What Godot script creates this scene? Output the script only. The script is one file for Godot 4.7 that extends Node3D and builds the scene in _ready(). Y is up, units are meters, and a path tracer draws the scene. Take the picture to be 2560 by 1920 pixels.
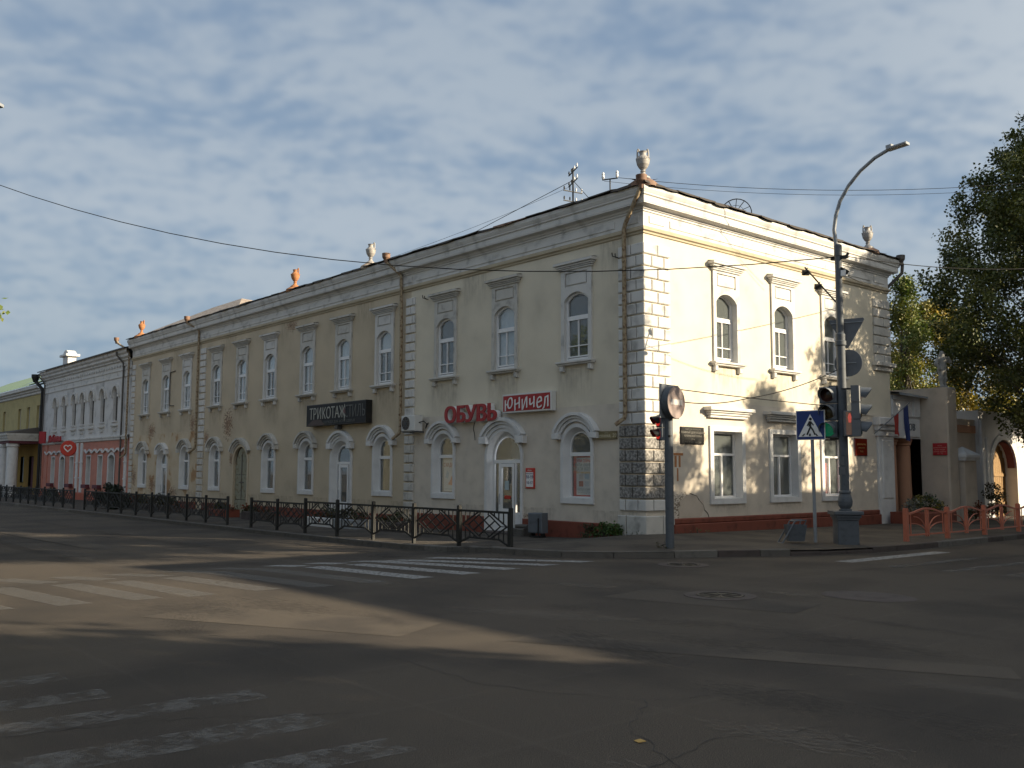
extends Node3D

# ---------------------------------------------------------------- mesh building
class MB:
	var v := PackedVector3Array()
	var n := PackedVector3Array()
	var t := PackedVector2Array()
	var c := PackedColorArray()
	var tint := Color(1, 1, 1)
	var xf := Transform3D()
	func vert(p: Vector3, nn: Vector3, uv := Vector2.ZERO) -> void:
		v.append(xf * p)
		n.append((xf.basis * nn).normalized())
		t.append(uv)
		c.append(tint)
	# corners are given counter-clockwise as seen from the front
	func tri(a: Vector3, b: Vector3, d: Vector3) -> void:
		var nn := (b - a).cross(d - a).normalized()
		vert(a, nn)
		vert(d, nn)
		vert(b, nn)
	func quad(a: Vector3, b: Vector3, d: Vector3, e: Vector3) -> void:
		var nn := (d - a).cross(e - b).normalized()
		vert(a, nn, Vector2(0, 1))
		vert(d, nn, Vector2(1, 0))
		vert(b, nn, Vector2(1, 1))
		vert(a, nn, Vector2(0, 1))
		vert(e, nn, Vector2(0, 0))
		vert(d, nn, Vector2(1, 0))
	func box(x0: float, x1: float, y0: float, y1: float, z0: float, z1: float) -> void:
		quad(Vector3(x0, y0, z1), Vector3(x1, y0, z1), Vector3(x1, y1, z1), Vector3(x0, y1, z1))
		quad(Vector3(x1, y0, z0), Vector3(x0, y0, z0), Vector3(x0, y1, z0), Vector3(x1, y1, z0))
		quad(Vector3(x1, y0, z1), Vector3(x1, y0, z0), Vector3(x1, y1, z0), Vector3(x1, y1, z1))
		quad(Vector3(x0, y0, z0), Vector3(x0, y0, z1), Vector3(x0, y1, z1), Vector3(x0, y1, z0))
		quad(Vector3(x0, y1, z1), Vector3(x1, y1, z1), Vector3(x1, y1, z0), Vector3(x0, y1, z0))
		quad(Vector3(x0, y0, z0), Vector3(x1, y0, z0), Vector3(x1, y0, z1), Vector3(x0, y0, z1))
	# a box whose front (+z) edges are chamfered by b
	func cbox(x0: float, x1: float, y0: float, y1: float, z0: float, z1: float, b: float) -> void:
		var zi := z1 - b
		quad(Vector3(x0 + b, y0 + b, z1), Vector3(x1 - b, y0 + b, z1), Vector3(x1 - b, y1 - b, z1), Vector3(x0 + b, y1 - b, z1))
		quad(Vector3(x0, y0, zi), Vector3(x1, y0, zi), Vector3(x1 - b, y0 + b, z1), Vector3(x0 + b, y0 + b, z1))
		quad(Vector3(x0 + b, y1 - b, z1), Vector3(x1 - b, y1 - b, z1), Vector3(x1, y1, zi), Vector3(x0, y1, zi))
		quad(Vector3(x0, y0, zi), Vector3(x0 + b, y0 + b, z1), Vector3(x0 + b, y1 - b, z1), Vector3(x0, y1, zi))
		quad(Vector3(x1 - b, y0 + b, z1), Vector3(x1, y0, zi), Vector3(x1, y1, zi), Vector3(x1 - b, y1 - b, z1))
		quad(Vector3(x1, y0, zi), Vector3(x1, y0, z0), Vector3(x1, y1, z0), Vector3(x1, y1, zi))
		quad(Vector3(x0, y0, z0), Vector3(x0, y0, zi), Vector3(x0, y1, zi), Vector3(x0, y1, z0))
		quad(Vector3(x0, y1, zi), Vector3(x1, y1, zi), Vector3(x1, y1, z0), Vector3(x0, y1, z0))
		quad(Vector3(x0, y0, z0), Vector3(x1, y0, z0), Vector3(x1, y0, zi), Vector3(x0, y0, zi))
		quad(Vector3(x1, y0, z0), Vector3(x0, y0, z0), Vector3(x0, y1, z0), Vector3(x1, y1, z0))
	# a bar of rectangular section from a to b; w across, h along the up hint
	func bar(a: Vector3, b: Vector3, w: float, h: float, up := Vector3.UP) -> void:
		var d := (b - a).normalized()
		var s := d.cross(up)
		if s.length() < 0.01:
			s = d.cross(Vector3.RIGHT)
		s = s.normalized() * w * 0.5
		var u := s.cross(d).normalized() * h * 0.5
		var p := [a - s - u, a + s - u, a + s + u, a - s + u]
		var q := [b - s - u, b + s - u, b + s + u, b - s + u]
		for i in 4:
			var j := (i + 1) % 4
			quad(p[j], p[i], q[i], q[j])
		quad(p[0], p[1], p[2], p[3])
		quad(q[1], q[0], q[3], q[2])
	# a round tube through points, radii may change along it
	func tube(pts: Array, radii: Array, seg := 8, caps := true) -> void:
		var rings := []
		var last := Vector3.ZERO
		for i in pts.size():
			var d: Vector3
			if i == 0:
				d = pts[1] - pts[0]
			elif i == pts.size() - 1:
				d = pts[i] - pts[i - 1]
			else:
				d = (pts[i + 1] - pts[i]).normalized() + (pts[i] - pts[i - 1]).normalized()
			d = d.normalized()
			var a: Vector3 = last - d * last.dot(d)
			if a.length() < 0.01:
				a = d.cross(Vector3.FORWARD)
				if a.length() < 0.1:
					a = d.cross(Vector3.RIGHT)
			a = a.normalized()
			last = a
			var b := d.cross(a).normalized()
			var r: float = radii[mini(i, radii.size() - 1)]
			var ring := []
			for k in seg:
				var w := TAU * k / seg
				var nn := a * cos(w) + b * sin(w)
				ring.append([pts[i] + nn * r, nn])
			rings.append(ring)
		for i in rings.size() - 1:
			for k in seg:
				var k2 := (k + 1) % seg
				var p = rings[i][k]
				var q = rings[i][k2]
				var s = rings[i + 1][k2]
				var u = rings[i + 1][k]
				vert(p[0], p[1], Vector2(float(k) / seg, i))
				vert(s[0], s[1], Vector2(float(k + 1) / seg, i + 1))
				vert(q[0], q[1], Vector2(float(k + 1) / seg, i))
				vert(p[0], p[1], Vector2(float(k) / seg, i))
				vert(u[0], u[1], Vector2(float(k) / seg, i + 1))
				vert(s[0], s[1], Vector2(float(k + 1) / seg, i + 1))
		if caps:
			for e in [0, rings.size() - 1]:
				for k in range(1, seg - 1):
					if e == 0:
						tri(rings[e][0][0], rings[e][k + 1][0], rings[e][k][0])
					else:
						tri(rings[e][0][0], rings[e][k][0], rings[e][k + 1][0])
	# a turned shape about the y axis; profile of (radius, height)
	func lathe(prof: Array, seg := 16, at := Vector3.ZERO) -> void:
		for i in prof.size() - 1:
			var p: Vector2 = prof[i]
			var q: Vector2 = prof[i + 1]
			var sl := (q - p)
			var nr := Vector2(sl.y, -sl.x).normalized()
			for k in seg:
				var w0 := TAU * k / seg
				var w1 := TAU * (k + 1) / seg
				var d0 := Vector3(cos(w0), 0, sin(w0))
				var d1 := Vector3(cos(w1), 0, sin(w1))
				var n0 := d0 * nr.x + Vector3.UP * nr.y
				var n1 := d1 * nr.x + Vector3.UP * nr.y
				var a := at + d0 * p.x + Vector3.UP * p.y
				var b := at + d1 * p.x + Vector3.UP * p.y
				var cc := at + d1 * q.x + Vector3.UP * q.y
				var dd := at + d0 * q.x + Vector3.UP * q.y
				if p.x > 0.0001:
					vert(a, n0)
					vert(b, n1)
					vert(cc, n1)
				if q.x > 0.0001:
					vert(a, n0)
					vert(cc, n1)
					vert(dd, n0)
	# a flat polygon in the xy plane (counter-clockwise from +z), given depth
	func slab(poly: PackedVector2Array, z0: float, z1: float) -> void:
		var ids := Geometry2D.triangulate_polygon(poly)
		for i in range(0, ids.size(), 3):
			var a := poly[ids[i]]
			var b := poly[ids[i + 1]]
			var d := poly[ids[i + 2]]
			if (b - a).cross(d - a) < 0:
				var s := b
				b = d
				d = s
			tri(Vector3(a.x, a.y, z1), Vector3(b.x, b.y, z1), Vector3(d.x, d.y, z1))
			tri(Vector3(a.x, a.y, z0), Vector3(d.x, d.y, z0), Vector3(b.x, b.y, z0))
		var area := 0.0
		for i in poly.size():
			area += poly[i].cross(poly[(i + 1) % poly.size()])
		for i in poly.size():
			var a := poly[i]
			var b := poly[(i + 1) % poly.size()]
			if area < 0:
				var s := a
				a = b
				b = s
			quad(Vector3(a.x, a.y, z0), Vector3(b.x, b.y, z0), Vector3(b.x, b.y, z1), Vector3(a.x, a.y, z1))
	func mesh(colored := false) -> ArrayMesh:
		var a := []
		a.resize(Mesh.ARRAY_MAX)
		a[Mesh.ARRAY_VERTEX] = v
		a[Mesh.ARRAY_NORMAL] = n
		a[Mesh.ARRAY_TEX_UV] = t
		if colored:
			a[Mesh.ARRAY_COLOR] = c
		var m := ArrayMesh.new()
		m.add_surface_from_arrays(Mesh.PRIMITIVE_TRIANGLES, a)
		return m

var M := {}
var rng := RandomNumberGenerator.new()

# ---------------------------------------------------------------- scene helpers
func put(called: String, b, m: Material, parent: Node = self) -> MeshInstance3D:
	var o := MeshInstance3D.new()
	o.name = called
	o.mesh = b.mesh() if b is MB else b
	o.material_override = m
	parent.add_child(o, true)
	return o

func tag(o: Node, label: String, category: String, group := "") -> Node:
	o.set_meta("label", label)
	o.set_meta("category", category)
	if group:
		o.set_meta("group", group)
	return o

func thing(called: String, label: String, category: String, at := Vector3.ZERO, turn := 0.0, group := "") -> Node3D:
	var o := Node3D.new()
	o.name = called
	o.position = at
	o.rotation.y = turn
	add_child(o, true)
	tag(o, label, category, group)
	return o

func node(called: String, parent: Node, at := Vector3.ZERO, turn := 0.0) -> Node3D:
	var o := Node3D.new()
	o.name = called
	o.position = at
	o.rotation.y = turn
	parent.add_child(o, true)
	return o

func structure(called: String, b, m: Material) -> MeshInstance3D:
	var o := put(called, b, m)
	o.set_meta("kind", "structure")
	return o

func copy(o: Node3D, parent: Node, at: Vector3, turn := 0.0) -> Node3D:
	var c: Node3D = o.duplicate()
	c.name = String(o.name).rstrip("0123456789_")
	c.position = at
	c.rotation.y = turn
	parent.add_child(c, true)
	return c

func lin(r: float, g: float, b: float) -> Color:
	return Color(r, g, b).linear_to_srgb()

# ---------------------------------------------------------------- textures
func noise(freq: float, kind := FastNoiseLite.TYPE_SIMPLEX_SMOOTH, octaves := 4, sd := 1) -> FastNoiseLite:
	var f := FastNoiseLite.new()
	f.seed = sd
	f.noise_type = kind
	f.frequency = freq
	f.fractal_octaves = octaves
	return f

func ntex(f: FastNoiseLite, stops: Array, size := 512, normal := false, bump := 4.0) -> NoiseTexture2D:
	var t := NoiseTexture2D.new()
	t.width = size
	t.height = size
	t.seamless = true
	t.noise = f
	if normal:
		t.as_normal_map = true
		t.bump_strength = bump
	elif stops:
		var g := Gradient.new()
		var offs := PackedFloat32Array()
		var cols := PackedColorArray()
		for s in stops:
			offs.append(s[0])
			cols.append(s[1] if s[1] is Color else Color(s[1], s[1], s[1]))
		g.offsets = offs
		g.colors = cols
		t.color_ramp = g
	return t

func mat(col: Color, rough := 0.85, metal := 0.0) -> StandardMaterial3D:
	var m := StandardMaterial3D.new()
	m.albedo_color = col
	m.roughness = rough
	m.metallic = metal
	return m

# a material with world-space mottling (broad), grain (fine) and relief
func surf(col: Color, rough: float, broad: Texture2D, bs: float, fine: Texture2D = null, fs := 1.0, nrm: Texture2D = null, ns := 0.5) -> StandardMaterial3D:
	var m := mat(col, rough)
	m.uv1_triplanar = true
	m.uv1_world_triplanar = true
	m.uv1_scale = Vector3(bs, bs, bs)
	m.albedo_texture = broad
	if fine:
		m.detail_enabled = true
		m.detail_blend_mode = BaseMaterial3D.BLEND_MODE_MUL
		m.detail_uv_layer = BaseMaterial3D.DETAIL_UV_2
		m.uv2_triplanar = true
		m.uv2_world_triplanar = true
		m.uv1_scale = Vector3(fs, fs, fs)
		m.uv2_scale = Vector3(bs, bs, bs)
		m.albedo_texture = fine
		m.detail_albedo = broad
	if nrm:
		m.normal_enabled = true
		m.normal_texture = nrm
		m.normal_scale = ns
	return m

# ---------------------------------------------------------------- lie of the land
func slope_x(x: float) -> float:
	var xs := [-12.0, -6.0, -3.5, -1.8, 0.0]
	var ys := [-0.2, -0.18, -0.15, -0.1, 0.0]
	if x <= xs[0]:
		return ys[0]
	for i in 4:
		if x < xs[i + 1]:
			return lerpf(ys[i], ys[i + 1], (x - xs[i]) / (xs[i + 1] - xs[i]))
	return 0.0

func pave_y(x: float, z: float) -> float:
	var dx := x if x > 0 else -x * 2.2
	var dz := 0.0
	if z > 0:
		dz = z
	var d := sqrt(dx * dx + dz * dz)
	var far := clampf(-z / 12.0, 0.0, 1.0)
	return slope_x(x) + 0.13 * (1.0 - 0.9 * far) * maxf(0.0, 1.0 - d / 5.0)

func road_y(x: float, _z := 0.0) -> float:
	return slope_x(x) - 0.13

# a point on the left front (u along it, y up, d outwards) and on the sunny front
func lf(u: float, y: float, d := 0.0) -> Vector3:
	return Vector3(u, y, d)

func rf(u: float, y: float, d := 0.0) -> Vector3:
	return Vector3(d, y, -u)

func _ready() -> void:
	rng.seed = 7
	# ---- camera, sky, sun, exposure
	var cam := Camera3D.new()
	cam.name = "camera"
	cam.transform = Transform3D(Basis(Vector3(0.650319, 0.003958, -0.759651), Vector3(0.068573, 0.995598, 0.063892), Vector3(0.756560, -0.093642, 0.647185)), Vector3(17.330716, 1.780000, 19.664780))
	cam.fov = 44.44
	cam.near = 0.05
	cam.far = 1500.0
	add_child(cam)
	cam.current = true
	var elev := deg_to_rad(19.0)
	var azim := deg_to_rad(32.0)
	var sun_at := Vector3(cos(elev) * cos(azim), sin(elev), -cos(elev) * sin(azim))
	var sun := DirectionalLight3D.new()
	sun.name = "sun"
	sun.light_energy = 1.6
	sun.light_color = Color(1.0, 0.925, 0.80)
	sun.light_angular_distance = 0.5
	sun.shadow_enabled = true
	add_child(sun)
	sun.look_at_from_position(sun_at * 100.0, Vector3.ZERO)
	var env := Environment.new()
	env.background_mode = Environment.BG_SKY
	env.sky = Sky.new()
	env.sky.sky_material = make_sky(sun_at)
	env.tonemap_mode = Environment.TONE_MAPPER_LINEAR
	env.tonemap_exposure = 2.05
	env.sdfgi_enabled = true
	env.ssao_enabled = true
	env.ssil_enabled = true
	var we := WorldEnvironment.new()
	we.name = "world_environment"
	we.environment = env
	add_child(we)
	make_materials()
	make_ground()
	make_corner_building()
	make_shop_building()
	make_porch_building()
	make_portal()
	make_gate()
	make_far_side()
	make_trees()
	make_roof_things()
	make_wall_things()
	make_fences()
	make_corner_posts()
	make_small_things()

func make_sky(sun_at: Vector3) -> PanoramaSkyMaterial:
	var w := 1536
	var h := 768
	var a := noise(1.0, FastNoiseLite.TYPE_SIMPLEX_SMOOTH, 5, 11)
	var b := noise(1.0, FastNoiseLite.TYPE_SIMPLEX_SMOOTH, 4, 23)
	var px := PackedFloat32Array()
	px.resize(w * h * 3)
	for j in h:
		var th := (0.5 - (j + 0.5) / h) * PI
		var y := sin(th)
		var cr := cos(th)
		for i in w:
			var at := (j * w + i) * 3
			if y < -0.01:
				px[at] = 0.16
				px[at + 1] = 0.155
				px[at + 2] = 0.15
				continue
			var az := (i + 0.5) / w * TAU
			var x := sin(az) * cr
			var z := -cos(az) * cr
			var yy := maxf(y, 0.0)
			var k := 1.0 / (yy + 0.09)
			# ripples of high cloud, long across the view and short along it
			var u := (x * 0.757 + z * 0.647) * k
			var s := (x * 0.65 - z * 0.76) * k
			var warp := b.get_noise_2d(u * 0.7, s * 0.7)
			var f := a.get_noise_2d(u * 5.6 + warp * 1.4, s * 3.6 + u * 0.6)
			var g := b.get_noise_2d(u * 1.1 + 40.0, s * 0.8)
			var fine := a.get_noise_2d(u * 13.0 + warp * 2.5, s * 10.5 + 9.0)
			var cover := clampf(0.63 + f * 0.52 + g * 0.62 + fine * 0.45, 0.0, 1.0)
			cover = cover * cover * (3.0 - 2.0 * cover)
			var up := clampf(yy * 1.6, 0.0, 1.0)
			var blue := Vector3(0.115, 0.178, 0.25).lerp(Vector3(0.075, 0.117, 0.19), up)
			var cloud := Vector3(0.235, 0.272, 0.308).lerp(Vector3(0.165, 0.20, 0.245), up)
			# thicker and greyer patches low down
			var low := clampf(1.0 - yy / 0.25, 0.0, 1.0)
			cloud = cloud.lerp(Vector3(0.135, 0.18, 0.215), low * 0.75)
			blue = blue.lerp(Vector3(0.115, 0.16, 0.20), low * 0.7)
			var col := blue.lerp(cloud, 0.25 + 0.75 * cover)
			var near := maxf(0.0, x * sun_at.x + y * sun_at.y + z * sun_at.z)
			col += Vector3(0.60, 0.54, 0.43) * pow(near, 2.2) * (0.35 + 0.65 * cover)
			px[at] = col.x
			px[at + 1] = col.y
			px[at + 2] = col.z
	var im := Image.create_from_data(w, h, false, Image.FORMAT_RGBF, px.to_byte_array())
	var sm := PanoramaSkyMaterial.new()
	sm.panorama = ImageTexture.create_from_image(im)
	return sm

func make_materials() -> void:
	var mottle := ntex(noise(0.012, FastNoiseLite.TYPE_SIMPLEX_SMOOTH, 5, 3), [[0.0, 0.88], [0.3, 0.95], [0.6, 0.98], [1.0, 1.0]])
	var grime := ntex(noise(0.010, FastNoiseLite.TYPE_SIMPLEX_SMOOTH, 6, 5), [[0.0, 0.70], [0.2, 0.86], [0.38, 0.96], [1.0, 1.0]])
	var soot := ntex(noise(0.02, FastNoiseLite.TYPE_SIMPLEX_SMOOTH, 6, 8), [[0.0, 0.46], [0.35, 0.60], [0.55, 0.75], [0.8, 0.9], [1.0, 1.0]])
	var grain := ntex(noise(0.22, FastNoiseLite.TYPE_SIMPLEX_SMOOTH, 3, 9), [[0.0, 0.82], [0.5, 0.94], [1.0, 1.0]], 256)
	var streak := ntex(noise(0.03, FastNoiseLite.TYPE_SIMPLEX, 4, 12), [[0.0, 0.70], [0.4, 0.92], [1.0, 1.0]])
	var bumpy := ntex(noise(0.09, FastNoiseLite.TYPE_SIMPLEX_SMOOTH, 4, 15), [], 512, true, 3.0)
	var agg := noise(0.11, FastNoiseLite.TYPE_SIMPLEX, 4, 17)
	agg.fractal_gain = 0.75
	var asph := ntex(agg, [[0.0, 0.12], [0.35, 0.55], [0.55, 0.86], [0.72, 1.0], [1.0, 1.0]], 1024)
	var rough_n := ntex(agg, [], 1024, true, 6.0)
	var patches := ntex(noise(0.008, FastNoiseLite.TYPE_SIMPLEX_SMOOTH, 5, 19), [[0.0, Color(0.66, 0.65, 0.65)], [0.4, Color(0.86, 0.84, 0.82)], [0.6, Color(0.97, 0.95, 0.92)], [1.0, Color(1, 0.97, 0.93)]], 512)
	var rust := ntex(noise(0.016, FastNoiseLite.TYPE_SIMPLEX_SMOOTH, 5, 21), [[0.0, Color(0.42, 0.30, 0.22)], [0.3, Color(0.60, 0.48, 0.38)], [0.42, Color(0.90, 0.87, 0.82)], [1.0, Color(1, 1, 1)]], 512)
	var peel := ntex(noise(0.011, FastNoiseLite.TYPE_SIMPLEX_SMOOTH, 6, 27), [[0.0, Color(0.80, 0.68, 0.57)], [0.26, Color(0.86, 0.76, 0.66)], [0.31, Color(0.96, 0.94, 0.92)], [0.6, Color(1, 1, 1)], [1.0, Color(0.96, 0.95, 0.94)]], 512)
	M.cream = surf(lin(0.80, 0.73, 0.585), 0.9, mottle, 0.09, grain, 1.7, bumpy, 0.35)
	M.cream_low = surf(lin(0.745, 0.67, 0.565), 0.9, mottle, 0.22, grain, 1.7, bumpy, 0.4)
	M.ochre = surf(lin(0.655, 0.555, 0.405), 0.9, mottle, 0.08, grain, 1.7, bumpy, 0.4)
	M.ochre_low = surf(lin(0.655, 0.555, 0.405), 0.9, peel, 0.10, grain, 1.7, bumpy, 0.5)
	M.trim = surf(lin(0.76, 0.75, 0.72), 0.85, grime, 0.21, grain, 1.4, bumpy, 0.25)
	M.trim_clean = surf(lin(0.80, 0.80, 0.79), 0.8, mottle, 0.3, grain, 1.4, bumpy, 0.2)
	M.trim_old = surf(lin(0.66, 0.64, 0.59), 0.9, grime, 0.35, grain, 1.4, bumpy, 0.35)
	M.string = surf(lin(0.54, 0.465, 0.335), 0.88, mottle, 0.25, grain, 1.4, bumpy, 0.3)
	M.sooty = surf(lin(0.56, 0.54, 0.51), 0.92, soot, 0.9, grain, 1.8, bumpy, 0.7)
	M.plinth = surf(lin(0.23, 0.062, 0.036), 0.85, grime, 0.5, grain, 1.6, bumpy, 0.6)
	M.asphalt = surf(lin(0.150, 0.128, 0.105), 0.92, patches, 0.06, asph, 0.7, rough_n, 1.4)
	M.asphalt_new = surf(lin(0.115, 0.10, 0.085), 0.9, patches, 0.1, asph, 0.9, rough_n, 0.8)
	M.asphalt_pale = surf(lin(0.165, 0.142, 0.117), 0.92, patches, 0.1, asph, 0.7, rough_n, 0.9)
	M.pave = surf(lin(0.145, 0.13, 0.112), 0.93, patches, 0.11, asph, 0.9, rough_n, 0.8)
	M.kerb = surf(lin(0.20, 0.185, 0.165), 0.93, grime, 0.6, asph, 1.5, bumpy, 1.0)
	M.kerb_dark = surf(lin(0.145, 0.118, 0.108), 0.93, grime, 0.5, asph, 1.5, bumpy, 1.0)
	M.kerb_pale = surf(lin(0.27, 0.255, 0.23), 0.93, grime, 0.6, asph, 1.5, bumpy, 1.0)
	M.crack = mat(lin(0.05, 0.046, 0.042), 1.0)
	M.roof = surf(lin(0.085, 0.068, 0.056), 0.7, grime, 0.3, grain, 1.0)
	M.roof_edge = surf(lin(0.045, 0.036, 0.030), 0.8, grime, 0.3, grain, 1.0)
	M.roof_rust = surf(lin(0.30, 0.19, 0.14), 0.75, rust, 0.25, grain, 1.0)
	M.roof_pale = surf(lin(0.66, 0.58, 0.50), 0.7, rust, 0.35, grain, 1.0)
	M.roof_green = surf(lin(0.035, 0.095, 0.075), 0.55, mottle, 0.2, grain, 1.0)
	M.zinc = surf(lin(0.34, 0.37, 0.40), 0.45, grime, 0.4, grain, 1.0)
	M.pipe = surf(lin(0.47, 0.395, 0.28), 0.75, rust, 0.9, grain, 1.5)
	M.pipe_dark = surf(lin(0.12, 0.11, 0.10), 0.6, grime, 0.5, grain, 1.5)
	M.pvc = mat(lin(0.74, 0.745, 0.75), 0.35)
	M.wood_white = surf(lin(0.60, 0.60, 0.60), 0.6, mottle, 0.8, grain, 2.0)
	M.curtain = surf(lin(0.38, 0.44, 0.48), 0.9, mottle, 0.5)
	M.blind = surf(lin(0.30, 0.34, 0.36), 0.9, mottle, 0.5)
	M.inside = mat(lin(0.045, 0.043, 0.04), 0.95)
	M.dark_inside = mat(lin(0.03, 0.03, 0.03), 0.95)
	var gl := mat(Color(0.9, 0.95, 0.95, 0.06), 0.02)
	gl.transparency = BaseMaterial3D.TRANSPARENCY_ALPHA
	gl.metallic_specular = 0.75
	M.glass = gl
	var gd: StandardMaterial3D = gl.duplicate()
	gd.metallic_specular = 0.3
	M.glass_dim = gd
	M.black_iron = mat(lin(0.011, 0.012, 0.012), 0.65)
	M.grey_steel = surf(lin(0.13, 0.15, 0.175), 0.55, grime, 0.7, grain, 2.0)
	M.grey_paint = surf(lin(0.105, 0.122, 0.142), 0.65, grime, 0.9, grain, 2.0)
	M.sign_back = surf(lin(0.115, 0.125, 0.14), 0.5, mottle, 0.9)
	M.galv = surf(lin(0.26, 0.28, 0.30), 0.45, mottle, 0.9)
	M.coral = surf(lin(0.52, 0.165, 0.10), 0.6, mottle, 0.8, grain, 2.0)
	M.pink = surf(lin(0.64, 0.27, 0.20), 0.85, mottle, 0.2, grain, 1.7, bumpy, 0.4)
	M.pink_dark = surf(lin(0.55, 0.15, 0.085), 0.85, mottle, 0.2, grain, 1.7, bumpy, 0.4)
	M.whitewash = surf(lin(0.76, 0.75, 0.735), 0.9, grime, 0.15, grain, 1.7, bumpy, 0.5)
	M.yellow = surf(lin(0.56, 0.47, 0.22), 0.9, mottle, 0.15, grain, 1.7, bumpy, 0.4)
	M.mustard = surf(lin(0.40, 0.24, 0.05), 0.9, mottle, 0.15, grain, 1.7, bumpy, 0.4)
	M.maroon = mat(lin(0.10, 0.02, 0.03), 0.7)
	M.portal_beige = surf(lin(0.66, 0.565, 0.46), 0.9, mottle, 0.2, grain, 1.7, bumpy, 0.5)
	M.portal_orange = surf(lin(0.58, 0.31, 0.19), 0.9, mottle, 0.2, grain, 1.7, bumpy, 0.4)
	M.portal_red = surf(lin(0.28, 0.085, 0.04), 0.9, mottle, 0.2, grain, 1.7, bumpy, 0.4)
	M.gate_wood = surf(lin(0.36, 0.22, 0.09), 0.8, streak, 0.5, grain, 1.5)
	M.white = mat(lin(0.75, 0.75, 0.74), 0.5)
	M.off_white = mat(lin(0.62, 0.62, 0.60), 0.6)
	M.wire = mat(lin(0.01, 0.01, 0.01), 1.0)
	M.black = mat(lin(0.012, 0.012, 0.013), 0.4)
	M.red = mat(lin(0.33, 0.008, 0.014), 0.5)
	M.red_bright = mat(lin(0.50, 0.035, 0.02), 0.5)
	M.terracotta = surf(lin(0.50, 0.22, 0.09), 0.85, mottle, 0.9, grain, 2.0)
	M.silver_paint = surf(lin(0.42, 0.40, 0.375), 0.55, mottle, 0.9, grain, 2.0)
	M.stone = surf(lin(0.40, 0.40, 0.38), 0.9, grime, 1.0, grain, 2.0)
	M.old_door = surf(lin(0.33, 0.33, 0.25), 0.9, peel, 0.6, grain, 2.0, bumpy, 0.6)
	M.soil = mat(lin(0.05, 0.035, 0.025), 1.0)
	M.bark = surf(lin(0.11, 0.095, 0.075), 0.95, grime, 1.2, grain, 2.0, bumpy, 1.0)
	var paint := surf(lin(0.52, 0.52, 0.51), 0.85, asph, 1.35, asph, 0.5)
	var wear := noise(0.035, FastNoiseLite.TYPE_SIMPLEX_SMOOTH, 6, 31)
	wear.fractal_gain = 0.72
	paint.albedo_texture = ntex(wear, [[0.0, Color(1, 1, 1, 0)], [0.2, Color(0.9, 0.9, 0.9, 0.15)], [0.45, Color(0.95, 0.95, 0.95, 0.85)], [1.0, Color(1, 1, 1, 1)]], 512)
	paint.uv1_scale = Vector3(0.5, 0.5, 0.5)
	paint.transparency = BaseMaterial3D.TRANSPARENCY_ALPHA
	M.paint = paint
	var worn: StandardMaterial3D = paint.duplicate()
	worn.albedo_color = lin(0.36, 0.35, 0.33)
	var mid: StandardMaterial3D = paint.duplicate()
	mid.albedo_color = Color(lin(0.38, 0.37, 0.35), 0.42)
	M.mid_paint = mid
	worn.uv1_scale = Vector3(0.25, 0.25, 0.25)
	wear = noise(0.02, FastNoiseLite.TYPE_SIMPLEX_SMOOTH, 7, 33)
	wear.fractal_gain = 0.78
	worn.albedo_texture = ntex(wear, [[0.0, Color(1, 1, 1, 0)], [0.38, Color(1, 1, 1, 0.03)], [0.64, Color(1, 1, 1, 0.38)], [1.0, Color(1, 1, 1, 0.6)]], 512)
	M.worn_paint = worn
	var leaf := mat(Color(1, 1, 1), 0.55)
	leaf.vertex_color_use_as_albedo = true
	leaf.backlight_enabled = true
	leaf.backlight = Color(0.55, 0.6, 0.3)
	M.leaf = leaf
	M.stain = stain_mat(Color(lin(0.10, 0.085, 0.065), 1.0), true, 41)
	M.bare = stain_mat(Color(lin(0.30, 0.17, 0.105), 1.0), false, 43)
	M.oil = stain_mat(Color(lin(0.035, 0.032, 0.030), 0.32), false, 53)
	M.dust = stain_mat(Color(lin(0.20, 0.175, 0.145), 0.35), false, 59)
	M.dirt = stain_mat(Color(lin(0.34, 0.27, 0.195), 1.0), false, 47)

# dirt washed down a wall (fading downwards), or a ragged bare patch; the alpha is its own outline
func stain_mat(col: Color, runs: bool, sd: int) -> StandardMaterial3D:
	var n := 128
	var im := Image.create(n, n, false, Image.FORMAT_RGBA8)
	var f := noise(0.05, FastNoiseLite.TYPE_SIMPLEX_SMOOTH, 5, sd)
	for j in n:
		for i in n:
			var x := i / float(n) * 2.0 - 1.0
			var y := j / float(n)
			var a := 0.0
			if runs:
				var s := f.get_noise_2d(i * 3.2, j * 0.16) * 0.9 + f.get_noise_2d(i * 1.0, j * 0.5) * 0.5
				a = clampf(0.35 + s, 0.0, 1.0) * pow(1.0 - y, 1.4) * smoothstep(1.0, 0.75, absf(x)) * 0.30
			else:
				var r := sqrt(x * x + (y * 2.0 - 1.0) * (y * 2.0 - 1.0))
				a = smoothstep(0.02, 0.14, 0.66 - r + f.get_noise_2d(i * 1.3, j * 1.9) * 1.25) * 0.6
			im.set_pixel(i, j, Color(1, 1, 1, a))
	var m := mat(col, 0.95)
	m.albedo_texture = ImageTexture.create_from_image(im)
	m.transparency = BaseMaterial3D.TRANSPARENCY_ALPHA
	m.texture_repeat = false
	return m

# ---------------------------------------------------------------- ground
var kerb_line := [Vector2(-95, 5.5), Vector2(-60, 5.45), Vector2(-30, 5.4), Vector2(-12, 5.3), Vector2(-2, 5.28), Vector2(0.6, 5.25), Vector2(1.7, 4.8), Vector2(2.6, 4.05), Vector2(3.4, 2.9), Vector2(4.4, 1.05), Vector2(5.05, -0.4), Vector2(5.5, -2.0), Vector2(5.68, -4.0), Vector2(5.7, -8.0), Vector2(5.7, -75.0)]

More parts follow.
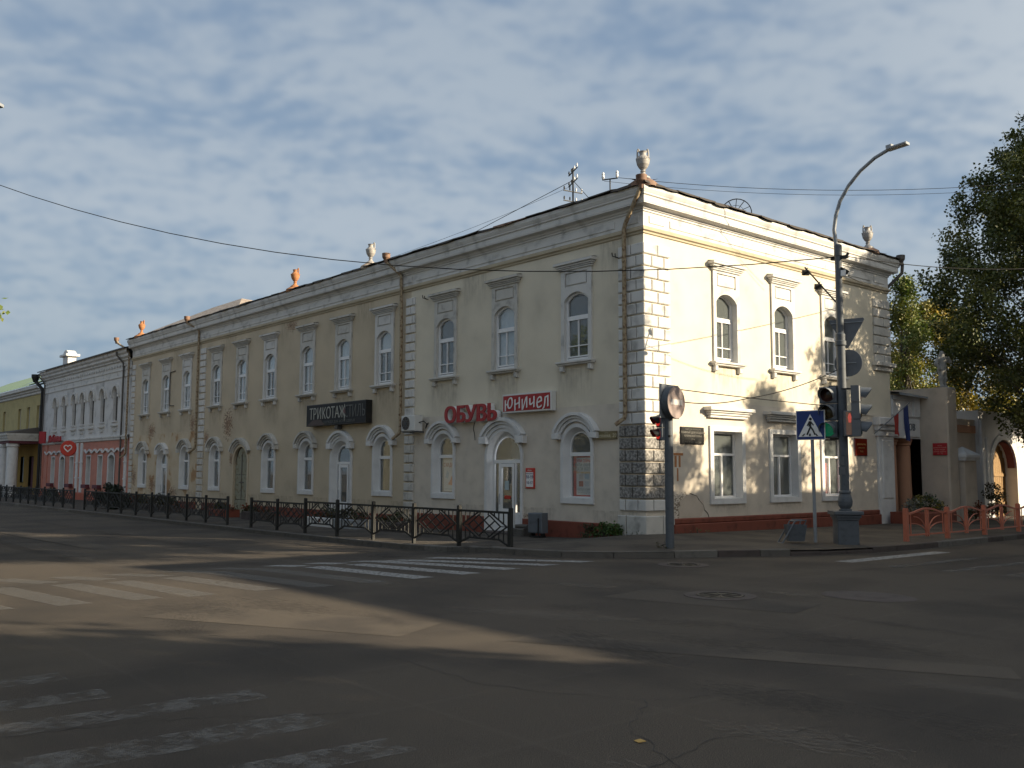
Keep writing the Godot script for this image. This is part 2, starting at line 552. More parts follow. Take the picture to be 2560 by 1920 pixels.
func along(path: Array, step: float) -> Array:
	var out := []
	for i in path.size() - 1:
		var a: Vector2 = path[i]
		var b: Vector2 = path[i + 1]
		var k := maxi(1, roundi(a.distance_to(b) / step))
		for j in k:
			out.append(a.lerp(b, float(j) / k))
	out.append(path[path.size() - 1])
	return out

func ground_strip(b: MB, a: Vector2, c: Vector2, d: Vector2, e: Vector2, lift: float) -> void:
	var p := [a, c, d, e]
	var q := []
	for w in p:
		q.append(Vector3(w.x, road_y(w.x) + lift, w.y))
	b.quad(q[0], q[1], q[2], q[3])

func make_ground() -> void:
	var b := MB.new()
	var xs := [-600.0, -250.0, -120.0, -80.0, -40.0, -12.0, -6.0, -3.5, -1.8, 0.0, 10.0, 40.0, 120.0, 250.0, 600.0]
	var zs := [-600.0, -200.0, -80.0, -30.0, 0.0, 10.0, 20.0, 40.0, 120.0, 300.0, 600.0]
	for i in xs.size() - 1:
		for j in zs.size() - 1:
			var x0: float = xs[i]
			var x1: float = xs[i + 1]
			var z0: float = zs[j]
			var z1: float = zs[j + 1]
			b.quad(Vector3(x0, road_y(x0), z1), Vector3(x1, road_y(x1), z1), Vector3(x1, road_y(x1), z0), Vector3(x0, road_y(x0), z0))
	var road := structure("road", b, M.asphalt)
	# pavement round the corner block, from the walls to the kerb
	var pts := along(kerb_line, 0.8)
	b = MB.new()
	var rows := []
	for p in pts:
		var q := Vector2(minf(p.x, -0.0), -2.0)
		if p.x > 0.0:
			# turn round the corner of the building
			var f := clampf((5.25 - p.y) / 6.0, 0.0, 1.0)
			q = Vector2(-0.3, lerpf(-0.3, -0.9, f))
			if p.y < -0.4:
				q = Vector2(-2.0, p.y - 0.3)
		var row := []
		for k in 7:
			var f := k / 6.0
			var w: Vector2 = q.lerp(p, f)
			row.append(Vector3(w.x, pave_y(w.x, w.y), w.y))
		rows.append(row)
	for i in rows.size() - 1:
		for k in 6:
			b.quad(rows[i][k], rows[i][k + 1], rows[i + 1][k + 1], rows[i + 1][k])
	var pave := structure("pavement", b, M.pave)
	# kerb stones, one by one
	var stones := along(kerb_line.slice(0, 12) + [Vector2(5.68, -4.0), Vector2(5.7, -8.0), Vector2(5.7, -40.0)], 1.0)
	for i in stones.size() - 1:
		var p: Vector2 = stones[i]
		var q: Vector2 = stones[i + 1]
		if p.x < -62.0:
			continue
		var d := (q - p)
		var ln := d.length() - 0.018
		var m := (p + q) / 2
		b = MB.new()
		var drop := 0.0
		if m.x > 4.6 and m.y < 0.4 and m.y > -2.2:
			drop = 0.05
		var top := 0.012 + rng.randf_range(-0.006, 0.008) - drop
		var w := 0.17
		b.xf = Transform3D(Basis(Vector3.UP, atan2(d.x, d.y) - PI / 2), Vector3(m.x, pave_y(m.x, m.y), m.y))
		b.xf.basis = b.xf.basis * Basis(Vector3.FORWARD, rng.randf_range(-0.006, 0.006))
		# local x along the stone, +z towards the road
		b.quad(Vector3(-ln / 2, -0.22, 0), Vector3(ln / 2, -0.22, 0), Vector3(ln / 2, top - 0.025, 0), Vector3(-ln / 2, top - 0.025, 0))
		b.quad(Vector3(-ln / 2, top - 0.025, 0), Vector3(ln / 2, top - 0.025, 0), Vector3(ln / 2, top, -0.03), Vector3(-ln / 2, top, -0.03))
		b.quad(Vector3(-ln / 2, top, -0.03), Vector3(ln / 2, top, -0.03), Vector3(ln / 2, top, -w), Vector3(-ln / 2, top, -w))
		b.quad(Vector3(ln / 2, -0.22, 0), Vector3(ln / 2, -0.22, -w), Vector3(ln / 2, top, -w), Vector3(ln / 2, top - 0.025, 0))
		b.quad(Vector3(-ln / 2, -0.22, -w), Vector3(-ln / 2, -0.22, 0), Vector3(-ln / 2, top - 0.025, 0), Vector3(-ln / 2, top, -w))
		b.quad(Vector3(ln / 2, -0.22, -w), Vector3(-ln / 2, -0.22, -w), Vector3(-ln / 2, top, -w), Vector3(ln / 2, top, -w))
		var pick := rng.randf()
		put("kerb_stone", b, M.kerb_dark if m.x > 3.5 and pick < 0.75 else (M.kerb_pale if pick > 0.9 else M.kerb), pave)
	# zebra crossing over the left street: left end, right end of every stripe
	var zs2 := [[-0.07, 7.17, 2.85, 5.12], [-0.15, 8.1, 2.9, 6.22], [-0.67, 8.78, 3.02, 7.38], [-1.11, 9.6, 3.19, 8.54], [-1.23, 10.46, 3.2, 9.65], [-1.52, 11.5, 3.23, 10.65], [-1.62, 12.42, 3.23, 11.7], [-1.84, 13.49, 3.05, 12.6], [-2.0, 14.4, 3.07, 13.7], [-2.39, 15.34, 2.96, 14.5], [-2.6, 16.35, 2.9, 15.5], [-2.8, 17.3, 2.8, 16.5]]
	for s in zs2:
		b = MB.new()
		var hw := 0.23
		var k := 6
		for j in k:
			var f0 := float(j) / k
			var f1 := float(j + 1) / k
			var a := Vector2(lerpf(s[0], s[2], f0), lerpf(s[1], s[3], f0))
			var c := Vector2(lerpf(s[0], s[2], f1), lerpf(s[1], s[3], f1))
			ground_strip(b, a + Vector2(0, hw), c + Vector2(0, hw), c - Vector2(0, hw), a - Vector2(0, hw), 0.005)
		put("crossing_stripe", b, M.mid_paint if s[1] > 11.0 else M.paint, road)
	# the other crossing, worn away, and the stripes by the far kerb
	for s in [[8.65, 16.9, 19.6, 0.2], [9.5, 15.9, 19.6, 0.2], [10.55, 15.9, 19.6, 0.24], [11.55, 15.8, 18.0, 0.2], [7.7, 17.0, 20.0, 0.2]]:
		b = MB.new()
		ground_strip(b, Vector2(s[0] - s[3] - 0.1, s[2]), Vector2(s[0] + s[3] - 0.1, s[2]), Vector2(s[0] + s[3] + 0.1, s[1]), Vector2(s[0] - s[3] + 0.1, s[1]), 0.005)
		put("crossing_stripe", b, M.worn_paint, road)
	for s in [[6.3, -3.6, 0.75, 0.2, 0], [7.56, -2.5, 1.0, 0.17, 1], [8.7, -2.6, 1.0, 0.17, 1], [9.8, -2.6, 1.0, 0.17, 1]]:
		b = MB.new()
		ground_strip(b, Vector2(s[0] - s[3], s[2]), Vector2(s[0] + s[3], s[2]), Vector2(s[0] + s[3] + 0.15, s[1]), Vector2(s[0] - s[3] + 0.15, s[1]), 0.005)
		put("crossing_stripe", b, M.worn_paint if s[4] else M.paint, road)
	# long cracks in the asphalt
	var cracks := [[Vector2(-8.5, 11.2), Vector2(-2.0, 12.3), Vector2(1.2, 12.25), Vector2(3.3, 12.1), Vector2(4.6, 12.35)], [Vector2(8.0, 15.6), Vector2(8.9, 14.1), Vector2(10.6, 14.2), Vector2(11.9, 13.5), Vector2(12.6, 11.9), Vector2(13.4, 11.7)], [Vector2(11.9, 13.5), Vector2(12.4, 14.3), Vector2(13.3, 14.7)], [Vector2(8.9, 13.0), Vector2(9.6, 10.9), Vector2(11.2, 9.8), Vector2(11.8, 8.9), Vector2(13.4, 8.4)], [Vector2(14.6, 12.4), Vector2(14.1, 10.8), Vector2(14.9, 9.4)], [Vector2(6.1, 15.6), Vector2(7.3, 14.2), Vector2(8.4, 12.2)], [Vector2(13.2, 15.6), Vector2(13.0, 14.0), Vector2(13.4, 12.9)], [Vector2(9.6, 18.2), Vector2(9.9, 16.9), Vector2(10.7, 15.6)]]
	for cpath in cracks:
		var path := along(cpath, 0.11)
		b = MB.new()
		var prev := []
		for i in path.size():
			var p: Vector2 = path[i]
			var d: Vector2 = (path[mini(i + 1, path.size() - 1)] - path[maxi(i - 1, 0)]).normalized()
			p += d.orthogonal() * rng.randf_range(-0.045, 0.045)
			var wd := rng.randf_range(0.0015, 0.0055) * (1.0 if i % 7 else 1.8)
			var l := p + d.orthogonal() * wd
			var r := p - d.orthogonal() * wd
			if prev:
				ground_strip(b, prev[0], prev[1], r, l, 0.004)
			prev = [l, r]
		var o := put("crack", b, M.crack, road)
		o.set_meta("kind", "stuff")
	for man in [[8.1, 7.47, 0.36, "round iron manhole cover in the middle of the junction"], [4.57, 4.03, 0.33, "worn manhole cover beside the corner kerb"]]:
		var t := thing("manhole_cover", man[3], "manhole cover", Vector3(man[0], road_y(man[0]), man[1]), 0.0)
		var r: float = man[2]
		b = MB.new()
		b.lathe([Vector2(r + 0.22, -0.05), Vector2(r + 0.2, 0.012), Vector2(r + 0.015, 0.014), Vector2(r + 0.01, -0.02)], 32)
		put("collar", b, M.kerb_dark, t)
		b = MB.new()
		b.lathe([Vector2(r, -0.03), Vector2(r, 0.018), Vector2(r - 0.03, 0.02), Vector2(r - 0.035, 0.008), Vector2(0.0, 0.008)], 32)
		for k in 8:
			var w := TAU * k / 8
			b.bar(Vector3(cos(w) * 0.06, 0.012, sin(w) * 0.06), Vector3(cos(w) * (r - 0.05), 0.012, sin(w) * (r - 0.05)), 0.03, 0.012)
		put("lid", b, M.black_iron, t)
	# patches and strips where the asphalt was opened and filled
	for q in [[Vector2(7.0, 9.0), Vector2(9.9, 8.2), Vector2(9.6, 7.0), Vector2(6.8, 7.6), M.asphalt_new], [Vector2(9.0, 12.6), Vector2(13.6, 10.2), Vector2(13.3, 9.7), Vector2(8.8, 12.0), M.asphalt_pale], [Vector2(-30.0, 12.4), Vector2(-9.0, 11.6), Vector2(-9.0, 10.9), Vector2(-30.0, 11.4), M.asphalt_pale], [Vector2(4.6, 15.2), Vector2(8.0, 13.4), Vector2(7.5, 12.4), Vector2(4.2, 14.0), M.asphalt_pale]]:
		b = MB.new()
		ground_strip(b, q[0], q[1], q[2], q[3], 0.003)
		put("asphalt_patch", b, q[4], road)
	# oil spots, polished dark lanes and dusty patches
	var lay := RandomNumberGenerator.new()
	lay.seed = 77
	for i in 46:
		var c := Vector2(lay.randf_range(-8.0, 16.0), lay.randf_range(5.8, 17.5))
		if c.x < 5.8 and c.y < 6.0:
			continue
		var d := Vector2.from_angle(lay.randf_range(-0.5, 0.3)) * lay.randf_range(0.25, 1.6)
		var e := d.orthogonal().normalized() * lay.randf_range(0.15, 0.5)
		b = MB.new()
		ground_strip(b, c - d + e, c + d + e, c + d - e, c - d - e, 0.007 + i * 0.0002)
		put("road_stain", b, M.oil if i % 3 else M.dust, road)
	for q in [[Vector2(7.2, 7.4), Vector2(30.0, -3.0)], [Vector2(6.9, 6.4), Vector2(9.4, -14.0)], [Vector2(5.2, 8.8), Vector2(-30.0, 9.4)], [Vector2(4.4, 13.2), Vector2(-30.0, 12.6)]]:
		var d: Vector2 = (q[1] - q[0]).normalized().orthogonal() * 0.35
		b = MB.new()
		ground_strip(b, q[0] + d, q[1] + d, q[1] - d, q[0] - d, 0.0062)
		put("road_stain", b, M.oil, road)
	# dirt gathered along the kerb
	var gut := along(kerb_line.slice(2, 14), 1.0)
	b = MB.new()
	for i in gut.size() - 1:
		var p: Vector2 = gut[i]
		var q: Vector2 = gut[i + 1]
		var o := (q - p).normalized().orthogonal()
		if o.y + o.x < 0.0:
			o = -o
		ground_strip(b, p + o * rng.randf_range(0.2, 0.3), q + o * rng.randf_range(0.2, 0.3), q, p, 0.0045)
	put("gutter_dirt", b, M.asphalt_new, road).set_meta("kind", "stuff")
	# a dark patch of new asphalt by the further lane
	b = MB.new()
	for k in 14:
		var w0 := TAU * k / 14
		var w1 := TAU * (k + 1) / 14
		b.tri(Vector3(9.6, road_y(9.6) + 0.004, 5.7), Vector3(9.6 + cos(w1) * 0.75, road_y(9.6) + 0.004, 5.7 + sin(w1) * 0.6), Vector3(9.6 + cos(w0) * 0.75, road_y(9.6) + 0.004, 5.7 + sin(w0) * 0.6))
	put("asphalt_patch", b, M.kerb_dark, road)
	# a few fallen leaves lying on the road
	for q in [[12.69, 14.49, 0.3]]:
		b = MB.new()
		b.slab(PackedVector2Array([Vector2(-0.04, 0), Vector2(0, -0.025), Vector2(0.05, 0), Vector2(0, 0.028)]), 0.0, 0.004)
		var o := put("fallen_leaf", b, mat(lin(0.42, 0.27, 0.08), 0.8))
		o.position = Vector3(q[0], road_y(q[0]) + 0.012, q[1])
		o.rotation = Vector3(-PI / 2 + 0.25, q[2], 0.2)
		tag(o, ["dry yellow leaf lying alone on the near asphalt", "small dry leaf lying by the worn crossing stripes", "curled brown leaf lying near the long crack in the road"][[0.3, 1.2, 2.0].find(q[2])], "leaf", "fallen leaves on the road")

# ---------------------------------------------------------------- openings
# wall rows with rectangular and arched holes. holes: [u, half width, y0, spring, radius or 0]
func wall_face(b: MB, at: Callable, u0: float, u1: float, y0: float, y1: float, holes: Array) -> void:
	var cols := [u0, u1]
	for h in holes:
		cols.append(h[0] - h[1])
		cols.append(h[0] + h[1])
	cols.sort()
	for i in cols.size() - 1:
		var a: float = cols[i]
		var c: float = cols[i + 1]
		if c - a < 0.001:
			continue
		var mid := (a + c) / 2
		var cuts := []
		for h in holes:
			if absf(h[0] - mid) < h[1]:
				cuts.append(h)
		cuts.sort_custom(func(p, q): return p[2] < q[2])
		var y := y0
		for h in cuts:
			if h[2] > y:
				b.quad(at.call(a, y, 0.0), at.call(c, y, 0.0), at.call(c, h[2], 0.0), at.call(a, h[2], 0.0))
			y = h[3]
			if h[4] > 0.0:
				var top: float = h[3] + h[4]
				for k in 12:
					var w0 := PI - PI * k / 12.0
					var w1 := PI - PI * (k + 1) / 12.0
					var p0 := Vector2(h[0] + cos(w0) * h[1], h[3] + sin(w0) * h[4])
					var p1 := Vector2(h[0] + cos(w1) * h[1], h[3] + sin(w1) * h[4])
					b.quad(at.call(p0.x, p0.y, 0.0), at.call(p1.x, p1.y, 0.0), at.call(p1.x, top, 0.0), at.call(p0.x, top, 0.0))
				y = top
		if y < y1:
			b.quad(at.call(a, y, 0.0), at.call(c, y, 0.0), at.call(c, y1, 0.0), at.call(a, y1, 0.0))

# outline of an arched opening, from bottom left over the arch to bottom right
func outline(hw: float, y0: float, spring: float, rise: float, seg := 14) -> PackedVector2Array:
	var p := PackedVector2Array([Vector2(-hw, y0)])
	if rise <= 0.0:
		p.append(Vector2(-hw, spring))
		p.append(Vector2(hw, spring))
	else:
		var r := (hw * hw + rise * rise) / (2.0 * rise)
		var cy := spring + rise - r
		var w := asin(minf(1.0, hw / r))
		for k in seg + 1:
			var s := lerpf(-w, w, float(k) / seg)
			p.append(Vector2(sin(s) * r, cy + cos(s) * r))
	p.append(Vector2(hw, y0))
	return p

# a band between two outlines of equal length, at depths za (outer) and zb (inner)
func band(b: MB, o: PackedVector2Array, i: PackedVector2Array, za: float, zb: float, closed := false) -> void:
	var n := o.size()
	for k in (n if closed else n - 1):
		var j := (k + 1) % n
		b.quad(Vector3(o[k].x, o[k].y, za), Vector3(i[k].x, i[k].y, zb), Vector3(i[j].x, i[j].y, zb), Vector3(o[j].x, o[j].y, za))

# ring segment with depth, for hood moulds
func arc_mould(b: MB, cy: float, r0: float, r1: float, z1: float, w0: float, w1: float, seg := 16) -> void:
	for k in seg:
		var a := lerpf(w0, w1, float(k) / seg)
		var c := lerpf(w0, w1, float(k + 1) / seg)
		var p := Vector2(cos(a), sin(a))
		var q := Vector2(cos(c), sin(c))
		var f := func(d: Vector2, r: float, z: float) -> Vector3: return Vector3(d.x * r, cy + d.y * r, z)
		b.quad(f.call(p, r0, z1), f.call(p, r1, z1), f.call(q, r1, z1), f.call(q, r0, z1))
		b.quad(f.call(p, r0, 0.0), f.call(p, r0, z1), f.call(q, r0, z1), f.call(q, r0, 0.0))
		b.quad(f.call(p, r1, z1), f.call(p, r1, 0.0), f.call(q, r1, 0.0), f.call(q, r1, z1))
		if k == 0:
			b.quad(f.call(p, r0, 0.0), f.call(p, r1, 0.0), f.call(p, r1, z1), f.call(p, r0, z1))
		if k == seg - 1:
			b.quad(f.call(q, r1, 0.0), f.call(q, r0, 0.0), f.call(q, r0, z1), f.call(q, r1, z1))

func pane_of(poly: PackedVector2Array, z: float) -> MB:
	var b := MB.new()
	var ids := Geometry2D.triangulate_polygon(poly)
	for i in range(0, ids.size(), 3):
		var p := poly[ids[i]]
		var q := poly[ids[i + 1]]
		var r := poly[ids[i + 2]]
		if (q - p).cross(r - p) < 0:
			var s := q
			q = r
			r = s
		# double glazing
		for d in [z, z - 0.016]:
			b.tri(Vector3(p.x, p.y, d), Vector3(q.x, q.y, d), Vector3(r.x, r.y, d))
	return b

func rect(x0: float, x1: float, y0: float, y1: float) -> PackedVector2Array:
	return PackedVector2Array([Vector2(x0, y0), Vector2(x1, y0), Vector2(x1, y1), Vector2(x0, y1)])

# a closed frame bar set along an outline: outer outline o, inner outline i, from z0 to z1
func frame_ring(b: MB, o: PackedVector2Array, i: PackedVector2Array, z0: float, z1: float) -> void:
	band(b, o, i, z1, z1, true)
	band(b, i, i, z1, z0, true)

# first-floor window: surround with sunk panel, hood, sill on brackets, plastic frame and panes
func upper_window(old: bool, curtain: Material, depth := 0.05) -> Node3D:
	var t := MeshInstance3D.new()
	t.name = "window"
	var hw := 0.515
	var b := MB.new()
	var o := outline(hw, 5.14, 6.95, 0.26)
	var z := 0.06
	# front of the surround
	b.quad(Vector3(-0.65, 5.1, z), Vector3(-hw, 5.1, z), Vector3(-hw, 6.95, z), Vector3(-0.65, 6.95, z))
	b.quad(Vector3(hw, 5.1, z), Vector3(0.65, 5.1, z), Vector3(0.65, 6.95, z), Vector3(hw, 6.95, z))
	b.quad(Vector3(-0.65, 6.95, z), Vector3(-hw, 6.95, z), Vector3(-hw, 7.32, z), Vector3(-0.65, 7.32, z))
	b.quad(Vector3(hw, 6.95, z), Vector3(0.65, 6.95, z), Vector3(0.65, 7.32, z), Vector3(hw, 7.32, z))
	for k in range(1, o.size() - 2):
		b.quad(Vector3(o[k].x, o[k].y, z), Vector3(o[k + 1].x, o[k + 1].y, z), Vector3(o[k + 1].x, 7.32, z), Vector3(o[k].x, 7.32, z))
	var pr := rect(-0.47, 0.47, 7.40, 7.82)
	band(b, rect(-0.65, 0.65, 7.32, 7.92), pr, z, z, true)
	band(b, pr, pr, z, 0.012, true)
	band(b, pr, rect(-0.425, 0.425, 7.445, 7.775), 0.012, 0.012, true)
	b.cbox(-0.425, 0.425, 7.445, 7.775, 0.0, 0.055, 0.012)
	# sides and reveal
	b.quad(Vector3(-0.65, 5.1, 0), Vector3(-0.65, 5.1, z), Vector3(-0.65, 7.92, z), Vector3(-0.65, 7.92, 0))
	b.quad(Vector3(0.65, 5.1, z), Vector3(0.65, 5.1, 0), Vector3(0.65, 7.92, 0), Vector3(0.65, 7.92, z))
	band(b, o, o, z, -depth - 0.06, true)
	t.mesh = b.mesh()
	t.material_override = M.trim_old if old else M.trim
	b = MB.new()
	var hp := [[7.90, 7.955, 0.70, 0.11], [7.955, 8.0, 0.735, 0.145], [8.0, 8.06, 0.77, 0.18], [8.06, 8.15, 0.83, 0.24]]
	for h in hp:
		b.cbox(-h[2], h[2], h[0], h[1] - 0.006, 0.0, h[3], 0.012)
	b.quad(Vector3(-0.83, 8.144, 0.24), Vector3(0.83, 8.144, 0.24), Vector3(0.8, 8.19, 0.0), Vector3(-0.8, 8.19, 0.0))
	put("hood", b, M.trim_old if old else M.trim, t)
	b = MB.new()
	b.cbox(-0.74, 0.74, 5.0, 5.05, 0.0, 0.15, 0.012)
	b.cbox(-0.77, 0.77, 5.05, 5.115, -0.1, 0.20, 0.012)
	put("sill", b, M.trim_old if old else M.trim, t)
	for s in [-1, 1]:
		b = MB.new()
		b.cbox(s * 0.6 - 0.075, s * 0.6 + 0.075, 4.82, 5.0, 0.0, 0.12, 0.02)
		put("bracket", b, M.trim_old if old else M.trim, t)
	# frame
	b = MB.new()
	var zf := -depth
	var fo := outline(hw, 5.14, 6.95, 0.26)
	var fi := outline(hw - 0.065, 5.22, 6.93, 0.215)
	frame_ring(b, fo, fi, zf - 0.06, zf)
	b.box(-hw + 0.06, hw - 0.06, 6.40, 6.50, zf - 0.05, zf + 0.004)
	frame_ring(b, rect(-hw + 0.07, hw - 0.07, 5.235, 6.405), rect(-hw + 0.105, hw - 0.105, 5.275, 6.365), zf - 0.05, zf + 0.018)
	b.box(-0.016, 0.016, 5.28, 6.36, zf - 0.04, zf + 0.008)
	b.box(-hw + 0.12, -0.016, 5.565, 5.595, zf - 0.04, zf + 0.006)
	b.box(0.016, hw - 0.12, 5.565, 5.595, zf - 0.04, zf + 0.006)
	put("frame", b, M.pvc, t)
	put("pane", pane_of(outline(hw - 0.07, 6.48, 6.93, 0.2), zf - 0.03), M.glass, t)
	for s in [[-hw + 0.10, -0.016, 5.595, 6.37], [0.016, hw - 0.10, 5.595, 6.37], [-hw + 0.10, -0.016, 5.27, 5.565], [0.016, hw - 0.10, 5.27, 5.565]]:
		put("pane", pane_of(rect(s[0], s[1], s[2], s[3]), zf - 0.03), M.glass, t)
	if curtain:
		b = MB.new()
		var k := 16
		for i in k:
			var u0 := -0.6 + 1.2 * i / k
			var u1 := -0.6 + 1.2 * (i + 1) / k
			var z0 := zf - 0.12 + 0.004 * sin(i * 2.4)
			var z1 := zf - 0.12 + 0.004 * sin((i + 1) * 2.4)
			b.quad(Vector3(u0, 5.05, z0), Vector3(u1, 5.05, z1), Vector3(u1, 7.25, z1), Vector3(u0, 7.25, z0))
		put("curtain", b, curtain, t)
	return t

# ground-floor arched window or door. f: frame half width, s: spring of the arch
func arched_window(hw: float, band_w: float, y0: float, spring: float, hood_r: float, door: bool, hood_mat: Material) -> Node3D:
	var t := MeshInstance3D.new()
	t.name = "door" if door else "window"
	var b := MB.new()
	var R := band_w
	var zf := -0.13
	var yb := y0 if door else y0 + 0.18
	var outer := outline(R, y0, spring, R, 20)
	var mid := outline(R - 0.11, yb, spring, R - 0.11, 20)
	var inner := outline(hw, yb, spring, hw, 20)
	band(b, outer, mid, 0.055, 0.055)
	band(b, outer, outer, 0.0, 0.055)
	band(b, mid, inner, 0.055, zf)
	if not door:
		b.cbox(-R - 0.005, R + 0.005, y0, yb, 0.0, 0.06, 0.01)
		b.quad(Vector3(-R + 0.11, yb, 0.055), Vector3(R - 0.11, yb, 0.055), Vector3(hw, yb + 0.012, zf), Vector3(-hw, yb + 0.012, zf))
	t.mesh = b.mesh()
	t.material_override = M.trim_clean
	# hood mould
	b = MB.new()
	var dr := (hood_r * 0.265)
	var w := asin(clampf((3.0 - spring) / hood_r, 0.1, 0.9))
	arc_mould(b, spring, hood_r - dr, hood_r - dr * 0.66, 0.09, w, PI - w, 20)
	arc_mould(b, spring, hood_r - dr * 0.64, hood_r - dr * 0.36, 0.14, w, PI - w, 20)
	arc_mould(b, spring, hood_r - dr * 0.34, hood_r, 0.21, w, PI - w, 20)
	for s in [-1, 1]:
		var u: float = s * cos(w) * (hood_r - dr * 0.5)
		b.cbox(u - dr * 0.55, u + dr * 0.55, spring + sin(w) * (hood_r - dr) - 0.10, spring + sin(w) * (hood_r - dr * 0.2) - 0.02, 0.0, 0.20, 0.015)
	put("hood", b, hood_mat, t)
	# frame
	b = MB.new()
	var ty := 2.33 if not door else spring - 0.14
	var fw := 0.055 if door else 0.038
	var yb2 := yb
	var fi := outline(hw - fw, yb2 + (0.05 if door else fw), spring, hw - fw, 20)
	frame_ring(b, outline(hw, yb2, spring, hw, 20), fi, zf - 0.06, zf)
	b.box(-hw + fw - 0.01, hw - fw + 0.01, ty - 0.055, ty + 0.055, zf - 0.055, zf + 0.004)
	if not door:
		put("frame", b, M.pvc, t)
		put("pane", pane_of(outline(hw - 0.05, ty + 0.05, spring, hw - 0.05, 20), zf - 0.03), M.glass, t)
		put("pane", pane_of(rect(-hw + 0.05, hw - 0.05, yb + 0.05, ty - 0.05), zf - 0.03), M.glass, t)
	else:
		# side lights and a glazed leaf with a panel below
		var lw := 0.37
		var ly := ty - 0.055
		for s in [-1, 1]:
			var e: float = s * (lw + 0.03)
			b.box(e - 0.03, e + 0.03, yb, ly, zf - 0.055, zf + 0.003)
		b.box(-hw + fw - 0.01, -lw - 0.05, yb, yb + 0.62, zf - 0.05, zf - 0.008)
		b.box(lw + 0.05, hw - fw + 0.01, yb, yb + 0.62, zf - 0.05, zf - 0.008)
		put("frame", b, M.pvc, t)
		b = MB.new()
		frame_ring(b, rect(-lw, lw, yb + 0.02, ly - 0.01), rect(-lw + 0.10, lw - 0.10, yb + 0.72, ly - 0.12), zf - 0.05, zf + 0.02)
		b.cbox(-lw + 0.10, lw - 0.10, yb + 0.14, yb + 0.60, zf - 0.04, zf + 0.03, 0.012)
		put("leaf", b, M.pvc, t)
		b = MB.new()
		b.tube([Vector3(-lw + 0.05, yb + 0.85, zf + 0.06), Vector3(-lw + 0.05, yb + 1.2, zf + 0.06)], [0.012], 6)
		put("handle", b, M.zinc, t)
		put("pane", pane_of(outline(hw - 0.05, ty + 0.05, spring, hw - 0.05, 20), zf - 0.03), M.glass, t)
		put("pane", pane_of(rect(-lw + 0.095, lw - 0.095, yb + 0.715, ly - 0.115), zf - 0.02), M.glass, t)
		for s in [-1, 1]:
			put("pane", pane_of(rect(minf(s * (lw + 0.06), s * (hw - fw)), maxf(s * (lw + 0.06), s * (hw - fw)), yb + 0.62, ly), zf - 0.03), M.glass, t)
	return t

# ---------------------------------------------------------------- the corner building
const UPPER_LEFT := [-2.65, -6.0, -9.25, -13.2, -16.27, -19.3, -22.87, -25.9, -28.9, -32.8, -35.85, -39.1]
const LOWER_LEFT := [-2.65, -6.03, -9.32, -13.23, -16.3, -19.25, -22.8, -25.8, -28.8, -32.75, -36.02, -39.15]
const UPPER_RIGHT := [3.72, 6.75, 9.7]
const LOWER_RIGHT := [3.68, 6.7, 9.68]

func sweep(prof: Array, path: Callable, n: int) -> MB:
	var b := MB.new()
	for i in prof.size() - 1:
		var p: Vector2 = prof[i]
		var q: Vector2 = prof[i + 1]
		for k in n:
			b.quad(path.call(k, p.x, p.y), path.call(k + 1, p.x, p.y), path.call(k + 1, q.x, q.y), path.call(k, q.x, q.y))
	return b

func corner_path(k: int, d: float, y: float) -> Vector3:
	match k:
		0: return Vector3(-41.6, y, d)
		1: return Vector3(d, y, d)
		2: return Vector3(d, y, -13.68 - d)
	return Vector3(-9.0, y, -13.68 - d)

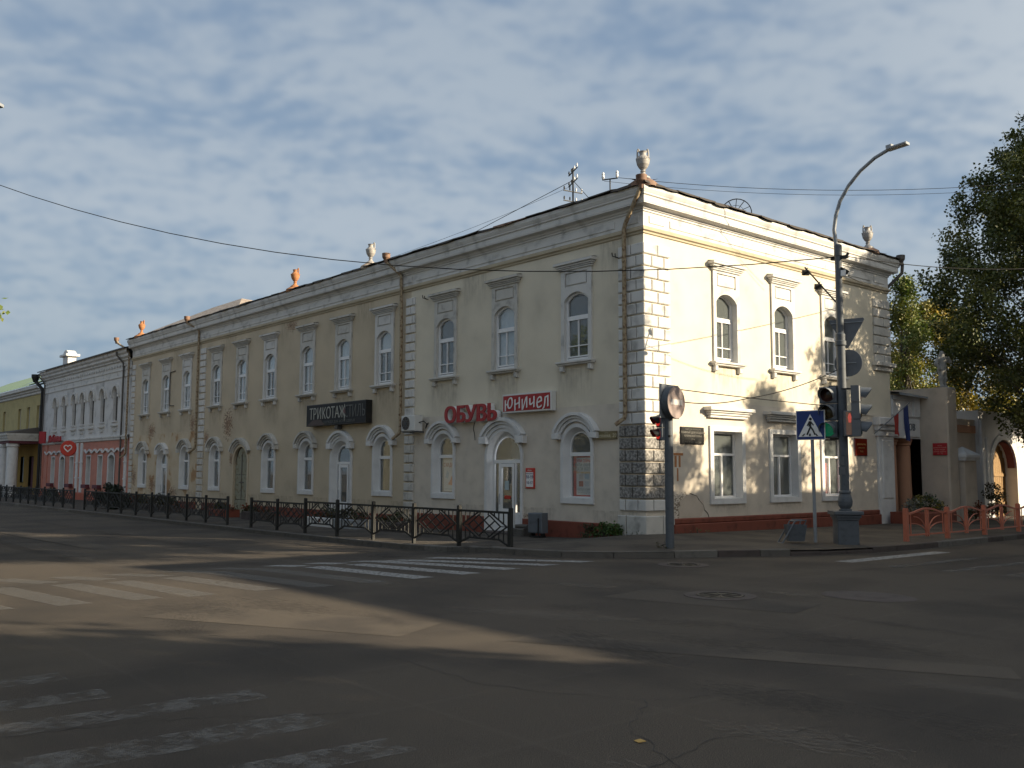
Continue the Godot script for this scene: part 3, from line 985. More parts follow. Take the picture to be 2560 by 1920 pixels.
func make_corner_building() -> void:
	var t := thing("corner_building", "long two-storey cream corner building with white window surrounds and rusticated corner", "building", Vector3.ZERO)
	# walls
	var up := []
	for u in UPPER_LEFT:
		up.append([u, 0.57, 5.12, 7.3, 0.0])
	var low := []
	for i in 12:
		var u: float = LOWER_LEFT[i]
		if i in [1, 4, 7, 10]:
			low.append([u, 0.85 if i == 1 else 0.78, -0.6, 2.27, 0.85 if i == 1 else 0.78])
		else:
			low.append([u, 0.62, 0.95, 2.55, 0.62])
	var parts := [[-11.45, 0.0, 3.75, 8.6, M.cream], [-11.45, 0.0, -0.6, 3.75, M.cream_low], [-30.6, -11.45, -0.6, 8.6, M.ochre], [-41.6, -30.6, 3.9, 8.6, M.ochre], [-41.6, -30.6, -0.6, 3.9, M.ochre_low]]
	for p in parts:
		var b := MB.new()
		var hs := []
		for h in up + low:
			if h[0] > p[0] and h[0] < p[1] and (h[2] >= p[2] if h[2] > 3.8 else p[2] < 3.0):
				if h[2] < 3.8 or p[3] > 5.0:
					hs.append(h)
		wall_face(b, lf, p[0], p[1], p[2], p[3], hs)
		put("wall", b, p[4], t)
	var b := MB.new()
	var hs := []
	for u in UPPER_RIGHT:
		hs.append([u, 0.57, 5.12, 7.3, 0.0])
	wall_face(b, rf, 0.0, 13.68, 3.9, 8.6, hs)
	put("wall", b, M.cream, t)
	b = MB.new()
	hs = []
	for u in LOWER_RIGHT:
		hs.append([u, 0.80, 0.95, 3.10, 0.0])
	wall_face(b, rf, 0.0, 13.68, -0.6, 3.9, hs)
	put("wall", b, M.cream_low, t)
	b = MB.new()
	b.quad(Vector3(0, -0.6, -13.68), Vector3(-14, -0.6, -13.68), Vector3(-14, 9.6, -13.68), Vector3(0, 9.6, -13.68))
	b.quad(Vector3(-41.6, -0.6, -14), Vector3(-41.6, -0.6, 0), Vector3(-41.6, 9.6, 0), Vector3(-41.6, 9.6, -14))
	b.quad(Vector3(-14, -0.6, -13.9), Vector3(-41.6, -0.6, -13.9), Vector3(-41.6, 9.6, -13.9), Vector3(-14, 9.6, -13.9))
	put("wall", b, M.cream_low, t)
	# rooms behind the windows
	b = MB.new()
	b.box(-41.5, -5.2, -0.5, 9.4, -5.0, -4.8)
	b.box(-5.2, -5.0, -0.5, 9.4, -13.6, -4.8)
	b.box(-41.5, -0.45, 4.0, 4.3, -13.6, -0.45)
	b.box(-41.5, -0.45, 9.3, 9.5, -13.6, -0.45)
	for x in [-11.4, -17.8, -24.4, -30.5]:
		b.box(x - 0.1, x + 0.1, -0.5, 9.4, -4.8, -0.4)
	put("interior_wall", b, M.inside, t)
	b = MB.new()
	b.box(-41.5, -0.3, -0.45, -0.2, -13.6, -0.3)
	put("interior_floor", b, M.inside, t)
	# cornice and string course
	var string := [Vector2(0, 8.50), Vector2(0.045, 8.52), Vector2(0.045, 8.57), Vector2(0.10, 8.60), Vector2(0.10, 8.66), Vector2(0.05, 8.69), Vector2(0.05, 8.72)]
	put("string_course", sweep(string, corner_path, 3), M.string, t)
	var cor := [Vector2(0.035, 8.72), Vector2(0.035, 9.12), Vector2(0.07, 9.14), Vector2(0.07, 9.19), Vector2(0.11, 9.20), Vector2(0.13, 9.25), Vector2(0.30, 9.29), Vector2(0.30, 9.32), Vector2(0.31, 9.33), Vector2(0.31, 9.49), Vector2(0.355, 9.52), Vector2(0.355, 9.56), Vector2(0.37, 9.58), Vector2(0.41, 9.66), Vector2(0.41, 9.76), Vector2(0.0, 9.77)]
	put("cornice", sweep(cor, corner_path, 3), M.trim, t)
	var panels := []
	for s in [[-0.75, -0.12], [-11.1, -1.05], [-11.95, -11.35], [-30.2, -12.2], [-31.1, -30.5], [-41.2, -31.4]]:
		b = MB.new()
		b.cbox(s[0], s[1], 8.82, 9.03, 0.03, 0.06, 0.012)
		put("frieze_panel", b, M.trim, t)
	for s in [[0.2, 0.85], [1.1, 12.4], [12.65, 13.4]]:
		b = MB.new()
		b.xf = Transform3D(Basis(Vector3.UP, PI / 2), Vector3.ZERO)
		b.cbox(s[0], s[1], 8.82, 9.03, 0.03, 0.06, 0.012)
		put("frieze_panel", b, M.trim, t)
	# roof: a low hip, a steeper stretch over the far end, and ragged eaves sheets
	b = MB.new()
	var e := 0.46
	var y0 := 9.80
	var ry := y0 + 2.0
	b.quad(Vector3(-27.0, y0, e), Vector3(e, y0, e), Vector3(-6.8, ry, -6.84), Vector3(-27.0, ry, -6.84))
	b.tri(Vector3(e, y0, e), Vector3(e, y0, -13.68 - e), Vector3(-6.8, ry, -6.84))
	b.quad(Vector3(e, y0, -13.68 - e), Vector3(-41.6, y0, -13.68 - e), Vector3(-41.6, ry, -6.84), Vector3(-6.8, ry, -6.84))
	b.quad(Vector3(-41.6, y0, e), Vector3(-27.0, y0, e), Vector3(-27.0, y0 + 0.05, 0.2), Vector3(-41.6, y0 + 0.05, 0.2))
	put("roof", b, M.roof, t)
	b = MB.new()
	b.quad(Vector3(-41.3, y0 + 0.05, 0.25), Vector3(-26.0, y0 + 0.05, 0.25), Vector3(-36.0, y0 + 2.4, -4.4), Vector3(-40.2, y0 + 2.4, -4.4))
	b.tri(Vector3(-26.0, y0 + 0.05, 0.25), Vector3(-26.0, y0 + 0.05, -9.2), Vector3(-36.0, y0 + 2.4, -4.4))
	b.quad(Vector3(-40.2, y0 + 2.4, -4.4), Vector3(-36.0, y0 + 2.4, -4.4), Vector3(-26.0, y0 + 0.05, -9.2), Vector3(-40.2, y0 + 0.05, -9.2))
	b.quad(Vector3(-41.3, y0 + 0.05, 0.25), Vector3(-40.2, y0 + 2.4, -4.4), Vector3(-40.2, ry, -6.84), Vector3(-41.3, y0, -6.84))
	put("roof", b, M.roof_pale, t)
	var x := -41.55
	while x < e - 0.1:
		var w := rng.randf_range(0.6, 0.95)
		var x1 := minf(x + w + 0.04, e)
		b = MB.new()
		var lift := rng.randf_range(0.0, 0.035)
		var ya := y0 + 0.005 + lift
		var yb := y0 + 0.005 + rng.randf_range(0.0, 0.035)
		var d0 := e + rng.randf_range(-0.02, 0.05)
		var dr := rng.randf_range(0.03, 0.09)
		eave_sheet(b, x, x1, ya, yb, d0, dr)
		put("eave_sheet", b, M.roof if rng.randf() < 0.88 else M.roof_rust, t)
		x += w
	x = -0.46
	while x < 13.68 + e - 0.1:
		var w := rng.randf_range(0.6, 0.95)
		var x1 := minf(x + w + 0.04, 13.68 + e)
		b = MB.new()
		b.xf = Transform3D(Basis(Vector3.UP, PI / 2), Vector3.ZERO)
		eave_sheet(b, x, x1, y0 + 0.005 + rng.randf_range(0.0, 0.04), y0 + 0.005 + rng.randf_range(0.0, 0.04), e + rng.randf_range(-0.01, 0.04), rng.randf_range(0.03, 0.10))
		put("eave_sheet", b, M.roof_edge, t)
		x += w
	# plinth
	b = MB.new()
	for s in [[-5.05, -0.95, 0.34], [-8.35, -7.0, 0.34], [-11.1, -8.35, 0.32]]:
		b.cbox(s[0], s[1], -0.6, s[2], 0.0, 0.09, 0.02)
	for s in [[-15.4, -11.8, 0.2], [-24.9, -17.1, 0.2], [-30.2, -26.7, 0.18], [-35.2, -31.1, 0.16], [-41.2, -36.9, 0.16]]:
		b.cbox(s[0], s[1], -0.6, s[2], 0.0, 0.08, 0.02)
	put("plinth", b, M.plinth, t)
	b = MB.new()
	b.xf = Transform3D(Basis(Vector3.UP, PI / 2), Vector3.ZERO)
	b.cbox(1.05, 12.5, -0.6, 0.34, 0.0, 0.15, 0.02)
	b.cbox(1.05, 12.5, 0.34, 0.50, 0.0, 0.09, 0.03)
	put("plinth", b, M.plinth, t)
	# windows of the left front
	var old := upper_window(true, M.curtain)
	var fresh := upper_window(false, M.curtain)
	var bare := upper_window(false, M.blind, 0.14)
	bare.get_node("curtain").free()
	for i in 12:
		var o: Node3D = copy(old if i % 3 else fresh, t, Vector3(UPPER_LEFT[i], 0, 0))
		if i in [0, 2, 5]:
			o.get_node("curtain").material_override = M.blind
		if i == 0 or i == 2:
			o.get_node("curtain").free()
		elif i in [3, 6, 8]:
			# blind drawn half-way
			var half: Node3D = o.get_node("curtain")
			half.scale.y = 0.42
			half.position.y = 7.25 * 0.58
	for p in bare.find_children("pane*", "", true, false):
		p.material_override = M.glass_dim
	for u in UPPER_RIGHT:
		copy(bare, t, rf(u, 0, 0), PI / 2)
	for o in [old, fresh, bare]:
		o.free()
	var win := arched_window(0.45, 0.69, 0.86, 2.55, 1.02, false, M.trim_clean)
	var win_old := arched_window(0.45, 0.68, 0.80, 2.53, 1.0, false, M.trim_old)
	for i in 12:
		var u: float = LOWER_LEFT[i]
		if i in [1, 4, 10]:
			continue
		if i == 7:
			old_door(t, u)
			continue
		copy(win if i < 4 else win_old, t, Vector3(u, 0, 0))
	win.free()
	win_old.free()
	for s in [[1, 0.70, 0.95, -0.11, 1.29], [4, 0.60, 0.88, -0.16, 1.18], [10, 0.55, 0.80, -0.19, 1.10]]:
		var d := arched_window(s[1], s[2], s[3], 2.27, s[4], true, M.trim_clean)
		d.position = Vector3(LOWER_LEFT[s[0]], 0, 0)
		t.add_child(d, true)
		b = MB.new()
		b.cbox(-s[1] - 0.05, s[1] + 0.3, -0.5, s[3] - 0.005, -0.2, 0.32, 0.02)
		var st := put("doorstep", b, M.kerb_dark, t)
		st.position = Vector3(LOWER_LEFT[s[0]], 0, 0)
	# square ground-floor windows of the sunny front
	var sq := square_window()
	for u in LOWER_RIGHT:
		copy(sq, t, rf(u, 0, 0), PI / 2)
	sq.free()
	# quoins
	quoins(t)
	# drainpipes
	drainpipe(t, [Vector3(0.3, 9.72, 0.42), Vector3(0.25, 9.62, 0.42), Vector3(0.2, 9.5, 0.44), Vector3(-0.52, 8.85, 0.17), Vector3(-0.60, 8.7, 0.15), Vector3(-0.60, 3.45, 0.15), Vector3(-0.62, 3.3, 0.17), Vector3(-0.78, 3.12, 0.36)], M.pipe, Vector3(0.32, 9.95, 0.42))
	drainpipe(t, [Vector3(-12.45, 9.86, 0.5), Vector3(-12.45, 9.72, 0.48), Vector3(-12.05, 9.3, 0.24), Vector3(-11.95, 9.15, 0.14), Vector3(-11.92, 7.1, 0.12), Vector3(-11.9, 3.35, 0.12), Vector3(-11.93, 3.2, 0.15), Vector3(-12.08, 2.98, 0.36)], M.pipe, Vector3(-12.45, 9.98, 0.5))
	drainpipe(t, [Vector3(-31.9, 9.86, 0.5), Vector3(-31.85, 9.66, 0.48), Vector3(-31.2, 9.35, 0.2), Vector3(-31.12, 9.2, 0.13), Vector3(-31.12, 3.1, 0.12), Vector3(-31.16, 2.95, 0.15), Vector3(-31.5, 2.75, 0.32)], M.pipe, Vector3(-31.9, 9.98, 0.5))
	drainpipe(t, [Vector3(-43.3, 9.95, 0.5), Vector3(-43.0, 9.7, 0.48), Vector3(-42.1, 9.3, 0.24), Vector3(-41.85, 9.0, 0.16), Vector3(-41.85, 2.9, 0.15), Vector3(-41.9, 2.75, 0.2), Vector3(-42.15, 2.6, 0.36)], M.pipe, Vector3(-43.3, 10.05, 0.5))
	drainpipe(t, [Vector3(0.42, 9.82, -14.0), Vector3(0.42, 9.62, -14.12), Vector3(0.40, 9.3, -14.1), Vector3(-0.15, 8.72, -13.85), Vector3(-0.2, 8.5, -13.83), Vector3(-0.2, 4.0, -13.83)], M.pipe_dark, Vector3(0.42, 9.9, -14.0))
	# urn pedestals
	for p in [[Vector3(0.12, 9.8, 0.12), M.roof_rust], [Vector3(-14.2, 9.8, 0.1), M.roof_pale], [Vector3(-20.5, 9.8, 0.1), M.terracotta], [Vector3(-40.0, 9.8, 0.1), M.terracotta], [Vector3(0.1, 9.8, -12.2), M.roof_rust]]:
		b = MB.new()
		b.lathe([Vector2(0.42, -0.06), Vector2(0.42, 0.06), Vector2(0.36, 0.10), Vector2(0.25, 0.17), Vector2(0.0, 0.2)], 8)
		var o := put("pedestal", b, p[1], t)
		o.position = p[0]
	# rain streaks under the sills and the cornice, splashed dirt and bare patches on the plaster
	for i in 12:
		wall_mark(t, false, UPPER_LEFT[i] + rng.randf_range(-0.15, 0.15), 4.2 + rng.randf_range(-0.15, 0.1), 1.7, 1.5, M.stain)
		if i % 2 == 0:
			wall_mark(t, false, UPPER_LEFT[i] + 1.6, 7.7, 1.4, 1.6, M.stain)
		wall_mark(t, false, LOWER_LEFT[i] + 1.5, 0.35, 2.0, 0.7, M.stain)
	for i in 3:
		wall_mark(t, true, UPPER_RIGHT[i], 4.3, 1.7, 1.3, M.stain)
		wall_mark(t, true, LOWER_RIGHT[i] + 0.2, 0.68, 1.9, 0.36, M.stain)
	for q in [[-27.4, 4.1, 1.3, 1.7], [-30.0, 3.5, 0.8, 0.9], [-37.6, 1.0, 1.3, 1.0], [-34.4, 0.6, 1.5, 0.8], [-38.0, 4.1, 1.6, 1.0], [-40.6, 1.4, 0.9, 1.5], [-31.9, 4.3, 0.8, 1.2], [-26.9, 2.4, 0.5, 0.8], [-20.9, 8.3, 1.2, 0.6], [-4.7, 0.42, 1.2, 0.22]]:
		wall_mark(t, false, q[0], q[1], q[2], q[3], M.bare)
	# bricks showing where the plaster has fallen off
	for q in [[1.20, 1.62, 2.28, 2.35], [1.24, 1.33, 1.95, 2.27], [1.42, 1.50, 1.95, 2.27], [1.34, 1.40, 1.55, 1.92]]:
		b = MB.new()
		b.xf = Transform3D(Basis(Vector3.UP, PI / 2), Vector3.ZERO)
		b.box(q[0], q[1], q[2], q[3], -0.01, 0.006)
		put("bare_brick", b, M.terracotta, t)
	wall_mark(t, true, 1.55, 0.85, 1.0, 0.8, M.dirt)
	# bare patches and stains of the plaster, by the corner and under the eaves
	for q in [[1.25, 2.05, 0.45, 0.32, 0.24], [1.95, 0.75, 0.62, 0.42, 0.0]]:
		b = MB.new()
		var poly := PackedVector2Array()
		for k in 22:
			var w := TAU * k / 22
			var r := rng.randf_range(0.78, 1.08)
			poly.append(Vector2(q[0] + cos(w) * q[2] * r, q[1] + sin(w) * q[3] * r))
		if q[4] > 0:
			continue
		b.xf = Transform3D(Basis(Vector3.UP, PI / 2), Vector3.ZERO)
		b.slab(poly, 0.0, 0.012)
		put("plaster_patch", b, M.portal_beige, t)
	b = MB.new()
	b.xf = Transform3D(Basis(Vector3.UP, PI / 2), Vector3.ZERO)
	var cr := [Vector2(1.9, 1.2), Vector2(2.2, 1.12), Vector2(2.34, 0.98), Vector2(2.5, 0.86), Vector2(2.55, 0.72), Vector2(2.7, 0.62), Vector2(2.76, 0.5)]
	for i in cr.size() - 1:
		b.bar(Vector3(cr[i].x, cr[i].y, 0.006), Vector3(cr[i + 1].x, cr[i + 1].y, 0.006), 0.016, 0.014, Vector3(0, 0, 1))
	put("plaster_crack", b, M.crack, t)

func wall_mark(t: Node, right: bool, u: float, y: float, w: float, h: float, m: Material) -> void:
	var b := MB.new()
	if right:
		b.xf = Transform3D(Basis(Vector3.UP, PI / 2), Vector3.ZERO)
	b.quad(Vector3(u - w / 2, y - h / 2, 0.004), Vector3(u + w / 2, y - h / 2, 0.004), Vector3(u + w / 2, y + h / 2, 0.004), Vector3(u - w / 2, y + h / 2, 0.004))
	put("wall_stain", b, m, t)

func eave_sheet(b: MB, x0: float, x1: float, ya: float, yb: float, d: float, drop: float) -> void:
	var s := 0.29
	var k := 3
	for i in k:
		var f0 := float(i) / k
		var f1 := float(i + 1) / k
		var a := lerpf(x0, x1, f0)
		var c := lerpf(x0, x1, f1)
		var y0 := lerpf(ya, yb, f0)
		var y1 := lerpf(ya, yb, f1)
		var q0 := y0 - drop * (0.6 + 0.4 * sin(f0 * PI))
		var q1 := y1 - drop * (0.6 + 0.4 * sin(f1 * PI))
		b.quad(Vector3(a, q0, d + 0.015), Vector3(c, q1, d + 0.015), Vector3(c, y1, d), Vector3(a, y0, d))
		b.quad(Vector3(a, y0, d), Vector3(c, y1, d), Vector3(c, y1 + s * 0.6, d - 0.6), Vector3(a, y0 + s * 0.6, d - 0.6))
		b.quad(Vector3(a, y0 - 0.012, d - 0.6), Vector3(c, y1 - 0.012, d - 0.6), Vector3(c, y1 - 0.012, d), Vector3(a, y0 - 0.012, d))

func drainpipe(t: Node, pts: Array, m: Material, top: Vector3) -> void:
	var b := MB.new()
	b.tube(pts, [0.062], 10)
	# sleeves where the lengths meet
	var a: Vector3 = pts[pts.size() - 4]
	var e: Vector3 = pts[pts.size() - 3]
	var y := a.y - 0.9
	while y > e.y + 0.3:
		var f := inverse_lerp(a.y, e.y, y)
		var p := a.lerp(e, f)
		b.tube([p + Vector3(0, 0.05, 0), p, p - Vector3(0, 0.05, 0)], [0.062, 0.074, 0.064], 10)
		y -= 1.15
	var o := put("drainpipe", b, m, t)
	b = MB.new()
	b.lathe([Vector2(0.06, -0.32), Vector2(0.085, -0.2), Vector2(0.15, -0.1), Vector2(0.16, 0.06), Vector2(0.145, 0.06), Vector2(0.0, -0.1)], 12)
	var f := put("funnel", b, M.roof_rust if m != M.pipe_dark else m, o)
	f.position = top

func old_door(t: Node, u: float) -> void:
	var o := MeshInstance3D.new()
	o.name = "door"
	o.position = Vector3(u, 0, 0)
	var b := MB.new()
	band(b, outline(0.9, -0.3, 2.2, 0.9, 20), outline(0.76, -0.3, 2.2, 0.76, 20), 0.03, 0.03)
	band(b, outline(0.9, -0.3, 2.2, 0.9, 20), outline(0.9, -0.3, 2.2, 0.9, 20), 0.0, 0.03)
	band(b, outline(0.76, -0.3, 2.2, 0.76, 20), outline(0.76, -0.3, 2.2, 0.76, 20), 0.03, -0.12)
	o.mesh = b.mesh()
	o.material_override = M.ochre
	t.add_child(o, true)
	b = MB.new()
	arc_mould(b, 2.2, 0.9, 1.0, 0.08, 0.5, PI - 0.5, 20)
	arc_mould(b, 2.2, 1.0, 1.1, 0.13, 0.5, PI - 0.5, 20)
	arc_mould(b, 2.2, 1.1, 1.2, 0.19, 0.5, PI - 0.5, 20)
	put("hood", b, M.trim_old, o)
	for s in [-1, 1]:
		b = MB.new()
		var poly := PackedVector2Array()
		for k in 11:
			var w := PI / 2 * k / 10
			poly.append(Vector2(s * (0.008 + cos(w) * 0.745), 1.62 + sin(w) * 1.3 * 1.0))
		poly.append(Vector2(s * 0.008, 1.62))
		b.slab(poly, -0.14, -0.09)
		put("door_leaf", b, M.old_door, o)
		b = MB.new()
		b.cbox(minf(s * 0.008, s * 0.755), maxf(s * 0.008, s * 0.755), 0.42, 1.605, -0.14, -0.085, 0.015)
		put("door_leaf", b, M.old_door, o)
		b = MB.new()
		b.cbox(minf(s * 0.008, s * 0.755), maxf(s * 0.008, s * 0.755), -0.25, 0.40, -0.14, -0.07, 0.015)
		put("door_leaf", b, M.old_door, o)
	b = MB.new()
	b.bar(Vector3(-0.22, 1.25, -0.06), Vector3(0.22, 1.25, -0.06), 0.04, 0.05)
	b.bar(Vector3(0.0, 0.45, -0.07), Vector3(0.0, 2.6, -0.07), 0.03, 0.02, Vector3(0, 0, 1))
	put("door_bar", b, M.pipe_dark, o)

func square_window() -> Node3D:
	var t := MeshInstance3D.new()
	t.name = "window"
	var b := MB.new()
	var outer := rect(-0.86, 0.86, 0.87, 3.18)
	var mid := rect(-0.70, 0.70, 1.03, 3.03)
	var inner := rect(-0.67, 0.67, 1.05, 3.01)
	band(b, outer, mid, 0.06, 0.06, true)
	band(b, outer, outer, 0.0, 0.06, true)
	band(b, mid, inner, 0.06, -0.2, true)
	t.mesh = b.mesh()
	t.material_override = M.trim_clean
	b = MB.new()
	for h in [[3.42, 3.50, 0.92, 0.12], [3.50, 3.57, 0.97, 0.17], [3.57, 3.63, 1.02, 0.22], [3.63, 3.74, 1.10, 0.29]]:
		b.cbox(-h[2], h[2], h[0], h[1] - 0.006, 0.0, h[3], 0.014)
	put("hood", b, M.trim, t)
	b = MB.new()
	var z := -0.2
	frame_ring(b, inner, rect(-0.62, 0.62, 1.10, 2.96), z - 0.06, z)
	b.box(-0.63, 0.63, 2.31, 2.38, z - 0.055, z + 0.004)
	b.box(-0.035, 0.035, 1.09, 2.31, z - 0.055, z + 0.008)
	put("frame", b, M.pvc, t)
	for s in [[-0.63, 0.63, 2.37, 2.97], [-0.63, -0.03, 1.09, 2.32], [0.03, 0.63, 1.09, 2.32]]:
		put("pane", pane_of(rect(s[0], s[1], s[2], s[3]), z - 0.03), M.glass_dim, t)
	return t

func quoins(t: Node) -> void:
	var h := 0.343
	var top := 8.24
	for i in 23:
		var y1 := top - i * h
		var y0 := y1 - h + 0.042
		var dirty := y1 < 3.1 and y1 > 1.2
		var m: Material = M.sooty if dirty else M.trim
		if i == 22:
			y0 = 0.0
		var a := i % 2 == 0
		if y1 < 0.75:
			continue
		var l1 := 0.44 if a else 0.24
		var r1 := 0.53 if a else 0.27
		var b := MB.new()
		var g := 0.016
		quoin_corner(b, -l1 + g, r1 - g, y0, y1)
		put("quoin_block", b, m, t)
		var ls := [[-0.92, -l1]] if a else [[-0.70, -l1], [-0.92, -0.70]]
		for s in ls:
			b = MB.new()
			b.cbox(s[0] + g * (1.0 if s[0] > -0.9 else 0.0), s[1] - g, y0, y1, 0.0, 0.07, 0.02)
			put("quoin_block", b, m, t)
		var rs := [[r1, 1.07]] if a else [[r1, 0.80], [0.80, 1.07]]
		for s in rs:
			b = MB.new()
			b.xf = Transform3D(Basis(Vector3.UP, PI / 2), Vector3.ZERO)
			b.cbox(s[0] + g, s[1] - g * (1.0 if s[1] < 1.0 else 0.0), y0, y1, 0.0, 0.07, 0.02)
			put("quoin_block", b, m, t)
	# base blocks
	var b := MB.new()
	quoin_corner(b, -0.62, 0.6, -0.5, 0.60, 0.11)
	put("quoin_block", b, M.trim_old, t)
	b = MB.new()
	b.cbox(-0.96, -0.65, -0.5, 0.60, 0.0, 0.11, 0.02)
	put("quoin_block", b, M.trim_old, t)
	b = MB.new()
	b.xf = Transform3D(Basis(Vector3.UP, PI / 2), Vector3.ZERO)
	b.cbox(0.63, 1.1, -0.5, 0.60, 0.0, 0.11, 0.02)
	put("quoin_block", b, M.trim_old, t)
	# strips of blocks on the left front
	for s in [[-11.72, -11.14, 23], [-31.0, -30.3, 23], [-41.45, -40.95, 23]]:
		for i in int(s[2]):
			var y1: float = top - i * h
			var y0: float = y1 - h + 0.06
			var w: float = s[1] - s[0]
			var cut: float = s[0] + w * (0.5 if i % 2 else 0.72)
			for q in [[s[0], cut - 0.012], [cut + 0.012, s[1]]]:
				b = MB.new()
				b.cbox(q[0], q[1], y0, y1, 0.0, 0.065, 0.018)
				put("quoin_block", b, M.trim_old if i > 15 else M.trim, t)
	# short strip and lower pilaster at the far end of the sunny front
	var basis := Transform3D(Basis(Vector3.UP, PI / 2), Vector3.ZERO)
	for i in 7:
		var y1 := 8.2 - i * h
		var y0 := y1 - h + 0.042
		var cut := 12.55 + 1.13 * (0.35 if i % 2 else 0.6)
		for q in [[12.55, cut - 0.012], [cut + 0.012, 13.72]]:
			b = MB.new()
			b.xf = basis
			b.cbox(q[0], q[1], y0, y1, 0.0, 0.07, 0.018)
			put("quoin_block", b, M.trim_old, t)
	b = MB.new()
	b.xf = basis
	b.cbox(12.5, 13.78, 5.55, 5.72, 0.0, 0.10, 0.015)
	b.cbox(12.42, 13.86, 5.72, 5.86, 0.0, 0.2, 0.015)
	put("ledge", b, M.trim_old, t)
	b = MB.new()
	b.xf = basis
	b.cbox(12.55, 13.66, -0.5, 3.15, 0.0, 0.09, 0.015)
	b.cbox(12.75, 13.46, 0.9, 3.0, 0.05, 0.125, 0.02)
	b.cbox(12.48, 13.72, 3.15, 3.36, 0.0, 0.14, 0.015)
	b.cbox(12.42, 13.78, 3.36, 3.55, 0.0, 0.2, 0.015)
	b.cbox(12.34, 13.86, 3.55, 3.82, 0.0, 0.28, 0.02)
	put("pilaster", b, M.trim_clean, t)
	b = MB.new()
	b.xf = basis
	b.cbox(10.7, 12.4, 3.86, 3.92, 0.0, 0.03, 0.008)
	put("string_course", b, M.cream_low, t)

func quoin_corner(b: MB, x0: float, z0: float, y0: float, y1: float, p := 0.07) -> void:
	# wraps the corner: x from x0 to +p, along -z to z0
	var c := 0.02
	b.xf = Transform3D()
	b.quad(Vector3(x0 + c, y0 + c, p), Vector3(p - c, y0 + c, p), Vector3(p - c, y1 - c, p), Vector3(x0 + c, y1 - c, p))
	b.quad(Vector3(p, y0 + c, p - c), Vector3(p, y0 + c, -z0 + c), Vector3(p, y1 - c, -z0 + c), Vector3(p, y1 - c, p - c))
	b.quad(Vector3(p - c, y0 + c, p), Vector3(p, y0 + c, p - c), Vector3(p, y1 - c, p - c), Vector3(p - c, y1 - c, p))
	b.quad(Vector3(x0, y0, p - c), Vector3(p - c, y0, p - c), Vector3(p - c, y0 + c, p), Vector3(x0 + c, y0 + c, p))
	b.quad(Vector3(x0 + c, y1 - c, p), Vector3(p - c, y1 - c, p), Vector3(p - c, y1, p - c), Vector3(x0, y1, p - c))
	b.quad(Vector3(p - c, y0, p - c), Vector3(p - c, y0, -z0), Vector3(p, y0 + c, -z0 + c), Vector3(p, y0 + c, p - c))
	b.quad(Vector3(p, y1 - c, p - c), Vector3(p, y1 - c, -z0 + c), Vector3(p - c, y1, -z0), Vector3(p - c, y1, p - c))
	b.tri(Vector3(p - c, y0, p - c), Vector3(p, y0 + c, p - c), Vector3(p - c, y0 + c, p))
	b.tri(Vector3(p - c, y1, p - c), Vector3(p - c, y1 - c, p), Vector3(p, y1 - c, p - c))
	b.quad(Vector3(x0, y0, 0), Vector3(x0, y0, p - c), Vector3(x0, y1, p - c), Vector3(x0, y1, 0))
	b.quad(Vector3(x0, y0, p - c), Vector3(x0 + c, y0 + c, p), Vector3(x0 + c, y1 - c, p), Vector3(x0, y1, p - c))
	b.quad(Vector3(p - c, y0, -z0), Vector3(0, y0, -z0), Vector3(0, y1, -z0), Vector3(p - c, y1, -z0))
	b.quad(Vector3(p, y0 + c, -z0 + c), Vector3(p - c, y0, -z0), Vector3(p - c, y1, -z0), Vector3(p, y1 - c, -z0 + c))
	for y in [y0, y1]:
		b.quad(Vector3(x0, y, 0), Vector3(0, y, 0), Vector3(p - c, y, p - c), Vector3(x0, y, p - c))
		b.quad(Vector3(0, y, 0), Vector3(0, y, -z0), Vector3(p - c, y, -z0), Vector3(p - c, y, p - c))

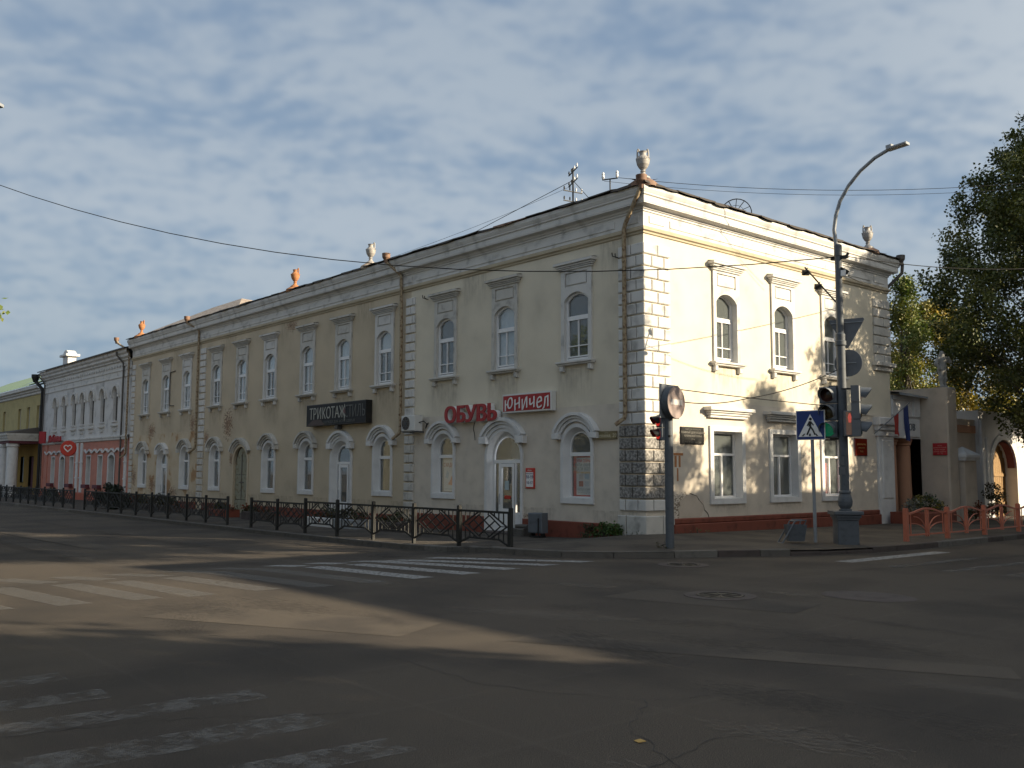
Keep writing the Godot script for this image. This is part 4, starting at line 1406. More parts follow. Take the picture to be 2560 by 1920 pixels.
# ---------------------------------------------------------------- the neighbours to the left
func make_shop_building() -> void:
	var t := thing("shop_building", "white two-storey shop building with pink ground floor and arched upper windows", "building")
	var x0 := -61.4
	var x1 := -41.62
	var centres := [-58.0, -55.7, -53.35, -51.35, -49.35, -47.05, -44.5]
	var b := MB.new()
	var hs := []
	for u in centres:
		hs.append([u, 0.42, 4.95, 6.65, 0.42])
	wall_face(b, lf, x0, x1, 3.8, 8.3, hs)
	put("wall", b, M.whitewash, t)
	b = MB.new()
	hs = []
	for u in [-58.05, -53.35, -49.55, -47.1]:
		hs.append([u, 0.42, 0.75, 2.75, 0.0])
	for u in [-55.6, -44.8]:
		hs.append([u, 0.55, -0.4, 2.8, 0.0])
	wall_face(b, lf, x0, x1, -0.6, 3.8, hs)
	put("wall", b, M.pink, t)
	b = MB.new()
	b.box(x0 + 0.05, x1 - 0.05, -0.5, 9.2, -12.0, -0.9)
	put("interior_wall", b, M.dark_inside, t)
	b = MB.new()
	b.quad(Vector3(x1, -0.6, 0), Vector3(x1, -0.6, -12), Vector3(x1, 9.3, -12), Vector3(x1, 9.3, 0))
	b.quad(Vector3(x0, -0.6, -12), Vector3(x0, -0.6, 0), Vector3(x0, 9.3, 0), Vector3(x0, 9.3, -12))
	put("wall", b, M.whitewash, t)
	# cornice with a row of small dentils
	var path := func(k: int, d: float, y: float) -> Vector3: return Vector3(x0 if k == 0 else x1, y, d)
	put("cornice", sweep([Vector2(0, 7.62), Vector2(0.06, 7.66), Vector2(0.06, 7.74), Vector2(0.03, 7.76), Vector2(0.03, 8.05), Vector2(0.08, 8.08), Vector2(0.08, 8.14), Vector2(0.04, 8.16), Vector2(0.04, 8.62), Vector2(0.16, 8.68), Vector2(0.16, 8.76), Vector2(0.30, 8.86), Vector2(0.30, 9.0), Vector2(0.42, 9.1), Vector2(0.42, 9.32), Vector2(0, 9.34)], path, 1), M.trim, t)
	b = MB.new()
	var x := x0 + 0.3
	while x < x1 - 0.4:
		b.cbox(x, x + 0.26, 8.32, 8.44, 0.04, 0.12, 0.01)
		x += 0.52
	put("dentil_band", b, M.trim, t).set_meta("kind", "stuff")
	put("string_course", sweep([Vector2(0, 3.7), Vector2(0.1, 3.74), Vector2(0.12, 3.86), Vector2(0.16, 3.9), Vector2(0.16, 3.98), Vector2(0, 4.02)], path, 1), M.trim, t)
	b = MB.new()
	b.quad(Vector3(x0 - 0.1, 9.36, 0.55), Vector3(x1, 9.36, 0.55), Vector3(x1, 11.0, -6.0), Vector3(x0 - 0.1, 11.0, -6.0))
	b.quad(Vector3(x0 - 0.1, 9.28, 0.57), Vector3(x1, 9.28, 0.57), Vector3(x1, 9.37, 0.55), Vector3(x0 - 0.1, 9.37, 0.55))
	b.quad(Vector3(x0, 11.0, -6.0), Vector3(x1, 11.0, -6.0), Vector3(x1, 9.3, -12.3), Vector3(x0, 9.3, -12.3))
	put("roof", b, M.roof, t)
	b = MB.new()
	b.cbox(-60.2, -58.9, 9.3, 10.5, -1.5, -0.9, 0.02)
	b.cbox(-60.45, -58.65, 10.5, 10.68, -1.7, -0.7, 0.03)
	b.slab(PackedVector2Array([Vector2(-60.35, 10.68), Vector2(-58.75, 10.68), Vector2(-59.0, 10.85), Vector2(-59.3, 10.98), Vector2(-59.55, 11.02), Vector2(-59.8, 10.98), Vector2(-60.1, 10.85)]), -1.5, -0.9)
	put("chimney", b, M.trim_clean, t)
	# upper windows
	var w := MeshInstance3D.new()
	w.name = "window"
	b = MB.new()
	var o := outline(0.42, 4.95, 6.65, 0.42, 14)
	band(b, o, o, 0.01, -0.35)
	b.cbox(-0.5, 0.5, 4.86, 4.95, -0.3, 0.08, 0.01)
	w.mesh = b.mesh()
	w.material_override = M.whitewash
	b = MB.new()
	arc_mould(b, 6.65, 0.52, 0.66, 0.12, 0.0, PI, 16)
	for s in [-1, 1]:
		b.cbox(s * 0.66 - 0.12, s * 0.66 + 0.12, 6.45, 6.62, 0.0, 0.13, 0.015)
	put("hood", b, M.trim, w)
	b = MB.new()
	frame_ring(b, o, outline(0.37, 5.0, 6.65, 0.37, 14), -0.22, -0.16)
	b.box(-0.38, 0.38, 6.2, 6.25, -0.22, -0.155)
	b.box(-0.02, 0.02, 4.98, 6.2, -0.22, -0.158)
	put("frame", b, M.pipe_dark, w)
	put("pane", pane_of(outline(0.38, 4.98, 6.65, 0.38, 14), -0.19), M.glass, w)
	b = MB.new()
	b.cbox(-0.55, 0.55, 4.58, 4.68, 0.0, 0.12, 0.01)
	b.cbox(-0.3, 0.3, 4.28, 4.40, 0.0, 0.06, 0.01)
	put("apron", b, M.trim_old, w)
	for u in centres:
		copy(w, t, Vector3(u, 0, 0))
	w.free()
	# ground-floor windows with deep white reveals, flower boxes and doors
	w = MeshInstance3D.new()
	w.name = "window"
	b = MB.new()
	var r := rect(-0.42, 0.42, 0.75, 2.75)
	band(b, r, r, 0.02, -0.4, true)
	band(b, rect(-0.5, 0.5, 0.67, 2.83), r, 0.02, 0.02, true)
	band(b, rect(-0.5, 0.5, 0.67, 2.83), rect(-0.5, 0.5, 0.67, 2.83), 0.0, 0.02, true)
	w.mesh = b.mesh()
	w.material_override = M.trim_clean
	b = MB.new()
	frame_ring(b, r, rect(-0.35, 0.35, 0.82, 2.68), -0.42, -0.36)
	put("frame", b, M.pvc, w)
	put("pane", pane_of(rect(-0.36, 0.36, 0.8, 2.7), -0.39), M.glass, w)
	b = MB.new()
	b.cbox(-0.52, 0.52, 0.62, 0.86, 0.03, 0.3, 0.02)
	put("flower_box", b, M.maroon, w)
	for u in [-58.05, -53.35, -49.55, -47.1]:
		copy(w, t, Vector3(u, 0, 0))
	w.free()
	for u in [-55.6, -44.8]:
		var d := MeshInstance3D.new()
		d.name = "door"
		d.position = Vector3(u, 0, 0)
		b = MB.new()
		r = outline(0.55, -0.4, 2.6, 0.2, 10)
		band(b, outline(0.72, -0.4, 2.7, 0.28, 10), r, 0.04, 0.04)
		band(b, r, r, 0.04, -0.45)
		d.mesh = b.mesh()
		d.material_override = M.trim_clean
		t.add_child(d, true)
		b = MB.new()
		b.cbox(-0.55, 0.55, -0.3, 2.55, -0.5, -0.44, 0.02)
		put("door_leaf", b, M.pipe_dark if u < -50.0 else M.sign_back, d)
	# wavy white mouldings over the ground-floor windows and white pilasters between
	for s in [[-60.2, -52.6, 6], [-50.4, -42.4, 7]]:
		b = MB.new()
		var pts := []
		var n: int = s[2] * 8
		for i in n + 1:
			var f := float(i) / n
			pts.append(Vector3(lerpf(s[0], s[1], f), 3.08 + 0.09 * cos(f * s[2] * TAU), 0.05))
		for i in n:
			b.bar(pts[i], pts[i + 1], 0.12, 0.11, Vector3(0, 0, 1))
		put("wavy_moulding", b, M.trim_clean, t)
	for u in [-60.9, -59.75, -52.05, -51.05, -42.15]:
		b = MB.new()
		var half := 0.24 if u > -60.5 and u < -45.0 else 0.2
		b.cbox(u - half, u + half, 0.3, 3.68, 0.0, 0.07, 0.015)
		b.cbox(u - half - 0.04, u + half + 0.04, 1.25, 1.33, 0.0, 0.1, 0.01)
		b.cbox(u - half - 0.04, u + half + 0.04, 2.3, 2.38, 0.0, 0.1, 0.01)
		put("pilaster", b, M.pink if u < -59.0 else M.trim_clean, t)
	b = MB.new()
	b.cbox(x0, x1, -0.6, 0.25, 0.0, 0.1, 0.02)
	put("plinth", b, M.pink_dark, t)
	# drainpipes: a dark double one at the far end, a slim one this side
	for q in [[-61.35, 0.09, M.black_iron], [-60.95, 0.05, M.pipe_dark], [-42.9, 0.06, M.pipe_dark]]:
		b = MB.new()
		var u: float = q[0]
		if q[2] == M.black_iron:
			b.tube([Vector3(u - 0.6, 9.0, 0.55), Vector3(u - 0.6, 8.7, 0.55), Vector3(u - 0.05, 8.1, 0.2), Vector3(u, 7.9, 0.16), Vector3(u, -0.2, 0.16)], [0.16, 0.14, 0.12, 0.11, 0.11], 10)
			b.lathe([Vector2(0.16, 8.6), Vector2(0.3, 9.0), Vector2(0.3, 9.2), Vector2(0.1, 9.2)], 12, Vector3(u - 0.6, 0, 0.55))
		else:
			b.tube([Vector3(u - 0.3, 9.2, 0.5), Vector3(u - 0.3, 9.0, 0.48), Vector3(u, 8.5, 0.16), Vector3(u, 8.3, 0.12), Vector3(u, -0.1, 0.12)], [q[1]], 8)
		put("drainpipe", b, q[2], t)

func make_porch_building() -> void:
	var t := thing("porch_building", "pale yellow two-storey building with green metal roof and columned porch", "building")
	var x1 := -61.62
	var x0 := -96.0
	var b := MB.new()
	var hs := []
	var us := [-62.9, -65.9, -68.7, -73.95, -76.9, -79.9, -84.0]
	for u in us:
		hs.append([u, 0.46, 5.1, 6.88, 0.0])
	wall_face(b, lf, x0, x1, 4.2, 8.2, hs)
	put("wall", b, M.yellow, t)
	b = MB.new()
	wall_face(b, lf, x0, x1, -0.6, 4.2, [[-64.2, 0.7, -0.4, 2.9, 0.0], [-67.0, 0.5, 0.8, 2.9, 0.0]])
	put("wall", b, M.mustard, t)
	b = MB.new()
	b.box(x0 + 0.1, x1 - 0.05, -0.5, 8.1, -10.0, -0.7)
	put("interior_wall", b, M.dark_inside, t)
	var path := func(k: int, d: float, y: float) -> Vector3: return Vector3(x0 if k == 0 else x1, y, d)
	put("cornice", sweep([Vector2(0, 7.75), Vector2(0.12, 7.8), Vector2(0.12, 7.95), Vector2(0.25, 8.02), Vector2(0.25, 8.12), Vector2(0.45, 8.2), Vector2(0.45, 8.45), Vector2(0, 8.46)], path, 1), M.trim, t)
	# standing-seam roof, one sheet after another
	var x := x0
	while x < x1 - 0.3:
		b = MB.new()
		var xe := minf(x + 1.0, x1)
		var hi := 9.3 if x < -70.0 else 8.9
		b.quad(Vector3(x, 8.48, 0.5), Vector3(xe, 8.48, 0.5), Vector3(xe, hi + 1.9, -5.2), Vector3(x, hi + 1.9, -5.2))
		b.bar(Vector3(x, 8.51, 0.5), Vector3(x, hi + 1.93, -5.2), 0.03, 0.08)
		put("roof_sheet", b, M.roof_green, t)
		x += 1.0
	b = MB.new()
	b.quad(Vector3(x1, 8.46, 0.4), Vector3(x1, 8.46, -10), Vector3(x1, 10.8, -5.2), Vector3(x1, 10.8, -5.2))
	put("gable", b, M.roof_green, t)
	for u in us:
		var w := MeshInstance3D.new()
		w.name = "window"
		w.position = Vector3(u, 0, 0)
		b = MB.new()
		var r := rect(-0.46, 0.46, 5.1, 6.88)
		band(b, r, r, 0.0, -0.22, true)
		w.mesh = b.mesh()
		w.material_override = M.yellow
		t.add_child(w, true)
		b = MB.new()
		frame_ring(b, r, rect(-0.39, 0.39, 5.18, 6.8), -0.24, -0.18)
		b.box(-0.025, 0.025, 5.15, 6.82, -0.24, -0.175)
		put("frame", b, M.wood_white, w)
		put("pane", pane_of(rect(-0.4, 0.4, 5.16, 6.82), -0.21), M.glass, w)
	# the porch
	b = MB.new()
	var px0 := -90.0
	var px1 := -61.9
	var pd := 2.4
	b.quad(Vector3(px0, 4.62, pd), Vector3(px1, 4.62, pd), Vector3(px1 - 0.6, 5.15, 0.02), Vector3(px0, 5.15, 0.02))
	b.quad(Vector3(px1, 4.62, pd), Vector3(px1, 4.62, 0.02), Vector3(px1 - 0.6, 5.15, 0.02), Vector3(px1 - 0.6, 5.15, 0.02))
	put("porch_roof", b, M.roof, t)
	b = MB.new()
	b.box(px0, px1 - 0.1, 4.05, 4.25, 0.02, pd - 0.15)
	b.box(px0, px1 - 0.05, 4.25, 4.45, 0.02, pd - 0.08)
	b.box(px0, px1, 4.45, 4.61, 0.02, pd)
	put("porch_beam", b, M.trim_old, t)
	b = MB.new()
	b.box(px0, px1 - 0.15, 3.85, 4.05, 0.02, pd - 0.25)
	put("porch_ceiling", b, M.maroon, t)
	for u in [-64.5, -66.8, -71.5, -73.8, -78.5]:
		b = MB.new()
		b.lathe([Vector2(0.5, -0.4), Vector2(0.5, 0.35), Vector2(0.40, 0.4), Vector2(0.40, 3.55), Vector2(0.47, 3.62), Vector2(0.47, 3.84)], 20)
		var o := put("column", b, M.trim_clean, t)
		o.position = Vector3(u + 1.9, 0, 1.75)
	b = MB.new()
	b.cbox(-64.85, -63.55, -0.4, 2.85, -0.25, -0.15, 0.02)
	put("door", b, M.maroon, t)
	b = MB.new()
	b.cbox(-67.4, -66.6, 0.85, 2.85, -0.25, -0.15, 0.02)
	put("window", b, M.blind, t)

# ---------------------------------------------------------------- entrance portal and gate beyond the corner building
func make_portal() -> void:
	var t := thing("entrance_portal", "recessed theatre-like entrance portal with orange columns and tall beige side pier", "building")
	var b := MB.new()
	# frieze over the recess
	b.box(-1.2, 0.0, 3.12, 4.72, -15.9, -13.72)
	put("frieze", b, M.whitewash, t)
	b = MB.new()
	b.xf = Transform3D(Basis(Vector3.UP, PI / 2), Vector3.ZERO)
	band(b, rect(13.75, 15.85, 3.95, 4.70), rect(13.75, 15.35, 3.98, 4.55), 0.06, 0.06, true)
	band(b, rect(13.75, 15.35, 3.98, 4.55), rect(13.75, 15.35, 3.98, 4.55), 0.06, 0.0, true)
	b.cbox(13.74, 15.8, 3.18, 3.86, 0.0, 0.05, 0.015)
	put("sign_panel", b, M.trim_clean, t)
	b = MB.new()
	b.quad(Vector3(0.35, 4.80, -13.7), Vector3(0.35, 4.74, -15.9), Vector3(-1.6, 5.0, -15.9), Vector3(-1.6, 5.05, -13.7))
	b.quad(Vector3(0.35, 4.70, -13.7), Vector3(0.35, 4.66, -15.9), Vector3(0.35, 4.74, -15.9), Vector3(0.35, 4.80, -13.7))
	put("roof", b, M.zinc, t)
	# recess
	b = MB.new()
	b.box(-2.4, -2.2, -0.4, 3.12, -15.9, -13.72)
	put("back_wall", b, M.portal_red, t)
	b = MB.new()
	b.box(-2.2, 0.0, -0.4, 3.12, -16.1, -15.9)
	put("side_wall", b, M.portal_orange, t)
	for z in [-14.25, -15.35]:
		b = MB.new()
		b.lathe([Vector2(0.34, -0.3), Vector2(0.34, 0.3), Vector2(0.27, 0.36), Vector2(0.245, 2.85), Vector2(0.28, 2.88), Vector2(0.28, 2.95), Vector2(0.33, 3.02), Vector2(0.33, 3.12)], 20)
		var o := put("column", b, M.portal_orange, t)
		o.position = Vector3(-0.42, 0, z)
	# the pier standing out towards the street
	b = MB.new()
	b.xf = Transform3D(Basis(Vector3.UP, PI / 2), Vector3.ZERO)
	b.cbox(15.9, 16.72, -0.4, 5.07, -2.0, 1.08, 0.06)
	put("pier", b, M.portal_beige, t)
	# letters over the columns
	var tm := TextMesh.new()
	tm.text = "ОВ"
	tm.font = font(false)
	tm.font_size = 40
	tm.pixel_size = 0.009
	tm.depth = 0.03
	var o := put("lettering", tm, M.grey_steel, t)
	o.rotation.y = PI / 2
	o.position = Vector3(0.06, 3.55, -15.15)

func make_gate() -> void:
	var t := thing("gate_wall", "white wall with arched wooden gateway beyond the entrance portal", "wall")
	var b := MB.new()
	var at := func(u: float, y: float, d: float) -> Vector3: return Vector3(0.35 + d, y, -u)
	wall_face(b, at, 16.7, 19.9, -0.4, 4.0, [])
	put("wall", b, M.portal_beige, t)
	b = MB.new()
	at = func(u: float, y: float, d: float) -> Vector3: return Vector3(0.5 + d, y, -u)
	wall_face(b, at, 19.9, 26.5, -0.4, 4.4, [[22.2, 1.2, -0.4, 2.05, 1.2]])
	b.quad(Vector3(0.5, -0.4, -19.9), Vector3(-1.0, -0.4, -19.9), Vector3(-1.0, 4.4, -19.9), Vector3(0.5, 4.4, -19.9)) 
	b.quad(Vector3(0.5, 4.4, -19.9), Vector3(0.5, 4.4, -26.5), Vector3(-1.0, 4.4, -26.5), Vector3(-1.0, 4.4, -19.9))
	b.box(-1.4, -1.0, -0.4, 3.9, -30.0, -16.7)
	put("wall", b, M.whitewash, t)
	b = MB.new()
	b.xf = Transform3D(Basis(Vector3.UP, PI / 2), Vector3(0.5, 0, -22.2))
	var o := outline(1.2, -0.4, 2.05, 1.2, 18)
	band(b, outline(1.45, -0.4, 2.05, 1.45, 18), o, 0.06, 0.06)
	band(b, outline(1.45, -0.4, 2.05, 1.45, 18), outline(1.45, -0.4, 2.05, 1.45, 18), 0.0, 0.06)
	band(b, o, o, 0.06, -0.55)
	put("arch", b, M.trim_clean, t)
	b = MB.new()
	b.xf = Transform3D(Basis(Vector3.UP, PI / 2), Vector3(0.5, 0, -22.2))
	arc_mould(b, 2.05, 1.1, 1.2, -0.3, 0.0, PI, 18)
	put("arch_trim", b, M.maroon, t)
	# planks of the gate
	for i in 12:
		b = MB.new()
		b.xf = Transform3D(Basis(Vector3.UP, PI / 2), Vector3(0.5, 0, -22.2))
		var u0 := -1.19 + i * 0.199
		var um := u0 + 0.1
		var top := 2.05 + sqrt(maxf(0.0, 1.44 - um * um)) - 0.03
		b.cbox(u0 + 0.006, u0 + 0.193, -0.2, top, -0.5, -0.44 + rng.randf_range(-0.006, 0.006), 0.008)
		put("plank", b, M.gate_wood, t)
	b = MB.new()
	b.xf = Transform3D(Basis(Vector3.UP, PI / 2), Vector3(0.5, 0, -22.2))
	for y in [0.55, 1.75]:
		b.cbox(-1.17, 1.17, y - 0.07, y + 0.07, -0.44, -0.40, 0.01)
	put("gate_rail", b, M.gate_wood, t)
	# slender pilasters beside the gateway and the band on the low wall
	b = MB.new()
	b.xf = Transform3D(Basis(Vector3.UP, PI / 2), Vector3(0.5, 0, 0))
	b.cbox(19.95, 20.2, -0.4, 4.0, 0.0, 0.1, 0.015)
	b.cbox(20.38, 20.62, 0.75, 3.3, 0.0, 0.1, 0.015)
	b.cbox(19.9, 20.75, 0.45, 0.62, 0.0, 0.14, 0.015)
	put("pilaster", b, M.trim_clean, t)
	b = MB.new()
	b.xf = Transform3D(Basis(Vector3.UP, PI / 2), Vector3(0.35, 0, 0))
	b.cbox(16.75, 19.85, 3.45, 3.75, 0.0, 0.05, 0.01)
	put("band_course", b, M.portal_orange, t)
	var p := thing("gate_post", "short beige gate post with white pyramid cap beside the tall pier", "post", Vector3(0.95, 0.0, -17.3))
	b = MB.new()
	b.box(-0.3, 0.3, -0.3, 2.3, -0.5, 0.5)
	put("shaft", b, M.portal_beige, p)
	b = MB.new()
	b.box(-0.38, 0.38, 2.3, 2.42, -0.58, 0.58)
	b.box(-0.44, 0.44, 2.42, 2.52, -0.64, 0.64)
	var c := [Vector3(-0.44, 2.52, 0.64), Vector3(0.44, 2.52, 0.64), Vector3(0.44, 2.52, -0.64), Vector3(-0.44, 2.52, -0.64)]
	for i in 4:
		b.tri(c[i], c[(i + 1) % 4], Vector3(0, 2.85, 0))
	put("cap", b, M.trim_clean, p)

# ---------------------------------------------------------------- across the junction, behind and beside the camera
func plain_house(label: String, x0: float, x1: float, z0: float, z1: float, h: float, m: Material, pitch: float, wins: Array) -> void:
	var t := thing("street_house", label, "building")
	var b := MB.new()
	b.box(x0, x1, -0.6, h, z0, z1)
	put("wall", b, m, t)
	b = MB.new()
	var e := 0.4
	var zc := (z0 + z1) / 2
	var ry := h + pitch * (z1 - z0) / 2
	var i := (z1 - z0) / 2
	b.quad(Vector3(x0 - e, h, z1 + e), Vector3(x1 + e, h, z1 + e), Vector3(x1 - i, ry, zc), Vector3(x0 + i, ry, zc))
	b.quad(Vector3(x1 + e, h, z0 - e), Vector3(x0 - e, h, z0 - e), Vector3(x0 + i, ry, zc), Vector3(x1 - i, ry, zc))
	b.tri(Vector3(x1 + e, h, z1 + e), Vector3(x1 + e, h, z0 - e), Vector3(x1 - i, ry, zc))
	b.tri(Vector3(x0 - e, h, z0 - e), Vector3(x0 - e, h, z1 + e), Vector3(x0 + i, ry, zc))
	b.box(x0 - e, x1 + e, h - 0.15, h - 0.005, z0 - e, z1 + e)
	put("roof", b, M.roof_rust, t)
	var w := MeshInstance3D.new()
	w.name = "window"
	b = MB.new()
	frame_ring(b, rect(-0.6, 0.6, 0.0, 1.8), rect(-0.5, 0.5, 0.1, 1.7), 0.0, 0.07)
	b.box(-0.03, 0.03, 0.1, 1.7, 0.0, 0.06)
	w.mesh = b.mesh()
	w.material_override = M.white
	b = MB.new()
	b.quad(Vector3(-0.5, 0.1, 0.03), Vector3(0.5, 0.1, 0.03), Vector3(0.5, 1.7, 0.03), Vector3(-0.5, 1.7, 0.03))
	put("pane", b, M.black, w)
	for q in wins:
		copy(w, t, Vector3(q[0], q[1], q[2]), q[3])
	w.free()

func make_far_side() -> void:
	var ws := []
	for i in 8:
		for y in [0.9, 4.4]:
			ws.append([20.0, y, -4.0 - i * 3.3, -PI / 2])
	for i in 9:
		for y in [0.9, 4.4]:
			ws.append([22.5 + i * 3.6, y, -2.4, 0.0])
	plain_house("cream two-storey house on the opposite corner across the side street", 20.0, 56.0, -30.0, -2.4, 9.2, M.ochre, 0.12, ws)
	ws = []
	for i in 11:
		for y in [0.9, 4.6]:
			ws.append([-46.0 + i * 4.4, y, 23.0, PI])
	plain_house("long grey-beige two-storey house across the main street", -50.0, 2.0, 23.0, 36.0, 8.4, M.old_door, 0.3, ws)
	ws = []
	for i in 6:
		for y in [0.9, 4.6]:
			ws.append([25.0 + i * 4.4, y, 25.0, PI])
	plain_house("pale two-storey house behind the viewpoint", 23.0, 50.0, 25.0, 38.0, 8.6, M.whitewash, 0.3, ws)

# ---------------------------------------------------------------- trees
func leaf_mesh(s: float) -> ArrayMesh:
	var b := MB.new()
	for k in 3:
		var w := k * 2.1
		var a := Vector3(cos(w), 0.15 * (k - 1), sin(w)) * s * 0.35
		var d := Vector3(cos(w), -0.35 + 0.2 * k, sin(w)).normalized()
		var r := d.cross(Vector3.UP).normalized() * s * 0.36
		var m := a + d * s * 0.45
		b.tri(a, m + r, a + d * s)
		b.tri(a, a + d * s, m - r + Vector3(0, s * 0.1, 0))
	return b.mesh(true)

# clumps: [centre, radius]; leaves are spread through every clump's volume, thinning out at its rim
func crown(t: Node3D, clumps: Array, per: float, size: float, tones: Array, sd: int) -> void:
	var r := RandomNumberGenerator.new()
	r.seed = sd
	var buf := PackedFloat32Array()
	var n := 0
	for c in clumps:
		var rad: float = c[1]
		var k := int(per * rad * rad)
		var base: Color = tones[r.randi() % tones.size()]
		for i in k:
			var d := Vector3(r.randfn(), r.randfn() * 0.85, r.randfn()).normalized() * rad * pow(r.randf(), 0.45)
			if r.randf() < 0.12:
				d *= 1.25
			var p: Vector3 = c[0] + d
			var q := Basis(Vector3(r.randfn(), r.randfn(), r.randfn()).normalized(), r.randf() * TAU).scaled(Vector3.ONE * r.randf_range(0.65, 1.3))
			var f := r.randf_range(0.7, 1.3)
			var tn: Color = base.lerp(tones[r.randi() % tones.size()], 0.35)
			buf.append_array([q.x.x, q.y.x, q.z.x, p.x, q.x.y, q.y.y, q.z.y, p.y, q.x.z, q.y.z, q.z.z, p.z, tn.r * f, tn.g * f, tn.b * f, 1.0])
			n += 1
	var mm := MultiMesh.new()
	mm.transform_format = MultiMesh.TRANSFORM_3D
	mm.use_colors = true
	mm.mesh = leaf_mesh(size)
	mm.instance_count = n
	mm.buffer = buf
	var o := MultiMeshInstance3D.new()
	o.name = "crown"
	o.set_meta("kind", "stuff")
	o.multimesh = mm
	o.material_override = M.leaf
	t.add_child(o, true)

func limb_path(r: RandomNumberGenerator, a: Vector3, e: Vector3, bend: float) -> Array:
	var pts := [a]
	for i in range(1, 6):
		var f := i / 6.0
		pts.append(a.lerp(e, f) + Vector3(r.randf_range(-1, 1), r.randf_range(0.2, 1.0), r.randf_range(-1, 1)) * bend * sin(f * PI))
	pts.append(e)
	return pts

# a broadleaf: tapered trunk, limbs reaching to clumps of leaves inside an ellipsoid
func tree(called: String, label: String, at: Vector3, height: float, spread: float, low: float, nclump: int, per: float, size: float, tones: Array, sd: int, group := "", cr := 0.8, shape := 0.0, foot := 0.16) -> Node3D:
	var t := thing(called, label, "tree", at, 0.0, group)
	var r := RandomNumberGenerator.new()
	r.seed = sd
	var b := MB.new()
	var th := height * 0.72
	var lean := Vector3(r.randf_range(-0.4, 0.4), 0, r.randf_range(-0.4, 0.4))
	var tp := []
	var tr := []
	for i in 8:
		var f := i / 7.0
		tp.append(Vector3(0, -0.4, 0) + Vector3(0, (th + 0.4) * f, 0) + lean * f * f + Vector3(r.randf_range(-1, 1), 0, r.randf_range(-1, 1)) * 0.08 * f)
		tr.append(lerpf(height * 0.020, height * 0.004, f) * (1.35 if i == 0 else 1.0))
	b.tube(tp, tr, 10)
	put("trunk", b, M.bark, t)
	var clumps := []
	b = MB.new()
	for i in nclump:
		var f := r.randf()
		var y := lerpf(low, height, pow(f, 0.85))
		var g := (y - low) / (height - low)
		# widest in the lower middle, pointed on top
		var wide := spread * pow(sin(PI * clampf(foot + (0.96 - foot) * pow(g, 0.85), 0.0, 1.0)), 0.8 + shape)
		var w := r.randf() * TAU
		var rr := wide * pow(r.randf(), 0.42)
		var c := Vector3(cos(w) * rr, y, sin(w) * rr) + lean * g
		var rad := cr * r.randf_range(0.55, 1.25) * lerpf(1.0, 0.62, g)
		clumps.append([c, rad])
		if i % 3 == 0:
			var base: Vector3 = tp[clampi(int(g * 6.0), 1, 6)]
			b.tube(limb_path(r, base, c, 0.25), [height * 0.0055, height * 0.004, height * 0.003, height * 0.0022, height * 0.0016, height * 0.001, height * 0.0005], 5, false)
		# twigs that reach out of the crown
		if rr > wide * 0.75 and r.randf() < 0.5:
			clumps.append([c + Vector3(cos(w), 0.5, sin(w)) * rad * 1.1, rad * 0.4])
	put("limbs", b, M.bark, t)
	crown(t, clumps, per, size, tones, sd + 1)
	return t

